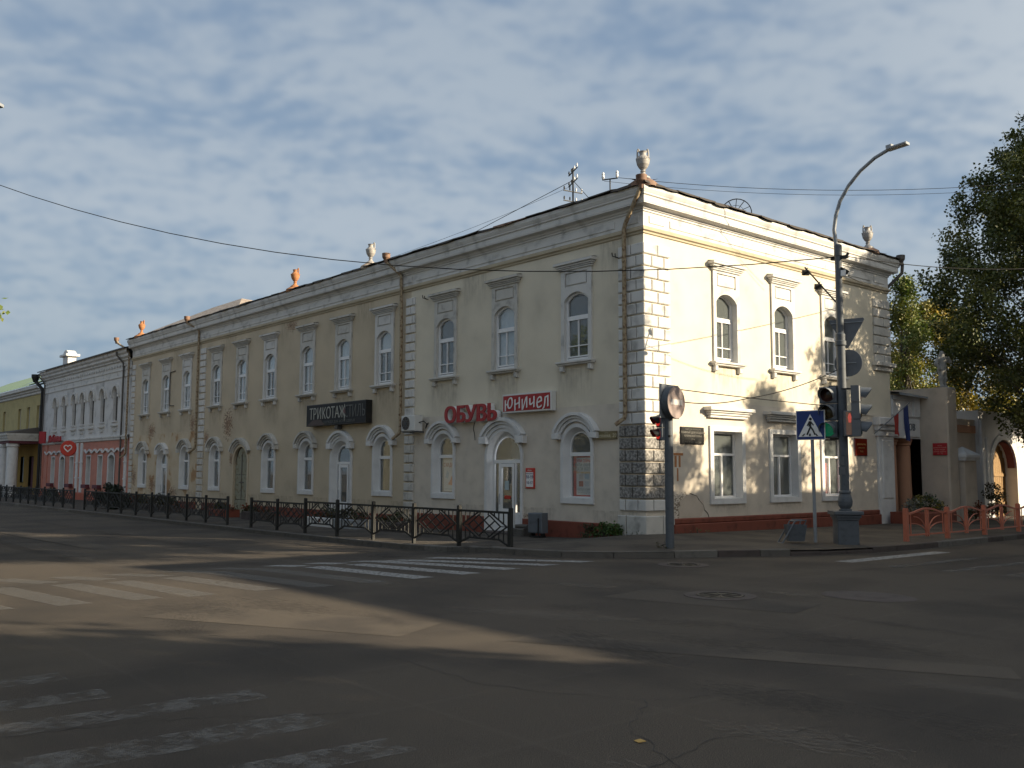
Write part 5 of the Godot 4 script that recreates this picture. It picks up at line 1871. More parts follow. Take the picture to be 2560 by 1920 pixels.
func make_trees() -> void:
	var dark := [Color(0.050, 0.066, 0.016), Color(0.070, 0.088, 0.020), Color(0.10, 0.112, 0.026), Color(0.145, 0.14, 0.033)]
	var mid := [Color(0.08, 0.12, 0.025), Color(0.12, 0.16, 0.035), Color(0.17, 0.19, 0.045), Color(0.22, 0.20, 0.045)]
	var gold := [Color(0.28, 0.20, 0.02), Color(0.38, 0.26, 0.025), Color(0.22, 0.19, 0.03), Color(0.17, 0.16, 0.03)]
	tree("poplar_tree", "big dark green poplar overhanging the orange railing and arched gateway", Vector3(5.1, 0.0, -21.4), 16.6, 6.6, 2.6, 560, 310.0, 0.14, dark, 101, "", 0.88, 0.1, 0.05)
	tree("birch_tree", "slender light green tree behind the entrance portal beside the corner building", Vector3(-4.6, 0.0, -24.0), 11.0, 1.7, 1.5, 90, 190.0, 0.14, mid, 131, "", 0.8, 0.4)
	tree("maple_tree", "yellow autumn tree between the corner building and the dark poplar", Vector3(-5.6, 0.0, -29.5), 10.8, 3.4, 1.5, 150, 170.0, 0.16, gold, 151, "", 0.9)
	tree("garden_tree", "dark bushy tree behind the gate wall", Vector3(-2.6, 0.0, -36.0), 10.0, 3.4, 1.0, 90, 110.0, 0.22, dark, 171, "", 1.0)
	tree("garden_tree", "second dark tree standing further along behind the gate wall", Vector3(3.0, 0.0, -44.0), 14.0, 4.6, 1.0, 100, 110.0, 0.24, dark, 173, "", 1.2)
	tree("kerb_tree", "green tree across the main street whose twigs reach in at the left edge", Vector3(-15.6, -0.3, 18.35), 13.0, 4.7, 3.0, 140, 120.0, 0.17, mid, 191, "", 0.9, 0.0, 0.03)
	for q in [[-2.5, 20.5, "kerb tree across the main street facing the red letter sign"], [4.5, 21.5, "kerb tree across the main street facing the corner blocks"], [-8.8, 20.8, "kerb tree across the main street facing the dark box sign"]]:
		tree("kerb_tree", q[2], Vector3(q[0], -0.2, q[1]), 9.0, 2.4, 2.4, 70, 80.0, 0.22, mid, 193 + int(q[0]), "", 0.9)
	# street trees further up the road, towards the sun
	tree("street_tree", "tall street tree across the side street nearest the junction", Vector3(14.6, 0.0, -14.6), 10.2, 2.3, 3.0, 90, 170.0, 0.15, mid, 211, "", 0.85)
	tree("street_tree", "tall street tree across the side street further from the junction", Vector3(13.4, 0.0, -19.6), 14.5, 2.5, 3.0, 90, 170.0, 0.15, mid, 213, "", 0.95)
	tree("street_tree", "high-crowned street tree by the crossing of the side street", Vector3(15.8, 0.0, -6.9), 13.5, 3.0, 9.6, 70, 70.0, 0.24, mid, 217, "", 0.9)
	tree("street_tree", "high-crowned street tree on the opposite corner itself", Vector3(17.0, 0.0, -3.4), 12.0, 2.6, 9.0, 60, 70.0, 0.24, mid, 219, "", 0.9)
	tree("street_tree", "small street tree across the side street, the one nearest the junction's corner", Vector3(15.2, 0.0, -11.0), 8.6, 2.0, 2.6, 50, 170.0, 0.15, mid, 215, "", 0.8)
	var row := [[27.0, 0.8, 6.5, 2.3], [30.0, 3.0, 10.0, 2.6], [33.0, 6.0, 10.5, 2.8], [26.0, 7.0, 6.0, 2.4], [37.0, 2.0, 12.5, 2.8], [38.0, 8.5, 10.0, 3.0], [45.0, 5.0, 10.5, 3.0], [52.0, 10.0, 12.0, 3.4]]
	for i in row.size():
		var q: Array = row[i]
		tree("street_tree", ["low street tree nearest the house front across the side street", "second low street tree near the house front, beside the carriageway", "street tree standing nearer the middle of the far carriageway edge", "smallest street tree nearest the viewpoint", "street tree close to the house wall further up the road", "taller street tree at the road edge further up", "tall street tree well up the road towards the sun", "farthest and tallest street tree up the road"][i], Vector3(q[0], 0.0, q[1]), q[2], q[3], 1.8, 60, 60.0, 0.28, mid, 230 + i, "row of street trees towards the sun", 1.1)

# ---------------------------------------------------------------- things on the roof and on the walls
func font(bold: bool, serif := false, slant := 0.0) -> Font:
	var f := SystemFont.new()
	f.font_names = PackedStringArray(["Droid Serif" if serif else "Droid Sans"])
	f.font_weight = 700 if bold else 400
	if slant == 0.0:
		return f
	var v := FontVariation.new()
	v.base_font = f
	v.variation_transform = Transform2D(Vector2(1, 0), Vector2(slant, 1), Vector2.ZERO)
	return v

func words(called: String, s: String, fnt: Font, height: float, depth: float, m: Material, parent: Node, at: Vector3, turn := 0.0, squeeze := 1.0) -> MeshInstance3D:
	var tm := TextMesh.new()
	tm.text = s
	tm.font = fnt
	tm.font_size = 64
	tm.pixel_size = height / 46.0
	tm.depth = depth
	tm.curve_step = 2.0
	var o := put(called, tm, m, parent)
	o.position = at
	o.rotation.y = turn
	o.scale.x = squeeze
	return o

func urn(label: String, at: Vector3, m: Material, turn: float, handles := 2) -> void:
	var t := thing("roof_urn", label, "urn", at, turn, "")
	var b := MB.new()
	b.lathe([Vector2(0.21, 0.0), Vector2(0.2, 0.05), Vector2(0.12, 0.10), Vector2(0.07, 0.16), Vector2(0.06, 0.2), Vector2(0.085, 0.22), Vector2(0.06, 0.245), Vector2(0.065, 0.27)], 20)
	put("foot", b, m, t)
	b = MB.new()
	b.lathe([Vector2(0.065, 0.27), Vector2(0.12, 0.33), Vector2(0.17, 0.42), Vector2(0.19, 0.51), Vector2(0.19, 0.535), Vector2(0.198, 0.54), Vector2(0.198, 0.56), Vector2(0.188, 0.565), Vector2(0.17, 0.61), Vector2(0.13, 0.66), Vector2(0.10, 0.68), Vector2(0.095, 0.75), Vector2(0.12, 0.80), Vector2(0.10, 0.80), Vector2(0.07, 0.70), Vector2(0.0, 0.69)], 20)
	for k in 18:
		var w := TAU * k / 18
		b.box(cos(w) * 0.19 - 0.012, cos(w) * 0.19 + 0.012, 0.57, 0.60, sin(w) * 0.175 - 0.012, sin(w) * 0.175 + 0.012)
	put("body", b, m, t)
	for s in ([-1, 1] if handles == 2 else [1]):
		b = MB.new()
		b.tube([Vector3(s * 0.15, 0.63, 0), Vector3(s * 0.155, 0.72, 0), Vector3(s * 0.15, 0.82, 0), Vector3(s * 0.14, 0.87, 0), Vector3(s * 0.12, 0.86, 0), Vector3(s * 0.105, 0.80, 0)], [0.03, 0.026, 0.024, 0.024, 0.022, 0.022], 8)
		put("handle", b, m, t)

func wire(label: String, pts: Array, sag: float, r: float) -> void:
	var b := MB.new()
	var path := []
	for i in pts.size() - 1:
		var n := 14
		for k in n:
			var f := float(k) / n
			path.append(pts[i].lerp(pts[i + 1], f) - Vector3(0, sag * 4.0 * f * (1.0 - f), 0))
	path.append(pts[pts.size() - 1])
	b.tube(path, [r], 5, false)
	tag(put("overhead_wire", b, M.wire), label, "wire")

func make_roof_things() -> void:
	urn("grey two-handled urn on the corner of the roof above the drainpipe", Vector3(0.12, 10.0, 0.12), M.silver_paint, 0.86)
	urn("pale grey urn on the eaves above the dark knitwear sign", Vector3(-14.2, 9.98, 0.1), M.silver_paint, 0.75, 1)
	urn("orange terracotta urn midway along the eaves", Vector3(-20.5, 9.98, 0.1), M.terracotta, 0.7, 1)
	urn("terracotta urn on the far left end of the eaves, by the pale roof slope", Vector3(-40.0, 9.98, 0.1), M.terracotta, 0.6, 1)
	urn("grey two-handled urn at the far end of the sunny side's eaves", Vector3(0.1, 9.98, -12.2), M.silver_paint, 0.86)
	# telephone mast
	var t := thing("telephone_mast", "dark telephone mast with five crossarms of white insulators on the roof", "mast", Vector3(-6.1, 10.85, -3.2))
	var b := MB.new()
	b.tube([Vector3(0, -0.6, 0), Vector3(0, 1.75, 0)], [0.03], 8)
	put("pole", b, M.black_iron, t)
	for k in 5:
		var a := k < 2
		var y := [1.62, 1.22, 0.88, 0.52, 0.15][k] as float
		var d: Vector3 = Vector3(0.62, 0, 0.32) if a else Vector3(0.1, 0, -0.52)
		b = MB.new()
		b.bar(Vector3(0, y, 0) - d * 0.75, Vector3(0, y, 0) + d * 0.75, 0.035, 0.03)
		put("crossarm", b, M.black_iron, t)
		for s in [-0.7, -0.25, 0.25, 0.7]:
			b = MB.new()
			b.lathe([Vector2(0.01, 0.0), Vector2(0.012, 0.05), Vector2(0.03, 0.06), Vector2(0.03, 0.1), Vector2(0.018, 0.12), Vector2(0.026, 0.14), Vector2(0.0, 0.17)], 8)
			var o := put("insulator", b, M.white if s > 0 else M.black_iron, t)
			o.position = Vector3(0, y, 0) + d * s
	for s in [Vector3(-7.5, -1.3, 2.6), Vector3(1.8, -1.2, -1.0)]:
		b = MB.new()
		b.tube([Vector3(0, 1.3, 0), s], [0.012], 5, false)
		put("stay", b, M.black_iron, t)
	t = thing("insulator_bracket", "small roof bracket with two white insulators beside the corner urn", "bracket", Vector3(-1.55, 9.95, -0.3))
	b = MB.new()
	b.tube([Vector3(0, -0.1, 0), Vector3(0, 0.55, 0)], [0.02], 6)
	b.bar(Vector3(-0.22, 0.55, 0.1), Vector3(0.22, 0.55, -0.1), 0.03, 0.03)
	put("post", b, M.black_iron, t)
	for s in [-1, 1]:
		b = MB.new()
		b.lathe([Vector2(0.02, 0.0), Vector2(0.045, 0.04), Vector2(0.045, 0.1), Vector2(0.03, 0.12), Vector2(0.045, 0.15), Vector2(0.03, 0.2), Vector2(0.0, 0.21)], 10)
		var o := put("insulator", b, M.white, t)
		o.position = Vector3(s * 0.2, 0.57, -s * 0.09)
	# satellite dish seen from behind over the eaves
	t = thing("satellite_dish", "dark mesh satellite dish standing on the roof of the sunny side", "satellite dish", Vector3(-1.5, 10.42, -6.4), 0.75)
	b = MB.new()
	var R := 0.52
	b.xf = Transform3D(Basis(Vector3.RIGHT, 0.45), Vector3(0, 0.15, 0))
	for k in 24:
		var w0 := TAU * k / 24
		var w1 := TAU * (k + 1) / 24
		b.bar(Vector3(cos(w0) * R, sin(w0) * R, 0.18), Vector3(cos(w1) * R, sin(w1) * R, 0.18), 0.03, 0.03)
		b.bar(Vector3(cos(w0) * R * 0.55, sin(w0) * R * 0.55, 0.06), Vector3(cos(w1) * R * 0.55, sin(w1) * R * 0.55, 0.06), 0.012, 0.012)
		if k % 2 == 0:
			b.bar(Vector3(0, 0, 0), Vector3(cos(w0) * R * 0.55, sin(w0) * R * 0.55, 0.06), 0.02, 0.02)
			b.bar(Vector3(cos(w0) * R * 0.55, sin(w0) * R * 0.55, 0.06), Vector3(cos(w0) * R, sin(w0) * R, 0.18), 0.02, 0.02)
	put("rim", b, M.black_iron, t)
	b = MB.new()
	b.tube([Vector3(0, -0.9, -0.05), Vector3(0, 0.15, -0.05)], [0.03], 6)
	put("stand", b, M.black_iron, t)
	# wires
	var pole := Vector3(4.53, 7.4, -2.4)
	wire("thick black cable from the lamp post across the sky towards the upper left", [pole, Vector3(-22.0, 12.7, 12.2)], 1.55, 0.015)
	wire("black cable running right from the lamp post behind the poplar", [pole + Vector3(0.25, -0.02, 0), Vector3(7.6, 7.8, -10.0)], 0.22, 0.011)
	wire("thin wire from the roof corner to the right across the sky", [Vector3(-1.3, 10.5, -0.4), Vector3(6.5, 10.45, -9.8)], 0.30, 0.008)
	wire("second thin wire just under the roof-corner wire", [Vector3(-1.7, 10.45, -0.2), Vector3(6.6, 10.3, -9.9)], 0.32, 0.006)
	wire("slack black wire from the round sign's pole up to the lamp post", [Vector3(2.9, 3.5, 2.35), Vector3(3.5, 3.62, 0.2), Vector3(4.5, 4.45, -2.35)], 0.10, 0.012)
	wire("twisted wire pair between the round sign's pole and the traffic signal", [Vector3(2.9, 3.78, 2.35), Vector3(4.4, 3.5, -2.3)], 0.02, 0.012)
	wire("black service wire from the lamp post to the far corner of the building", [Vector3(4.6, 7.0, -2.45), Vector3(0.25, 8.6, -13.9), Vector3(-3.5, 6.6, -20.0)], 0.12, 0.012)
	wire("thin phone wire from the roof mast down to the eaves on the left", [Vector3(-6.3, 12.0, -3.3), Vector3(-13.0, 9.9, 0.3)], 0.1, 0.006)

func frame_box(t: Node, w: float, h: float, d: float, edge: float, side: Material, face: Material) -> void:
	var b := MB.new()
	b.cbox(-w / 2, w / 2, -h / 2, h / 2, 0.0, d, minf(edge, 0.012))
	put("case", b, side, t)
	b = MB.new()
	b.cbox(-w / 2 + edge, w / 2 - edge, -h / 2 + edge, h / 2 - edge, d - 0.002, d + 0.006, 0.003)
	put("face", b, face, t)

func make_wall_things() -> void:
	# red channel letters
	var t := thing("channel_letter_sign", "big red raised letters with white sides over the shop door", "shop sign", Vector3(-7.55, 3.74, 0.05))
	var x := -1.4
	for s in [["О", 0.62], ["Б", 0.56], ["У", 0.56], ["В", 0.56], ["Ь", 0.52]]:
		var w: float = s[1]
		words("letter_side", s[0], font(true), 0.58, 0.16, M.white, t, Vector3(x + w / 2, 0.0, 0.10), 0.0, 1.28)
		words("letter", s[0], font(true), 0.58, 0.03, M.red, t, Vector3(x + w / 2, 0.0, 0.197), 0.0, 1.28)
		x += w
	var b := MB.new()
	b.bar(Vector3(-1.4, 0.02, 0.0), Vector3(1.4, 0.02, 0.0), 0.03, 0.05)
	put("rail", b, M.off_white, t)
	t = thing("red_box_sign", "red box sign with white slanted lettering and white edge over the shop", "shop sign", Vector3(-4.72, 3.97, 0.02))
	frame_box(t, 2.32, 0.60, 0.2, 0.05, M.off_white, M.red)
	words("lettering", "юничел", font(false, false, 0.28), 0.47, 0.012, M.white, t, Vector3(0.02, -0.03, 0.216), 0.0, 0.89)
	t = thing("dark_box_sign", "weathered black box sign with pale thin lettering above the second shop door", "shop sign", Vector3(-16.4, 4.13, 0.02), 0.0)
	frame_box(t, 4.75, 0.90, 0.28, 0.03, M.black, mat(lin(0.016, 0.018, 0.021), 0.75))
	var pale := mat(lin(0.36, 0.36, 0.32), 0.6)
	var faint := mat(lin(0.10, 0.105, 0.10), 0.6)
	words("lettering", "ТРИКОТАЖ", font(false), 0.48, 0.01, pale, t, Vector3(-0.62, 0.06, 0.296), 0.0, 0.86)
	words("lettering", "СТИЛЬ", font(false), 0.48, 0.01, faint, t, Vector3(1.58, 0.06, 0.296), 0.0, 0.78)
	words("lettering", "одежда для всей семьи", font(false), 0.15, 0.008, faint, t, Vector3(0.35, -0.3, 0.296), 0.0, 1.1)
	b = MB.new()
	b.slab(PackedVector2Array([Vector2(0.70, 0.14), Vector2(0.78, 0.2), Vector2(0.86, 0.14), Vector2(0.88, -0.02), Vector2(0.68, -0.02)]), 0.288, 0.294)
	put("printed_figure", b, mat(lin(0.12, 0.01, 0.02), 0.5), t)
	b = MB.new()
	b.slab(PackedVector2Array([Vector2(0.73, -0.03), Vector2(0.83, -0.03), Vector2(0.80, -0.34), Vector2(0.76, -0.34)]), 0.288, 0.294)
	b.slab(PackedVector2Array([Vector2(0.76, 0.22), Vector2(0.80, 0.22), Vector2(0.79, 0.36), Vector2(0.77, 0.36)]), 0.288, 0.294)
	put("printed_figure", b, pale, t)
	b = MB.new()
	b.slab(PackedVector2Array([Vector2(-2.3, -0.42), Vector2(-1.75, -0.18), Vector2(-1.1, -0.2), Vector2(-0.8, -0.42)]), 0.288, 0.293)
	put("printed_figure", b, mat(lin(0.035, 0.014, 0.010), 0.5), t)
	b = MB.new()
	b.cbox(-0.12, 0.12, -0.62, -0.45, 0.0, 0.22, 0.01)
	put("cable_box", b, M.pipe_dark, t)
	# address plate
	t = thing("address_plate", "small brass-coloured street plate with raised letters beside the corner blocks", "sign", Vector3(-1.40, 2.86, 0.0))
	var brass := mat(lin(0.22, 0.18, 0.09), 0.5)
	b = MB.new()
	b.cbox(-0.36, 0.36, -0.11, 0.11, 0.0, 0.07, 0.008)
	frame_ring(b, rect(-0.36, 0.36, -0.11, 0.11), rect(-0.335, 0.335, -0.085, 0.085), 0.07, 0.082)
	put("plate", b, brass, t)
	words("lettering", "Ленина, 20", font(true), 0.105, 0.012, mat(lin(0.48, 0.43, 0.30), 0.5), t, Vector3(0.0, -0.02, 0.075), 0.0, 1.0)
	words("lettering", "улица", font(false), 0.035, 0.01, mat(lin(0.48, 0.43, 0.30), 0.5), t, Vector3(0.0, 0.062, 0.075))
	# black memorial plaque on the sunny front
	t = thing("memorial_plaque", "black stone plaque with carved lines of text on the sunlit wall", "plaque", rf(2.02, 2.86, 0.0), PI / 2)
	frame_box(t, 1.04, 0.50, 0.05, 0.02, M.black, mat(lin(0.018, 0.018, 0.017), 0.25))
	var carve := mat(lin(0.12, 0.115, 0.10), 0.7)
	words("lettering", "ПАМЯТНИК АРХИТЕКТУРЫ", font(false), 0.042, 0.004, carve, t, Vector3(0, 0.18, 0.058))
	words("lettering", "ГЛАВНЫЙ ДОМ УСАДЬБЫ", font(true), 0.062, 0.004, carve, t, Vector3(0, 0.09, 0.058))
	words("lettering", "КУПЕЧЕСКОЙ СЕМЬИ", font(true), 0.056, 0.004, carve, t, Vector3(0, -0.01, 0.058))
	words("lettering", "XIX в.", font(false), 0.05, 0.004, carve, t, Vector3(0, -0.105, 0.058))
	words("lettering", "ОХРАНЯЕТСЯ ГОСУДАРСТВОМ", font(false), 0.038, 0.004, carve, t, Vector3(0, -0.19, 0.058))
	# red glass plaque near the far end
	t = thing("wall_plaque", "glossy dark red plaque with gold lines near the far end of the sunny front", "plaque", rf(11.42, 2.72, 0.0), PI / 2)
	frame_box(t, 0.82, 0.62, 0.04, 0.015, M.maroon, mat(lin(0.16, 0.018, 0.008), 0.12))
	var gold := mat(lin(0.36, 0.2, 0.06), 0.4)
	words("lettering", "ДОМ КУЛЬТУРЫ", font(true), 0.055, 0.004, gold, t, Vector3(0, 0.1, 0.048))
	words("lettering", "режим работы", font(false), 0.045, 0.004, gold, t, Vector3(0, -0.02, 0.048))
	words("lettering", "10-18", font(false), 0.06, 0.004, gold, t, Vector3(0, -0.15, 0.048))
	t = thing("notice_board", "small red notice board on the plain beige pier", "plaque", Vector3(0.76, 2.72, -15.88))
	frame_box(t, 0.55, 0.46, 0.03, 0.012, M.red, mat(lin(0.42, 0.02, 0.03), 0.4))
	for k in 5:
		words("lettering", ["театр", "драматический", "касса театра", "режим работы", "10 - 19"][k], font(false), 0.05, 0.004, mat(lin(0.55, 0.3, 0.25), 0.5), t, Vector3(0, 0.14 - k * 0.075, 0.038))
	# opening hours beside the shop door
	t = thing("opening_hours_board", "red framed white opening-hours board beside the shop door", "notice", Vector3(-4.74, 1.60, 0.0))
	frame_box(t, 0.42, 0.64, 0.04, 0.03, M.red_bright, M.red_bright)
	b = MB.new()
	b.cbox(-0.165, 0.165, -0.27, 0.19, 0.04, 0.05, 0.003)
	put("sheet", b, M.white, t)
	var ink := mat(lin(0.12, 0.13, 0.2), 0.6)
	words("lettering", "Режим работы", font(true), 0.036, 0.003, ink, t, Vector3(0, 0.145, 0.052))
	words("lettering", "10-19", font(true), 0.10, 0.003, ink, t, Vector3(0, 0.04, 0.052))
	words("lettering", "10-17", font(true), 0.085, 0.003, ink, t, Vector3(0, -0.14, 0.052))
	words("lettering", "обувь", font(true), 0.05, 0.003, mat(lin(0.7, 0.5, 0.45), 0.6), t, Vector3(0, 0.25, 0.05))
	# posters inside the two shop windows
	for q in [[-2.65, 0, "white shop poster with red border inside the window nearest the corner"], [-9.32, 1, "pale shop poster with orange shape inside the window beside the air conditioner"]]:
		t = thing("window_poster", q[2], "poster", Vector3(q[0], 1.7, -0.24))
		b = MB.new()
		b.cbox(-0.42, 0.42, -0.64, 0.58, -0.02, 0.0, 0.003)
		put("backing", b, M.red_bright if q[1] == 0 else mat(lin(0.30, 0.28, 0.25), 0.6), t)
		b = MB.new()
		b.cbox(-0.29, 0.36, -0.58, 0.53, 0.0, 0.006, 0.002)
		put("sheet", b, mat(lin(0.50, 0.50, 0.49), 0.5), t)
		var grey := mat(lin(0.2, 0.24, 0.22), 0.6)
		if q[1] == 0:
			words("lettering", "КУПИ СЕЙЧАС", font(true), 0.09, 0.003, M.red_bright, t, Vector3(0.03, 0.43, 0.008), 0.0, 0.85)
			words("lettering", "КУПИ ОБУВЬ,", font(true), 0.10, 0.003, grey, t, Vector3(0.03, 0.31, 0.008), 0.0, 0.85)
			words("lettering", "ПЛАТИ ПОТОМ", font(true), 0.10, 0.003, grey, t, Vector3(0.03, 0.19, 0.008), 0.0, 0.85)
			words("lettering", "без процентов", font(true), 0.07, 0.003, mat(lin(0.55, 0.35, 0.1), 0.6), t, Vector3(0.03, 0.09, 0.008), 0.0, 0.9)
			for k in 4:
				b = MB.new()
				b.box(-0.18 + (k % 2) * 0.24, 0.0 + (k % 2) * 0.24, -0.12 - (k / 2) * 0.21, 0.04 - (k / 2) * 0.21, 0.006, 0.009)
				put("printed_panel", b, [mat(lin(0.4, 0.36, 0.34), 0.6), mat(lin(0.3, 0.38, 0.45), 0.6), mat(lin(0.30, 0.07, 0.03), 0.6), mat(lin(0.40, 0.42, 0.44), 0.6)][k], t)
			for k in 3:
				words("lettering", ["подробности у продавца", "и на сайте магазина", "срок действия до 30.09"][k], font(false), 0.035, 0.003, grey, t, Vector3(0.03, -0.40 - k * 0.055, 0.008))
		else:
			b = MB.new()
			b.slab(PackedVector2Array([Vector2(-0.05, -0.35), Vector2(0.25, -0.38), Vector2(0.33, -0.2), Vector2(0.28, 0.0), Vector2(0.16, -0.06), Vector2(0.08, -0.2)]), 0.006, 0.009)
			put("printed_panel", b, mat(lin(0.55, 0.22, 0.1), 0.6), t)
			b = MB.new()
			b.slab(PackedVector2Array([Vector2(-0.2, -0.1), Vector2(-0.05, -0.15), Vector2(0.02, 0.05), Vector2(-0.12, 0.15)]), 0.006, 0.009)
			put("printed_panel", b, mat(lin(0.28, 0.36, 0.42), 0.6), t)
			words("lettering", "СКИДКИ", font(true), 0.14, 0.003, mat(lin(0.35, 0.12, 0.08), 0.6), t, Vector3(0.03, 0.34, 0.008), 0.0, 0.85)
			words("lettering", "новая коллекция", font(false), 0.05, 0.003, grey, t, Vector3(0.03, -0.5, 0.008))
	# red and white sheet behind the last sunny window
	t = thing("window_poster", "red and white poster inside the sunny window behind the lamp post", "poster", rf(9.68, 1.65, -0.5), PI / 2)
	b = MB.new()
	b.cbox(-0.55, 0.5, -0.55, 0.5, -0.02, 0.0, 0.003)
	put("backing", b, mat(lin(0.25, 0.02, 0.025), 0.5), t)
	b = MB.new()
	b.slab(PackedVector2Array([Vector2(-0.55, 0.3), Vector2(-0.2, 0.45), Vector2(-0.1, 0.1), Vector2(-0.35, -0.05), Vector2(-0.15, -0.4), Vector2(-0.5, -0.3)]), 0.0, 0.006)
	put("printed_panel", b, M.white, t)
	# lamp and notices at the shop door
	t = thing("shop_lamp", "small lit white lamp inside the arched light over the shop door", "lamp", Vector3(-5.62, 2.42, -0.55))
	var glow := mat(Color(1, 1, 1), 0.5)
	glow.emission_enabled = true
	glow.emission = Color(0.95, 0.97, 1.0)
	glow.emission_energy_multiplier = 3.0
	b = MB.new()
	b.lathe([Vector2(0.0, -0.05), Vector2(0.045, -0.03), Vector2(0.055, 0.01), Vector2(0.04, 0.045), Vector2(0.0, 0.055)], 14)
	put("bulb", b, glow, t)
	var lamp := OmniLight3D.new()
	lamp.name = "lamp_light"
	lamp.light_energy = 0.25
	lamp.light_color = Color(0.95, 0.97, 1.0)
	lamp.omni_range = 8.0
	lamp.omni_attenuation = 2.0
	lamp.light_size = 0.04
	lamp.shadow_enabled = true
	t.add_child(lamp)
	t = thing("door_notice", "pale blue paper notice on the shop door glass", "notice", Vector3(-6.06, 1.36, -0.13))
	b = MB.new()
	b.cbox(-0.1, 0.1, -0.15, 0.15, -0.012, -0.005, 0.001)
	put("sheet", b, mat(lin(0.38, 0.46, 0.48), 0.6), t)
	t = thing("door_notice", "red oval sticker on the shop door glass below the paper", "notice", Vector3(-6.02, 0.98, -0.13))
	b = MB.new()
	b.slab(PackedVector2Array([Vector2(-0.16, 0.0), Vector2(-0.13, -0.05), Vector2(0.13, -0.06), Vector2(0.16, 0.0), Vector2(0.13, 0.05), Vector2(-0.13, 0.06)]), -0.012, -0.005)
	put("sheet", b, M.red_bright, t)
	# air conditioner
	t = thing("air_conditioner", "white air conditioner outdoor unit beside the drainpipe", "air conditioner", Vector3(-10.85, 3.25, 0.1))
	b = MB.new()
	b.cbox(-0.42, 0.42, 0.0, 0.56, 0.05, 0.40, 0.02)
	put("case", b, M.off_white, t)
	b = MB.new()
	b.xf = Transform3D(Basis(Vector3.RIGHT, PI / 2), Vector3(-0.12, 0.28, 0.40))
	b.lathe([Vector2(0.24, 0.0), Vector2(0.24, 0.015), Vector2(0.22, 0.015), Vector2(0.22, 0.004), Vector2(0.0, 0.004)], 24)
	put("fan_opening", b, M.black, t)
	b = MB.new()
	for k in 6:
		b.bar(Vector3(-0.34, 0.1 + k * 0.07, 0.42), Vector3(0.1, 0.1 + k * 0.07, 0.42), 0.008, 0.008)
	for k in 8:
		var w := TAU * k / 8
		b.bar(Vector3(-0.12, 0.28, 0.422), Vector3(-0.12 + cos(w) * 0.23, 0.28 + sin(w) * 0.23, 0.422), 0.008, 0.008)
	put("grille", b, M.grey_steel, t)
	b = MB.new()
	for s in [-0.3, 0.3]:
		b.bar(Vector3(s, -0.03, -0.1), Vector3(s, -0.03, 0.42), 0.04, 0.04)
	put("bracket", b, M.grey_steel, t)
	b = MB.new()
	b.tube([Vector3(0.42, 0.3, 0.2), Vector3(0.55, 0.35, 0.1), Vector3(0.62, 0.25, 0.0), Vector3(0.50, 0.1, -0.04), Vector3(0.6, 0.3, -0.08)], [0.02], 6)
	put("hose", b, M.black, t)
	# heart sign and red letters of the shop building
	t = thing("heart_sign", "round red sign with a white heart hanging over the pink shop", "shop sign", Vector3(-49.4, 3.25, 1.35), 0.9)
	b = MB.new()
	b.xf = Transform3D(Basis(Vector3.RIGHT, PI / 2), Vector3.ZERO)
	b.lathe([Vector2(0.0, -0.08), Vector2(0.49, -0.08), Vector2(0.52, -0.05), Vector2(0.52, 0.05), Vector2(0.49, 0.08), Vector2(0.0, 0.08)], 32)
	put("disc", b, M.red_bright, t)
	b = MB.new()
	var pts := []
	for k in 33:
		var w := TAU * k / 32
		pts.append(Vector3(0.0155 * 16 * pow(sin(w), 3), 0.0155 * (13 * cos(w) - 5 * cos(2 * w) - 2 * cos(3 * w) - cos(4 * w)) + 0.02, 0.095))
	for k in 32:
		b.bar(pts[k], pts[k + 1], 0.07, 0.03, Vector3(0, 0, 1))
	put("heart", b, M.white, t)
	b = MB.new()
	b.bar(Vector3(-0.4, 0.3, -0.05), Vector3(-1.2, 0.3, -0.75), 0.05, 0.05)
	b.bar(Vector3(-0.4, -0.3, -0.05), Vector3(-1.2, -0.3, -0.75), 0.05, 0.05)
	put("bracket", b, M.black_iron, t)
	t = thing("red_lettering", "row of small red cut-out shop letters left of the heart sign", "shop sign", Vector3(-56.6, 4.05, 0.35))
	words("letter", "Любимая", font(true, false, 0.2), 0.46, 0.12, M.red, t, Vector3(0, 0, 0))
	b = MB.new()
	b.bar(Vector3(-1.6, -0.25, -0.3), Vector3(1.6, -0.25, -0.3), 0.05, 0.05)
	put("rail", b, M.off_white, t)
	t = thing("projecting_sign", "small red sign plate projecting from the far end of the pink shop", "shop sign", Vector3(-59.3, 4.25, 0.5), 0.6)
	b = MB.new()
	b.cbox(-0.28, 0.28, -0.45, 0.45, -0.06, 0.06, 0.02)
	put("panel", b, M.red, t)
	# flag
	t = thing("flag", "white, blue and red flag drooping from a slanted pole by the entrance", "flag", Vector3(0.35, 3.3, -12.35))
	b = MB.new()
	b.tube([Vector3(-0.1, -0.1, 0.4), Vector3(0.55, 1.05, -0.98)], [0.018], 6)
	put("pole", b, M.grey_steel, t)
	var cols := [mat(lin(0.36, 0.36, 0.37), 0.9), mat(lin(0.014, 0.026, 0.10), 0.9), mat(lin(0.26, 0.028, 0.022), 0.9)]
	# hangs from the upper half of the pole in soft folds
	for k in 3:
		b = MB.new()
		for i in 6:
			for j in 10:
				var q := []
				for c in [[0, 0], [1, 0], [1, 1], [0, 1]]:
					var a: float = (k + float(i + c[0]) / 6.0) / 3.0
					var d: float = float(j + c[1]) / 10.0
					var top := Vector3(0.52, 1.0, -0.92).lerp(Vector3(0.26, 0.53, -0.35), a)
					q.append(top + Vector3(0.05 * sin(a * 14.0 + d * 2.0) * d, -d * lerpf(1.35, 0.62, a), -0.05 * d + 0.05 * cos(a * 11.0) * d))
				b.quad(q[3], q[2], q[1], q[0])
		put("stripe", b, [cols[1], cols[0], cols[2]][k], t)
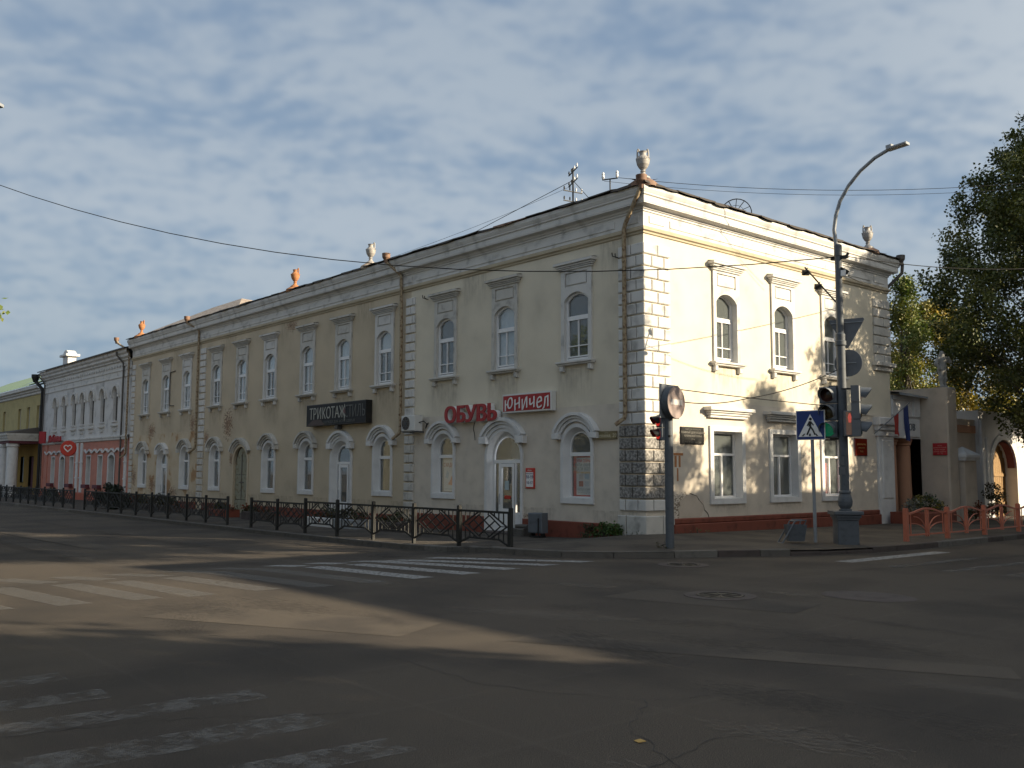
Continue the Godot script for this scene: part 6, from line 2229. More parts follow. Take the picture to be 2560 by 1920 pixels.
	# cables and hooks on the wall
	for q in [[Vector3(-10.5, 8.1, 0.05), "small iron hook bracket on the wall beside the upper corner blocks"], [Vector3(-1.05, 8.0, 0.05), "tiny iron hook on the wall left of the corner drainpipe"]]:
		b = MB.new()
		b.tube([q[0] + Vector3(0, 0, -0.05), q[0] + Vector3(0, 0, 0.1), q[0] + Vector3(0, 0.1, 0.12)], [0.018], 6)
		b.tube([q[0] + Vector3(0.12, -0.05, -0.05), q[0] + Vector3(0.12, -0.05, 0.1), q[0] + Vector3(0.12, 0.06, 0.12)], [0.018], 6)
		tag(put("wall_hook", b, M.pipe_dark), q[1], "hook")
	b = MB.new()
	b.tube([Vector3(-7.55, 3.45, 0.04), Vector3(-7.6, 3.25, 0.05), Vector3(-7.52, 3.05, 0.05), Vector3(-7.5, 2.85, 0.05)], [0.012], 5)
	tag(put("loose_cable", b, M.black), "loose black cable hanging under the red letters", "cable")
	b = MB.new()
	b.tube([Vector3(-34.55, 7.35, 0.03), Vector3(-35.2, 7.3, 0.06), Vector3(-35.2, 5.45, 0.06), Vector3(-34.6, 5.4, 0.03)], [0.03], 6)
	tag(put("pipe_bracket", b, M.pipe_dark), "rusty bent pipe bracket between two upper windows", "pipe")

# ---------------------------------------------------------------- railings
func iron_panel() -> Node3D:
	# hangs from its top (y = 0); 2 m between posts
	var t := MeshInstance3D.new()
	t.name = "panel"
	var b := MB.new()
	b.bar(Vector3(-0.98, -0.125, 0), Vector3(0.98, -0.125, 0), 0.04, 0.055)
	var low := [Vector3(-0.98, -0.935, 0), Vector3(-0.60, -0.79, 0), Vector3(0.60, -0.79, 0), Vector3(0.98, -0.935, 0)]
	for i in 3:
		b.bar(low[i], low[i + 1], 0.04, 0.045)
	t.mesh = b.mesh()
	t.material_override = M.black_iron
	for s in [-1, 1]:
		for q in [[0.92, -0.14, -0.90], [0.75, -0.14, -0.40], [0.75, -0.54, -0.84], [0.57, -0.14, -0.31], [0.57, -0.62, -0.79], [0.40, -0.14, -0.23], [0.40, -0.70, -0.79], [0.16, -0.14, -0.21], [0.16, -0.73, -0.79]]:
			b = MB.new()
			b.bar(Vector3(s * q[0], q[1], 0), Vector3(s * q[0], q[2], 0), 0.024, 0.024, Vector3(0, 0, 1))
			put("baluster", b, M.black_iron, t)
		for q in [-1, 1]:
			b = MB.new()
			b.bar(Vector3(s * 0.22, -0.47 + q * 0.33, 0), Vector3(s * 0.88, -0.47, 0), 0.03, 0.03, Vector3(0, 0, 1))
			put("brace", b, M.black_iron, t)
		b = MB.new()
		b.bar(Vector3(s * 0.63, -0.47, 0), Vector3(s * 0.88, -0.47, 0), 0.018, 0.018)
		put("tie", b, M.black_iron, t)
	# crossed lattice in the middle
	for k in [-3, -1, 1, 3]:
		for s in [-1, 1]:
			b = MB.new()
			var p := []
			for m in [-3, 3]:
				# u + s v = k , u - s v = m
				var u: float = (k + m) / 2.0
				var v: float = s * (k - m) / 2.0
				if absf(v) > 2.0:
					var e: float = signf(v) * 2.0
					u = k - s * e
					v = e
				p.append(Vector3(u * 0.21, -0.47 + v * 0.13, 0.0))
			b.bar(p[0], p[1], 0.026, 0.026, Vector3(0, 0, 1))
			put("lattice_bar", b, M.black_iron, t)
	return t

func iron_post(h: float) -> MB:
	var b := MB.new()
	var w := 0.042
	b.box(-w, w, -h - 0.15, -0.012, -w, w)
	b.box(-w + 0.008, w - 0.008, -0.012, 0.0, -w + 0.008, w - 0.008)
	return b

func make_fences() -> void:
	var z := 4.8
	var runs := [
		["low black iron railing with diamond lattice nearest the corner", [-14.26, -12.26, -10.3, -8.27, -6.22, -4.15, -2.12, -0.07]],
		["black iron railing with lattice in front of the plastered-up door and shrubs", [-33.59, -31.78, -29.9, -28.01, -26.04, -24.09, -22.19, -20.17, -18.26, -16.26]],
		["far black iron railing in front of the pink shop", [-58.7, -56.8, -55.0, -53.2, -51.6, -49.99, -48.16, -46.44, -44.57, -42.92, -41.09, -39.23, -37.39, -35.4]],
	]
	var proto := iron_panel()
	var pm := iron_post(1.0).mesh()
	for r in runs:
		var t := thing("iron_railing", r[0], "railing", Vector3.ZERO, 0.0, "black iron railings along the kerb")
		var xs: Array = r[1]
		for i in xs.size():
			var top: float = 0.86
			if runs.find(r) == 0 and i > 1:
				top = 0.93
			var x: float = xs[i]
			var o := put("post", pm, M.black_iron, t)
			o.position = Vector3(x, top, z)
			if i + 1 < xs.size():
				var x2: float = xs[i + 1]
				var c := copy(proto, t, Vector3((x + x2) / 2, top, z))
				c.scale.x = (x2 - x) / 2.04
	proto.free()
	# coral railing with wavy rail along the side street
	var t := thing("coral_railing", "coral red low street railing with wavy top rail and fan bars", "railing")
	var zs := [-4.62, -6.78, -9.25, -11.75, -14.25, -16.75, -19.25]
	var xs2 := [5.02, 5.12, 5.08, 5.06, 5.05, 5.05, 5.05]
	for i in zs.size():
		var b := MB.new()
		var gy := pave_y(xs2[i], zs[i])
		b.box(-0.055, 0.055, -0.1, 0.86, -0.055, 0.055)
		b.box(-0.04, 0.04, 0.86, 0.875, -0.04, 0.04)
		var o := put("post", b, M.coral, t)
		o.position = Vector3(xs2[i], gy, zs[i])
		if i + 1 >= zs.size():
			continue
		var a := Vector3(xs2[i], gy, zs[i])
		var e := Vector3(xs2[i + 1], pave_y(xs2[i + 1], zs[i + 1]), zs[i + 1])
		var p := func(f: float, y: float) -> Vector3: return a.lerp(e, f) + Vector3(0, y, 0)
		b = MB.new()
		var n := 20
		for k in n:
			var f0 := float(k) / n
			var f1 := float(k + 1) / n
			b.bar(p.call(f0, 0.78 - 0.07 * cos(f0 * TAU)), p.call(f1, 0.78 - 0.07 * cos(f1 * TAU)), 0.035, 0.05)
		put("top_rail", b, M.coral, t)
		b = MB.new()
		b.bar(p.call(0.02, 0.16), p.call(0.98, 0.16), 0.03, 0.04)
		put("bottom_rail", b, M.coral, t)
		for f in [0.06, 0.11, 0.89, 0.94]:
			b = MB.new()
			b.bar(p.call(f, 0.16), p.call(f, 0.74), 0.022, 0.022)
			put("bar", b, M.coral, t)
		for f in [0.475, 0.525]:
			b = MB.new()
			b.bar(p.call(f, 0.1), p.call(f, 0.84), 0.05, 0.04)
			put("bar", b, M.coral, t)
		for s in [-1, 1]:
			for q in [[0.34, 0.26], [0.28, 0.42]]:
				b = MB.new()
				for k in 8:
					var w0 := PI / 2 * k / 8
					var w1 := PI / 2 * (k + 1) / 8
					b.bar(p.call(0.5 + s * (0.03 + q[0] * cos(w0) * 0.0 + q[0] * (1.0 - cos(w0))), 0.18 + q[1] * 1.1 * sin(w0)), p.call(0.5 + s * (0.03 + q[0] * (1.0 - cos(w1))), 0.18 + q[1] * 1.1 * sin(w1)), 0.022, 0.022)
				put("curved_bar", b, M.coral, t)

# ---------------------------------------------------------------- posts, signs and signals at the corner
func disc(r: float, d: float, seg := 28) -> MB:
	var b := MB.new()
	b.xf = Transform3D(Basis(Vector3.RIGHT, PI / 2), Vector3.ZERO)
	b.lathe([Vector2(0.0, -d / 2), Vector2(r - 0.012, -d / 2), Vector2(r, -d / 2 + 0.006), Vector2(r, d / 2 - 0.006), Vector2(r - 0.012, d / 2), Vector2(0.0, d / 2)], seg)
	return b

# tunnel visor over a lens at the origin, opening towards +z
func visor(r: float, len: float) -> MB:
	var b := MB.new()
	var n := 16
	for k in n:
		var w0 := lerpf(-0.45, PI + 0.45, float(k) / n)
		var w1 := lerpf(-0.45, PI + 0.45, float(k + 1) / n)
		var l0 := len * (0.35 + 0.65 * clampf(sin(w0) * 0.75 + 0.45, 0.0, 1.0))
		var l1 := len * (0.35 + 0.65 * clampf(sin(w1) * 0.75 + 0.45, 0.0, 1.0))
		var p0 := Vector3(cos(w0) * r, sin(w0) * r, 0)
		var p1 := Vector3(cos(w1) * r, sin(w1) * r, 0)
		var q0 := p0 * 1.02 + Vector3(0, -0.02, l0)
		var q1 := p1 * 1.02 + Vector3(0, -0.02, l1)
		b.quad(p0, q0, q1, p1)
		b.quad(p0 * 0.985, p1 * 0.985, q1 * 0.985 + Vector3(0, 0, 0.0005), q0 * 0.985 + Vector3(0, 0, 0.0005))
	return b

func lens_of(col: Color, glow: float) -> StandardMaterial3D:
	var m := mat(col, 0.15)
	if glow > 0.0:
		m.emission_enabled = true
		m.emission = col
		m.emission_energy_multiplier = glow
	return m

func signal_head(t: Node3D, lenses: Array, pitch: float, r: float, case_m: Material, visor_m: Material, depth: float) -> void:
	var n := lenses.size()
	for i in n:
		var y := (n - 1 - i) * pitch
		var b := MB.new()
		b.cbox(-r - 0.06, r + 0.06, y - pitch / 2 + 0.008, y + pitch / 2 - 0.008, -depth, 0.0, 0.025)
		put("case", b, case_m, t)
		b = MB.new()
		b.xf = Transform3D(Basis(Vector3.RIGHT, PI / 2), Vector3(0, y, 0))
		b.lathe([Vector2(r + 0.015, -0.01), Vector2(r + 0.015, 0.02), Vector2(r, 0.02), Vector2(r * 0.96, 0.0), Vector2(r * 0.6, 0.018), Vector2(0.0, 0.028)], 24)
		put("lens", b, lenses[i], t)
		var o := put("visor", visor(r + 0.02, r * 1.75), visor_m, t)
		o.position = Vector3(0, y, 0.005)

func make_corner_posts() -> void:
	# dark post with no-entry disc
	var t := thing("no_entry_post", "thick dark grey post carrying a faded round no-entry sign at the kerb corner", "sign post", Vector3(2.84, 0.02, 2.385))
	var b := MB.new()
	b.tube([Vector3(0, -0.2, 0), Vector3(0, 3.2, 0)], [0.10], 16)
	put("post", b, M.grey_paint, t)
	var a := deg_to_rad(98.0)
	b = MB.new()
	b.cbox(-0.42, 0.42, -0.40, 0.40, -0.02, 0.0, 0.006)
	var o := put("backing_plate", b, M.galv, t)
	o.position = Vector3(0.02, 3.45, -0.02)
	o.rotation.y = a
	var faded := surf(lin(0.34, 0.27, 0.25), 0.65, M.trim.albedo_texture, 0.9)
	o = put("sign_disc", disc(0.385, 0.18), M.grey_paint, t)
	o.position = Vector3(0.14, 3.42, 0.0)
	o.rotation.y = a
	var s := put("sign_face", disc(0.384, 0.01), faded, o)
	s.position = Vector3(0, 0, 0.093)
	b = MB.new()
	b.cbox(-0.26, 0.26, -0.065, 0.065, 0.0985, 0.104, 0.002)
	put("white_bar", b, mat(lin(0.48, 0.46, 0.45), 0.8), o)
	# red pedestrian signal on the same post
	t = thing("pedestrian_signal", "black pedestrian signal with two lit red lenses in tunnel visors on the dark post", "traffic light", Vector3(2.62, 2.70, 2.50), deg_to_rad(-28.0))
	var red := lens_of(lin(0.70, 0.03, 0.02), 0.25)
	signal_head(t, [red, red], 0.31, 0.105, M.grey_steel, M.black, 0.14)
	b = MB.new()
	b.bar(Vector3(0.0, -0.05, -0.1), Vector3(0.28, -0.05, -0.2), 0.05, 0.04)
	put("bracket", b, M.black_iron, t)
	# pedestrian crossing sign
	t = thing("crossing_sign", "blue square pedestrian crossing sign on a slim grey post", "road sign", Vector3(3.9, 0.0, -2.08))
	b = MB.new()
	b.tube([Vector3(0, -0.2, 0), Vector3(-0.02, 2.0, 0), Vector3(-0.03, 3.35, 0)], [0.045], 12)
	put("post", b, M.galv, t)
	b = MB.new()
	var hs := 0.385
	b.xf = Transform3D(Basis(Vector3.UP, deg_to_rad(10.0)), Vector3(-0.03, 3.03, 0.055))
	b.cbox(-hs, hs, -hs, hs, -0.012, 0.012, 0.006)
	o = put("plate", b, M.white, t)
	var blue := mat(lin(0.010, 0.034, 0.17), 0.45)
	b = MB.new()
	b.xf = Transform3D(Basis(Vector3.UP, deg_to_rad(10.0)), Vector3(-0.03, 3.03, 0.055))
	b.cbox(-hs + 0.022, hs - 0.022, -hs + 0.022, hs - 0.022, 0.0, 0.015, 0.002)
	put("blue_field", b, blue, t)
	b = MB.new()
	b.xf = Transform3D(Basis(Vector3.UP, deg_to_rad(10.0)), Vector3(-0.03, 3.03, 0.055))
	b.slab(PackedVector2Array([Vector2(-0.32, -0.30), Vector2(0.32, -0.30), Vector2(0.0, 0.28)]), 0.014, 0.018)
	put("white_triangle", b, M.white, t)
	b = MB.new()
	b.xf = Transform3D(Basis(Vector3.UP, deg_to_rad(10.0)), Vector3(-0.03, 3.03, 0.055))
	var fig := [[Vector2(0.0, 0.10), Vector2(-0.01, -0.04), 0.075], [Vector2(0.01, -0.04), Vector2(-0.09, -0.25), 0.042], [Vector2(0.0, -0.03), Vector2(0.07, -0.13), 0.042], [Vector2(0.07, -0.13), Vector2(0.12, -0.25), 0.038], [Vector2(-0.02, 0.09), Vector2(-0.08, -0.02), 0.03], [Vector2(0.02, 0.08), Vector2(0.09, -0.01), 0.03]]
	for q in fig:
		b.bar(Vector3(q[0].x, q[0].y, 0.0205), Vector3(q[1].x, q[1].y, 0.0205), 0.004, q[2], Vector3(0, 0, 1).cross(Vector3(q[1].x - q[0].x, q[1].y - q[0].y, 0)).normalized())
	for k in 12:
		var w0 := TAU * k / 12
		var w1 := TAU * (k + 1) / 12
		b.tri(Vector3(0.01, 0.155, 0.022), Vector3(0.01 + cos(w0) * 0.04, 0.155 + sin(w0) * 0.04, 0.022), Vector3(0.01 + cos(w1) * 0.04, 0.155 + sin(w1) * 0.04, 0.022))
	for q in [[-0.22, -0.06], [-0.02, 0.0], [0.18, 0.06]]:
		b.slab(PackedVector2Array([Vector2(q[0] - 0.02, -0.285), Vector2(q[0] + 0.03, -0.285), Vector2(q[0] + 0.03 - q[1], -0.22), Vector2(q[0] - 0.01 - q[1], -0.22)]), 0.018, 0.0225)
	put("walking_figure", b, M.black, t)
	# lamp post on its pedestal
	lamp_post("grey street lamp post with arched arm on a square pedestal at the corner", Vector3(4.57, 0.0, -2.4), 0.0)
	lamp_post("street lamp across the main street, only its lamp head tip in view", Vector3(-6.16, -0.31, 16.61), 0.72)
	# three-light signal with the green lit
	t = thing("traffic_signal", "grey three-lens traffic signal with its green lens lit, left of the lamp post", "traffic light", Vector3(4.26, 2.91, -2.22), deg_to_rad(12.0))
	signal_head(t, [lens_of(lin(0.04, 0.012, 0.010), 0.0), lens_of(lin(0.05, 0.035, 0.012), 0.0), lens_of(lin(0.01, 0.15, 0.075), 0.16)], 0.445, 0.165, M.grey_steel, M.galv, 0.2)
	b = MB.new()
	b.bar(Vector3(0.0, 1.12, -0.12), Vector3(0.35, 1.12, -0.2), 0.05, 0.04)
	b.bar(Vector3(0.0, -0.24, -0.12), Vector3(0.35, -0.24, -0.2), 0.05, 0.04)
	put("bracket", b, M.black_iron, t)
	t = thing("traffic_signal", "pale grey three-lens traffic signal seen from its side, right of the lamp post", "traffic light", Vector3(5.06, 2.93, -2.42), deg_to_rad(118.0))
	signal_head(t, [lens_of(lin(0.05, 0.012, 0.010), 0.0), lens_of(lin(0.05, 0.035, 0.012), 0.0), lens_of(lin(0.01, 0.05, 0.03), 0.0)], 0.43, 0.15, M.sign_back, M.grey_steel, 0.22)
	b = MB.new()
	b.bar(Vector3(0.0, 1.0, -0.2), Vector3(0.0, 1.0, -0.45), 0.05, 0.04)
	b.bar(Vector3(0.0, -0.2, -0.2), Vector3(0.0, -0.2, -0.45), 0.05, 0.04)
	put("bracket", b, M.black_iron, t)
	t = thing("pedestrian_signal", "narrow pedestrian signal box showing a dim red figure, right of the lamp post", "traffic light", Vector3(4.92, 2.72, -2.12), deg_to_rad(40.0))
	b = MB.new()
	b.cbox(-0.13, 0.13, 0.0, 0.64, -0.16, 0.0, 0.015)
	put("case", b, M.sign_back, t)
	b = MB.new()
	b.cbox(-0.09, 0.09, 0.03, 0.61, 0.0, 0.006, 0.002)
	put("lens", b, lens_of(lin(0.16, 0.07, 0.05), 0.05), t)
	b = MB.new()
	b.slab(PackedVector2Array([Vector2(-0.03, 0.34), Vector2(0.03, 0.34), Vector2(0.045, 0.48), Vector2(0.02, 0.57), Vector2(-0.02, 0.57), Vector2(-0.045, 0.48)]), 0.006, 0.012)
	put("lens_figure", b, lens_of(lin(0.6, 0.07, 0.05), 0.2), t)
	# sign backs on the lamp post
	t = thing("yield_sign", "triangular road sign seen from its grey back on the lamp post", "road sign", Vector3(4.66, 5.5, -2.56), deg_to_rad(17.0))
	b = MB.new()
	var tri := PackedVector2Array()
	for k in 3:
		var w := -PI / 2 + TAU * k / 3
		for j in 5:
			var q := w + (j - 2) * 0.25
			tri.append(Vector2(cos(w), sin(w)) * 0.44 + Vector2(cos(q), sin(q)) * 0.06)
	b.slab(tri, -0.01, 0.01)
	put("plate", b, M.sign_back, t)
	b = MB.new()
	b.bar(Vector3(-0.4, 0.17, 0.02), Vector3(0.4, 0.17, 0.02), 0.03, 0.02)
	put("bracket", b, M.galv, t)
	t = thing("round_sign", "round road sign seen from its grey back, under the triangular one", "road sign", Vector3(4.68, 4.62, -2.56), deg_to_rad(17.0))
	put("plate", disc(0.35, 0.02), M.sign_back, t)
	b = MB.new()
	b.bar(Vector3(-0.2, 0.0, 0.02), Vector3(0.2, 0.0, 0.02), 0.03, 0.02)
	put("bracket", b, M.galv, t)
	# floodlight arm
	t = thing("floodlight_arm", "slanting rod with two small floodlights sticking out left of the lamp post", "floodlight", Vector3(4.53, 6.15, -2.4))
	b = MB.new()
	b.tube([Vector3(0, 0, 0), Vector3(-0.35, 0.42, 0), Vector3(-0.94, 1.13, 0)], [0.022], 6)
	put("rod", b, M.black_iron, t)
	for q in [Vector3(-0.92, 0.98, 0.0), Vector3(-0.56, 0.55, 0.0)]:
		b = MB.new()
		b.xf = Transform3D(Basis(Vector3.UP, 0.9) * Basis(Vector3.RIGHT, 0.35), q)
		b.cbox(-0.09, 0.09, -0.07, 0.07, -0.05, 0.05, 0.015)
		b.bar(Vector3(0, 0.07, -0.02), Vector3(0.05, 0.13, -0.02), 0.02, 0.02)
		put("floodlight", b, M.black_iron, t)
	t = thing("cable_clamps", "black cable clamps and a small white box strapped to the lamp post", "clamp", Vector3(4.53, 7.0, -2.4))
	b = MB.new()
	b.bar(Vector3(-0.16, 0.38, 0), Vector3(0.32, 0.36, 0), 0.06, 0.09)
	b.bar(Vector3(0.27, 0.36, 0), Vector3(0.33, 0.46, 0), 0.05, 0.05)
	b.bar(Vector3(0.08, 0.08, 0), Vector3(0.30, -0.06, 0), 0.05, 0.11)
	put("clamp", b, M.black_iron, t)
	b = MB.new()
	b.cbox(0.12, 0.26, -0.14, 0.02, -0.05, 0.05, 0.01)
	put("box", b, M.white, t)

func lamp_post(label: String, at: Vector3, turn: float) -> void:
	var t := thing("street_lamp", label, "street lamp", at, turn)
	var b := MB.new()
	b.xf = Transform3D(Basis(Vector3.UP, 0.78), Vector3.ZERO)
	b.cbox(-0.26, 0.26, -0.2, 0.62, -0.26, 0.26, 0.02)
	b.cbox(-0.28, 0.28, 0.62, 0.68, -0.28, 0.28, 0.01)
	b.cbox(-0.31, 0.31, 0.68, 0.75, -0.31, 0.31, 0.01)
	b.cbox(-0.36, 0.36, 0.75, 0.84, -0.36, 0.36, 0.015)
	put("pedestal", b, M.grey_paint, t)
	b = MB.new()
	b.lathe([Vector2(0.16, 0.84), Vector2(0.16, 0.88), Vector2(0.12, 0.9), Vector2(0.17, 0.98), Vector2(0.185, 1.08), Vector2(0.16, 1.2), Vector2(0.13, 1.27), Vector2(0.15, 1.29), Vector2(0.15, 1.33), Vector2(0.115, 1.36), Vector2(0.11, 5.05), Vector2(0.14, 5.08), Vector2(0.14, 5.18), Vector2(0.115, 5.2), Vector2(0.12, 5.36), Vector2(0.09, 5.4), Vector2(0.085, 7.4), Vector2(0.1, 7.42), Vector2(0.1, 7.7), Vector2(0.05, 7.74)], 20)
	put("post", b, M.grey_paint, t)
	b = MB.new()
	b.tube([Vector3(0, 7.3, 0), Vector3(-0.05, 7.7, 0), Vector3(-0.09, 8.13, 0), Vector3(-0.03, 8.5, 0), Vector3(0.1, 8.86, 0), Vector3(0.36, 9.22, 0), Vector3(0.69, 9.52, 0), Vector3(1.09, 9.76, 0), Vector3(1.46, 9.88, 0)], [0.055, 0.052, 0.05, 0.048, 0.046, 0.045, 0.045, 0.045, 0.045], 12)
	put("arm", b, M.galv, t)
	b = MB.new()
	b.xf = Transform3D(Basis(Vector3.BACK, 0.06), Vector3(1.62, 9.90, 0))
	b.cbox(-0.18, 0.34, -0.035, 0.03, -0.1, 0.1, 0.02)
	b.cbox(-0.2, -0.05, 0.02, 0.1, -0.07, 0.07, 0.015)
	put("lamp_head", b, M.galv, t)
	b = MB.new()
	b.box(-0.09, 0.09, 1.75, 1.95, 0.105, 0.118)
	b.box(-0.07, 0.07, 2.0, 2.22, 0.103, 0.116)
	put("stuck_notice", b, M.sign_back, t)

# ---------------------------------------------------------------- bins, plants, statue
func leaf_heap(called: String, label: String, cat: String, at: Vector3, w: float, d: float, h: float, n: int, size: float, tones: Array, sd: int) -> Node3D:
	var t := thing(called, label, cat, at)
	var r := RandomNumberGenerator.new()
	r.seed = sd
	var clumps := []
	for i in n:
		var p := Vector3(r.randf_range(-0.5, 0.5) * w, 0, r.randf_range(-0.5, 0.5) * d)
		p.y = r.randf_range(0.1, 1.0) * h * (1.0 - 0.4 * absf(p.x * 2.0 / w))
		clumps.append([p, r.randf_range(0.12, 0.22) * minf(1.0, h * 1.4)])
	crown(t, clumps, 900.0, size, tones, sd)
	var b := MB.new()
	for i in mini(n, 14):
		var c: Vector3 = clumps[i][0]
		b.tube([Vector3(c.x * 0.8, -0.05, c.z * 0.8), c], [0.012, 0.006], 5, false)
	put("stems", b, M.bark, t)
	return t

func make_small_things() -> void:
	var green := [Color(0.04, 0.085, 0.015), Color(0.06, 0.11, 0.02), Color(0.05, 0.09, 0.02)]
	var dull := [Color(0.03, 0.045, 0.015), Color(0.045, 0.05, 0.02), Color(0.06, 0.045, 0.025)]
	var flower := [Color(0.03, 0.06, 0.015), Color(0.04, 0.07, 0.02), Color(0.30, 0.24, 0.03), Color(0.24, 0.24, 0.24)]
	var redf := [Color(0.03, 0.05, 0.015), Color(0.035, 0.05, 0.02), Color(0.16, 0.03, 0.012)]
	var t := thing("litter_bin", "grey rectangular litter bin standing by the shop doorstep", "litter bin", Vector3(-3.72, -0.12, 0.62), 0.25)
	var b := MB.new()
	b.cbox(-0.25, 0.25, 0.1, 0.70, -0.17, 0.17, 0.025)
	put("body", b, M.grey_steel, t)
	b = MB.new()
	b.box(0.13, 0.16, -0.02, 0.55, 0.18, 0.21)
	b.box(-0.2, 0.2, -0.02, 0.02, -0.15, 0.15)
	b.box(-0.2, -0.16, 0.0, 0.12, -0.1, 0.1)
	b.box(0.16, 0.2, 0.0, 0.12, -0.1, 0.1)
	put("stand", b, M.black_iron, t)
	t = thing("litter_bin", "grey tapered litter bin tilted in a tube frame, left of the crossing sign post", "litter bin", Vector3(3.72, 0.03, -1.45), 0.86)
	b = MB.new()
	var top := [Vector3(-0.25, 0.46, 0.17), Vector3(0.25, 0.46, 0.17), Vector3(0.25, 0.46, -0.17), Vector3(-0.25, 0.46, -0.17)]
	var bot := [Vector3(-0.19, 0.05, 0.12), Vector3(0.19, 0.05, 0.12), Vector3(0.19, 0.05, -0.12), Vector3(-0.19, 0.05, -0.12)]
	for i in 4:
		var j := (i + 1) % 4
		b.quad(bot[i], bot[j], top[j], top[i])
		b.quad(top[i] * Vector3(0.96, 1, 0.96), top[j] * Vector3(0.96, 1, 0.96), bot[j] * Vector3(0.95, 1.1, 0.95), bot[i] * Vector3(0.95, 1.1, 0.95))
	b.quad(bot[3], bot[2], bot[1], bot[0])
	put("bucket", b, M.grey_paint, t)
	b = MB.new()
	for s in [-1, 1]:
		b.tube([Vector3(-0.40, -0.02, s * 0.2), Vector3(-0.08, 0.53, s * 0.2), Vector3(-0.02, 0.57, s * 0.2), Vector3(0.22, 0.58, s * 0.2), Vector3(0.16, 0.44, s * 0.19)], [0.02], 8)
	b.tube([Vector3(-0.06, 0.55, -0.2), Vector3(-0.06, 0.55, 0.2)], [0.02], 8)
	b.tube([Vector3(-0.40, 0.0, -0.2), Vector3(-0.40, 0.0, 0.2)], [0.02], 8)
	put("frame", b, M.grey_steel, t)
	t = thing("concrete_step", "rough concrete step block beside the shop door and the bin", "step", Vector3(-4.75, -0.15, 0.32))
	b = MB.new()
	b.cbox(-0.3, 0.35, -0.2, 0.22, -0.25, 0.3, 0.03)
	b.cbox(-0.28, 0.3, 0.22, 0.32, -0.25, 0.1, 0.03)
	put("block", b, M.kerb, t)
	# weeds at the foot of the corner and along the plinth
	leaf_heap("weed_clump", "bright green weed clump at the foot of the corner blocks", "weeds", Vector3(-1.15, -0.02, 0.35), 0.85, 0.35, 0.42, 22, 0.09, green, 301)
	leaf_heap("weed_clump", "dark thin weed against the red plinth left of the green clump", "weeds", Vector3(-1.95, -0.1, 0.3), 0.5, 0.25, 0.4, 9, 0.07, dull, 302)
	leaf_heap("weed_clump", "low grass tuft round the foot of the dark sign post", "weeds", Vector3(2.72, 0.0, 2.45), 0.55, 0.35, 0.16, 10, 0.06, dull, 303)
	leaf_heap("weed_clump", "low weeds along the base of the sunny side's red plinth near the corner", "weeds", Vector3(0.28, 0.1, -1.6), 0.2, 1.6, 0.12, 12, 0.06, green, 304)
	leaf_heap("weed_clump", "small weeds at the foot of the corner base block", "weeds", Vector3(-0.2, 0.06, 0.3), 0.8, 0.2, 0.14, 10, 0.06, green, 305)
	# planters behind the railings
	var spots := [[-13.4, 2.3, "long planter of red flowers behind the railing by the second shop door", redf], [-11.9, 2.2, "grey planter with a dark bush in front of the white corner strip", dull], [-9.3, 2.0, "brown planter of wilted plants under the shop window", dull], [-19.2, 2.2, "reddish planter of shrubs behind the railing under an arched window", redf], [-22.5, 2.2, "planter of red-leaved shrubs beside the plastered-up door", redf], [-29.5, 2.4, "dark shrub bed behind the middle railing", dull], [-33.0, 2.4, "red flower bed behind the far end of the middle railing", redf], [-48.0, 2.6, "dark hedge bed before the pink shop", dull], [-55.0, 2.6, "dark hedge bed before the far end of the pink shop", dull]]
	for i in spots.size():
		var q: Array = spots[i]
		var hgt := 0.55 if q[0] < -25.0 else 0.4
		t = leaf_heap("flower_planter", q[2], "planter", Vector3(q[0], -0.2 + 0.25, q[1]), 1.7 if q[0] > -25 else 3.2, 0.5, hgt, 18 if q[0] > -25.0 else 26, 0.10, q[3], 320 + i)
		b = MB.new()
		var half := 0.9 if q[0] > -25.0 else 1.7
		b.cbox(-half, half, -0.3, 0.08, -0.32, 0.32, 0.03)
		put("box", b, [M.whitewash, M.galv, M.kerb_dark, M.kerb_dark, M.plinth, M.kerb_dark, M.kerb, M.kerb, M.kerb][i], t)
		b = MB.new()
		b.box(-half + 0.05, half - 0.05, 0.08, 0.085, -0.27, 0.27)
		put("soil", b, M.soil, t)
	leaf_heap("dark_bush", "dense dark bush behind the railing where the cream building meets the pink shop", "bush", Vector3(-34.2, -0.2, 3.3), 2.6, 1.0, 1.35, 60, 0.11, [Color(0.012, 0.02, 0.008), Color(0.018, 0.024, 0.01)], 340)
	# flower bed by the portal
	t = leaf_heap("flower_bed", "white and yellow flowers in a red-rimmed bed before the portal columns", "flower bed", Vector3(0.75, 0.42, -14.4), 0.8, 1.9, 0.6, 30, 0.08, flower, 350)
	b = MB.new()
	b.xf = Transform3D(Basis(Vector3.UP, PI / 2), Vector3.ZERO)
	b.cbox(-1.5, 1.35, -0.5, 0.0, -0.5, 0.62, 0.05)
	put("rim", b, M.plinth, t)
	t = leaf_heap("leafy_shrub", "thin leafy shrub in front of the arched gateway pilaster", "shrub", Vector3(1.3, 0.2, -19.3), 0.6, 0.6, 1.3, 16, 0.08, dull, 351)
	leaf_heap("leafy_shrub", "low red-rimmed bedding plants at the foot of the tall pier", "shrub", Vector3(1.6, 0.15, -17.4), 0.6, 1.4, 0.5, 20, 0.08, redf, 352)
	make_statue()

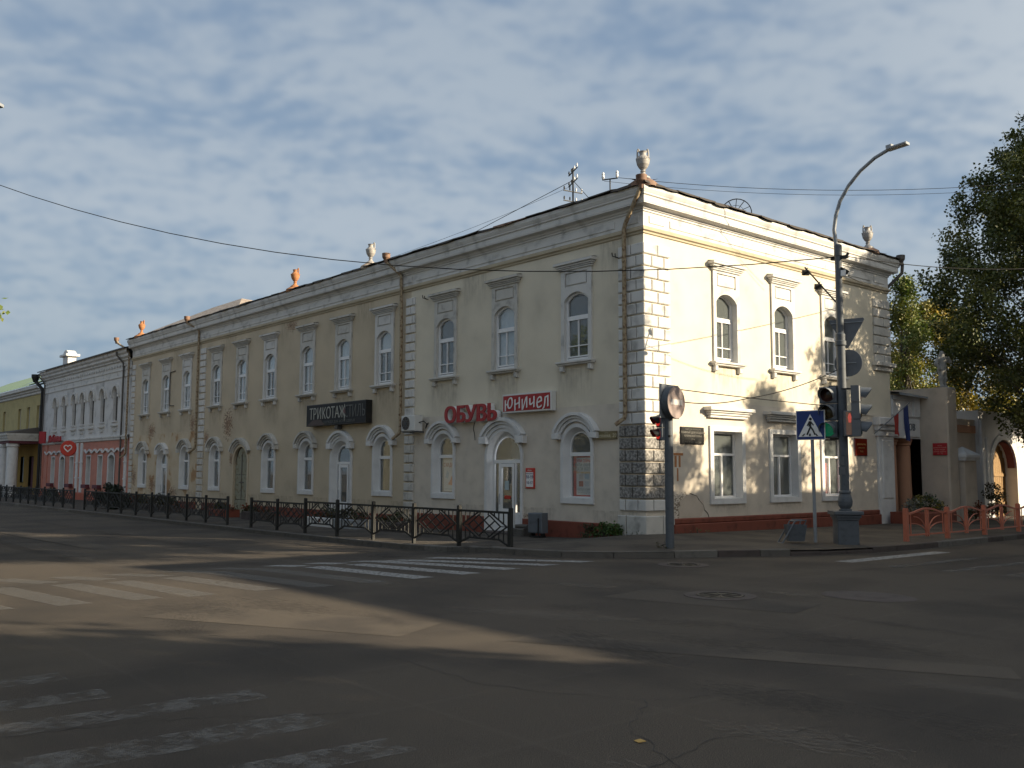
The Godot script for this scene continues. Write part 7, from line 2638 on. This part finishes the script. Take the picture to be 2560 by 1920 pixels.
# weathered standing figure on the pier, one continuous surface from a field of tapered capsules
func make_statue() -> void:
	var t := thing("rooftop_statue", "weathered grey statue of a standing figure on top of the beige pier", "statue", Vector3(0.75, 5.07, -16.3), 1.2)
	var bones := [
		[Vector3(-0.13, 0.02, 0.10), Vector3(-0.12, 0.36, 0.06), 0.055, 0.065], [Vector3(-0.12, 0.36, 0.06), Vector3(-0.08, 0.70, 0.0), 0.07, 0.10],
		[Vector3(0.16, 0.02, -0.06), Vector3(0.14, 0.36, -0.01), 0.055, 0.065], [Vector3(0.14, 0.36, -0.01), Vector3(0.08, 0.70, 0.0), 0.07, 0.10],
		[Vector3(0, 0.70, 0), Vector3(0.0, 0.88, 0.0), 0.14, 0.125], [Vector3(0.0, 0.88, 0.0), Vector3(0.0, 1.10, 0.0), 0.13, 0.16], [Vector3(0, 1.1, 0), Vector3(0.0, 1.24, 0.01), 0.10, 0.055],
		[Vector3(0.0, 1.30, 0.02), Vector3(0.0, 1.37, 0.02), 0.085, 0.08],
		[Vector3(-0.18, 1.12, 0), Vector3(-0.30, 0.92, 0.02), 0.06, 0.05], [Vector3(-0.30, 0.92, 0.02), Vector3(-0.22, 0.72, 0.12), 0.048, 0.038],
		[Vector3(0.18, 1.12, 0), Vector3(0.30, 1.02, 0.10), 0.06, 0.05], [Vector3(0.30, 1.02, 0.10), Vector3(0.16, 1.18, 0.20), 0.046, 0.036],
		[Vector3(-0.13, 0.03, 0.1), Vector3(-0.15, 0.03, 0.22), 0.05, 0.035], [Vector3(0.16, 0.03, -0.06), Vector3(0.2, 0.03, 0.06), 0.05, 0.035],
	]
	var field := func(p: Vector3) -> float:
		var s := 0.0
		for q in bones:
			var a: Vector3 = q[0]
			var d: Vector3 = q[1] - a
			var f := clampf((p - a).dot(d) / d.length_squared(), 0.0, 1.0)
			s += exp(-26.0 * ((p - a - d * f).length() - lerpf(q[2], q[3], f)))
		return -log(maxf(s, 1e-9)) / 26.0
	var h := 0.028
	var lo := Vector3(-0.42, -0.06, -0.24)
	var n := Vector3i(30, 56, 20)
	var val := {}
	for i in n.x + 1:
		for j in n.y + 1:
			for k in n.z + 1:
				val[Vector3i(i, j, k)] = field.call(lo + Vector3(i, j, k) * h)
	var cell := {}
	var corner := [Vector3i(0, 0, 0), Vector3i(1, 0, 0), Vector3i(0, 1, 0), Vector3i(1, 1, 0), Vector3i(0, 0, 1), Vector3i(1, 0, 1), Vector3i(0, 1, 1), Vector3i(1, 1, 1)]
	var edges := [[0, 1], [2, 3], [4, 5], [6, 7], [0, 2], [1, 3], [4, 6], [5, 7], [0, 4], [1, 5], [2, 6], [3, 7]]
	for i in n.x:
		for j in n.y:
			for k in n.z:
				var at := Vector3i(i, j, k)
				var sum := Vector3.ZERO
				var c := 0
				for e in edges:
					var p: Vector3i = at + corner[e[0]]
					var q: Vector3i = at + corner[e[1]]
					var a: float = val[p]
					var d: float = val[q]
					if (a < 0.0) != (d < 0.0):
						sum += Vector3(p).lerp(Vector3(q), a / (a - d))
						c += 1
				if c:
					cell[at] = lo + sum / c * h
	var b := MB.new()
	var normal := func(p: Vector3) -> Vector3:
		var e := 0.01
		return Vector3(field.call(p + Vector3(e, 0, 0)) - field.call(p - Vector3(e, 0, 0)), field.call(p + Vector3(0, e, 0)) - field.call(p - Vector3(0, e, 0)), field.call(p + Vector3(0, 0, e)) - field.call(p - Vector3(0, 0, e))).normalized()
	var axes := [Vector3i(1, 0, 0), Vector3i(0, 1, 0), Vector3i(0, 0, 1)]
	for at in cell:
		for x in 3:
			var u: Vector3i = axes[(x + 1) % 3]
			var w: Vector3i = axes[(x + 2) % 3]
			var a: float = val[at]
			var d: float = val[at + axes[x]]
			if (a < 0.0) == (d < 0.0):
				continue
			if not (cell.has(at - u) and cell.has(at - w) and cell.has(at - u - w)):
				continue
			var q := [cell[at - u - w], cell[at - w], cell[at], cell[at - u]]
			if a > 0.0:
				q.reverse()
			for s in [0, 2, 1, 0, 3, 2]:
				b.vert(q[s], normal.call(q[s]))
	put("body", b, M.stone, t)
	b = MB.new()
	b.cbox(-0.3, 0.3, -0.06, 0.015, -0.25, 0.3, 0.02)
	put("base", b, M.stone, t)
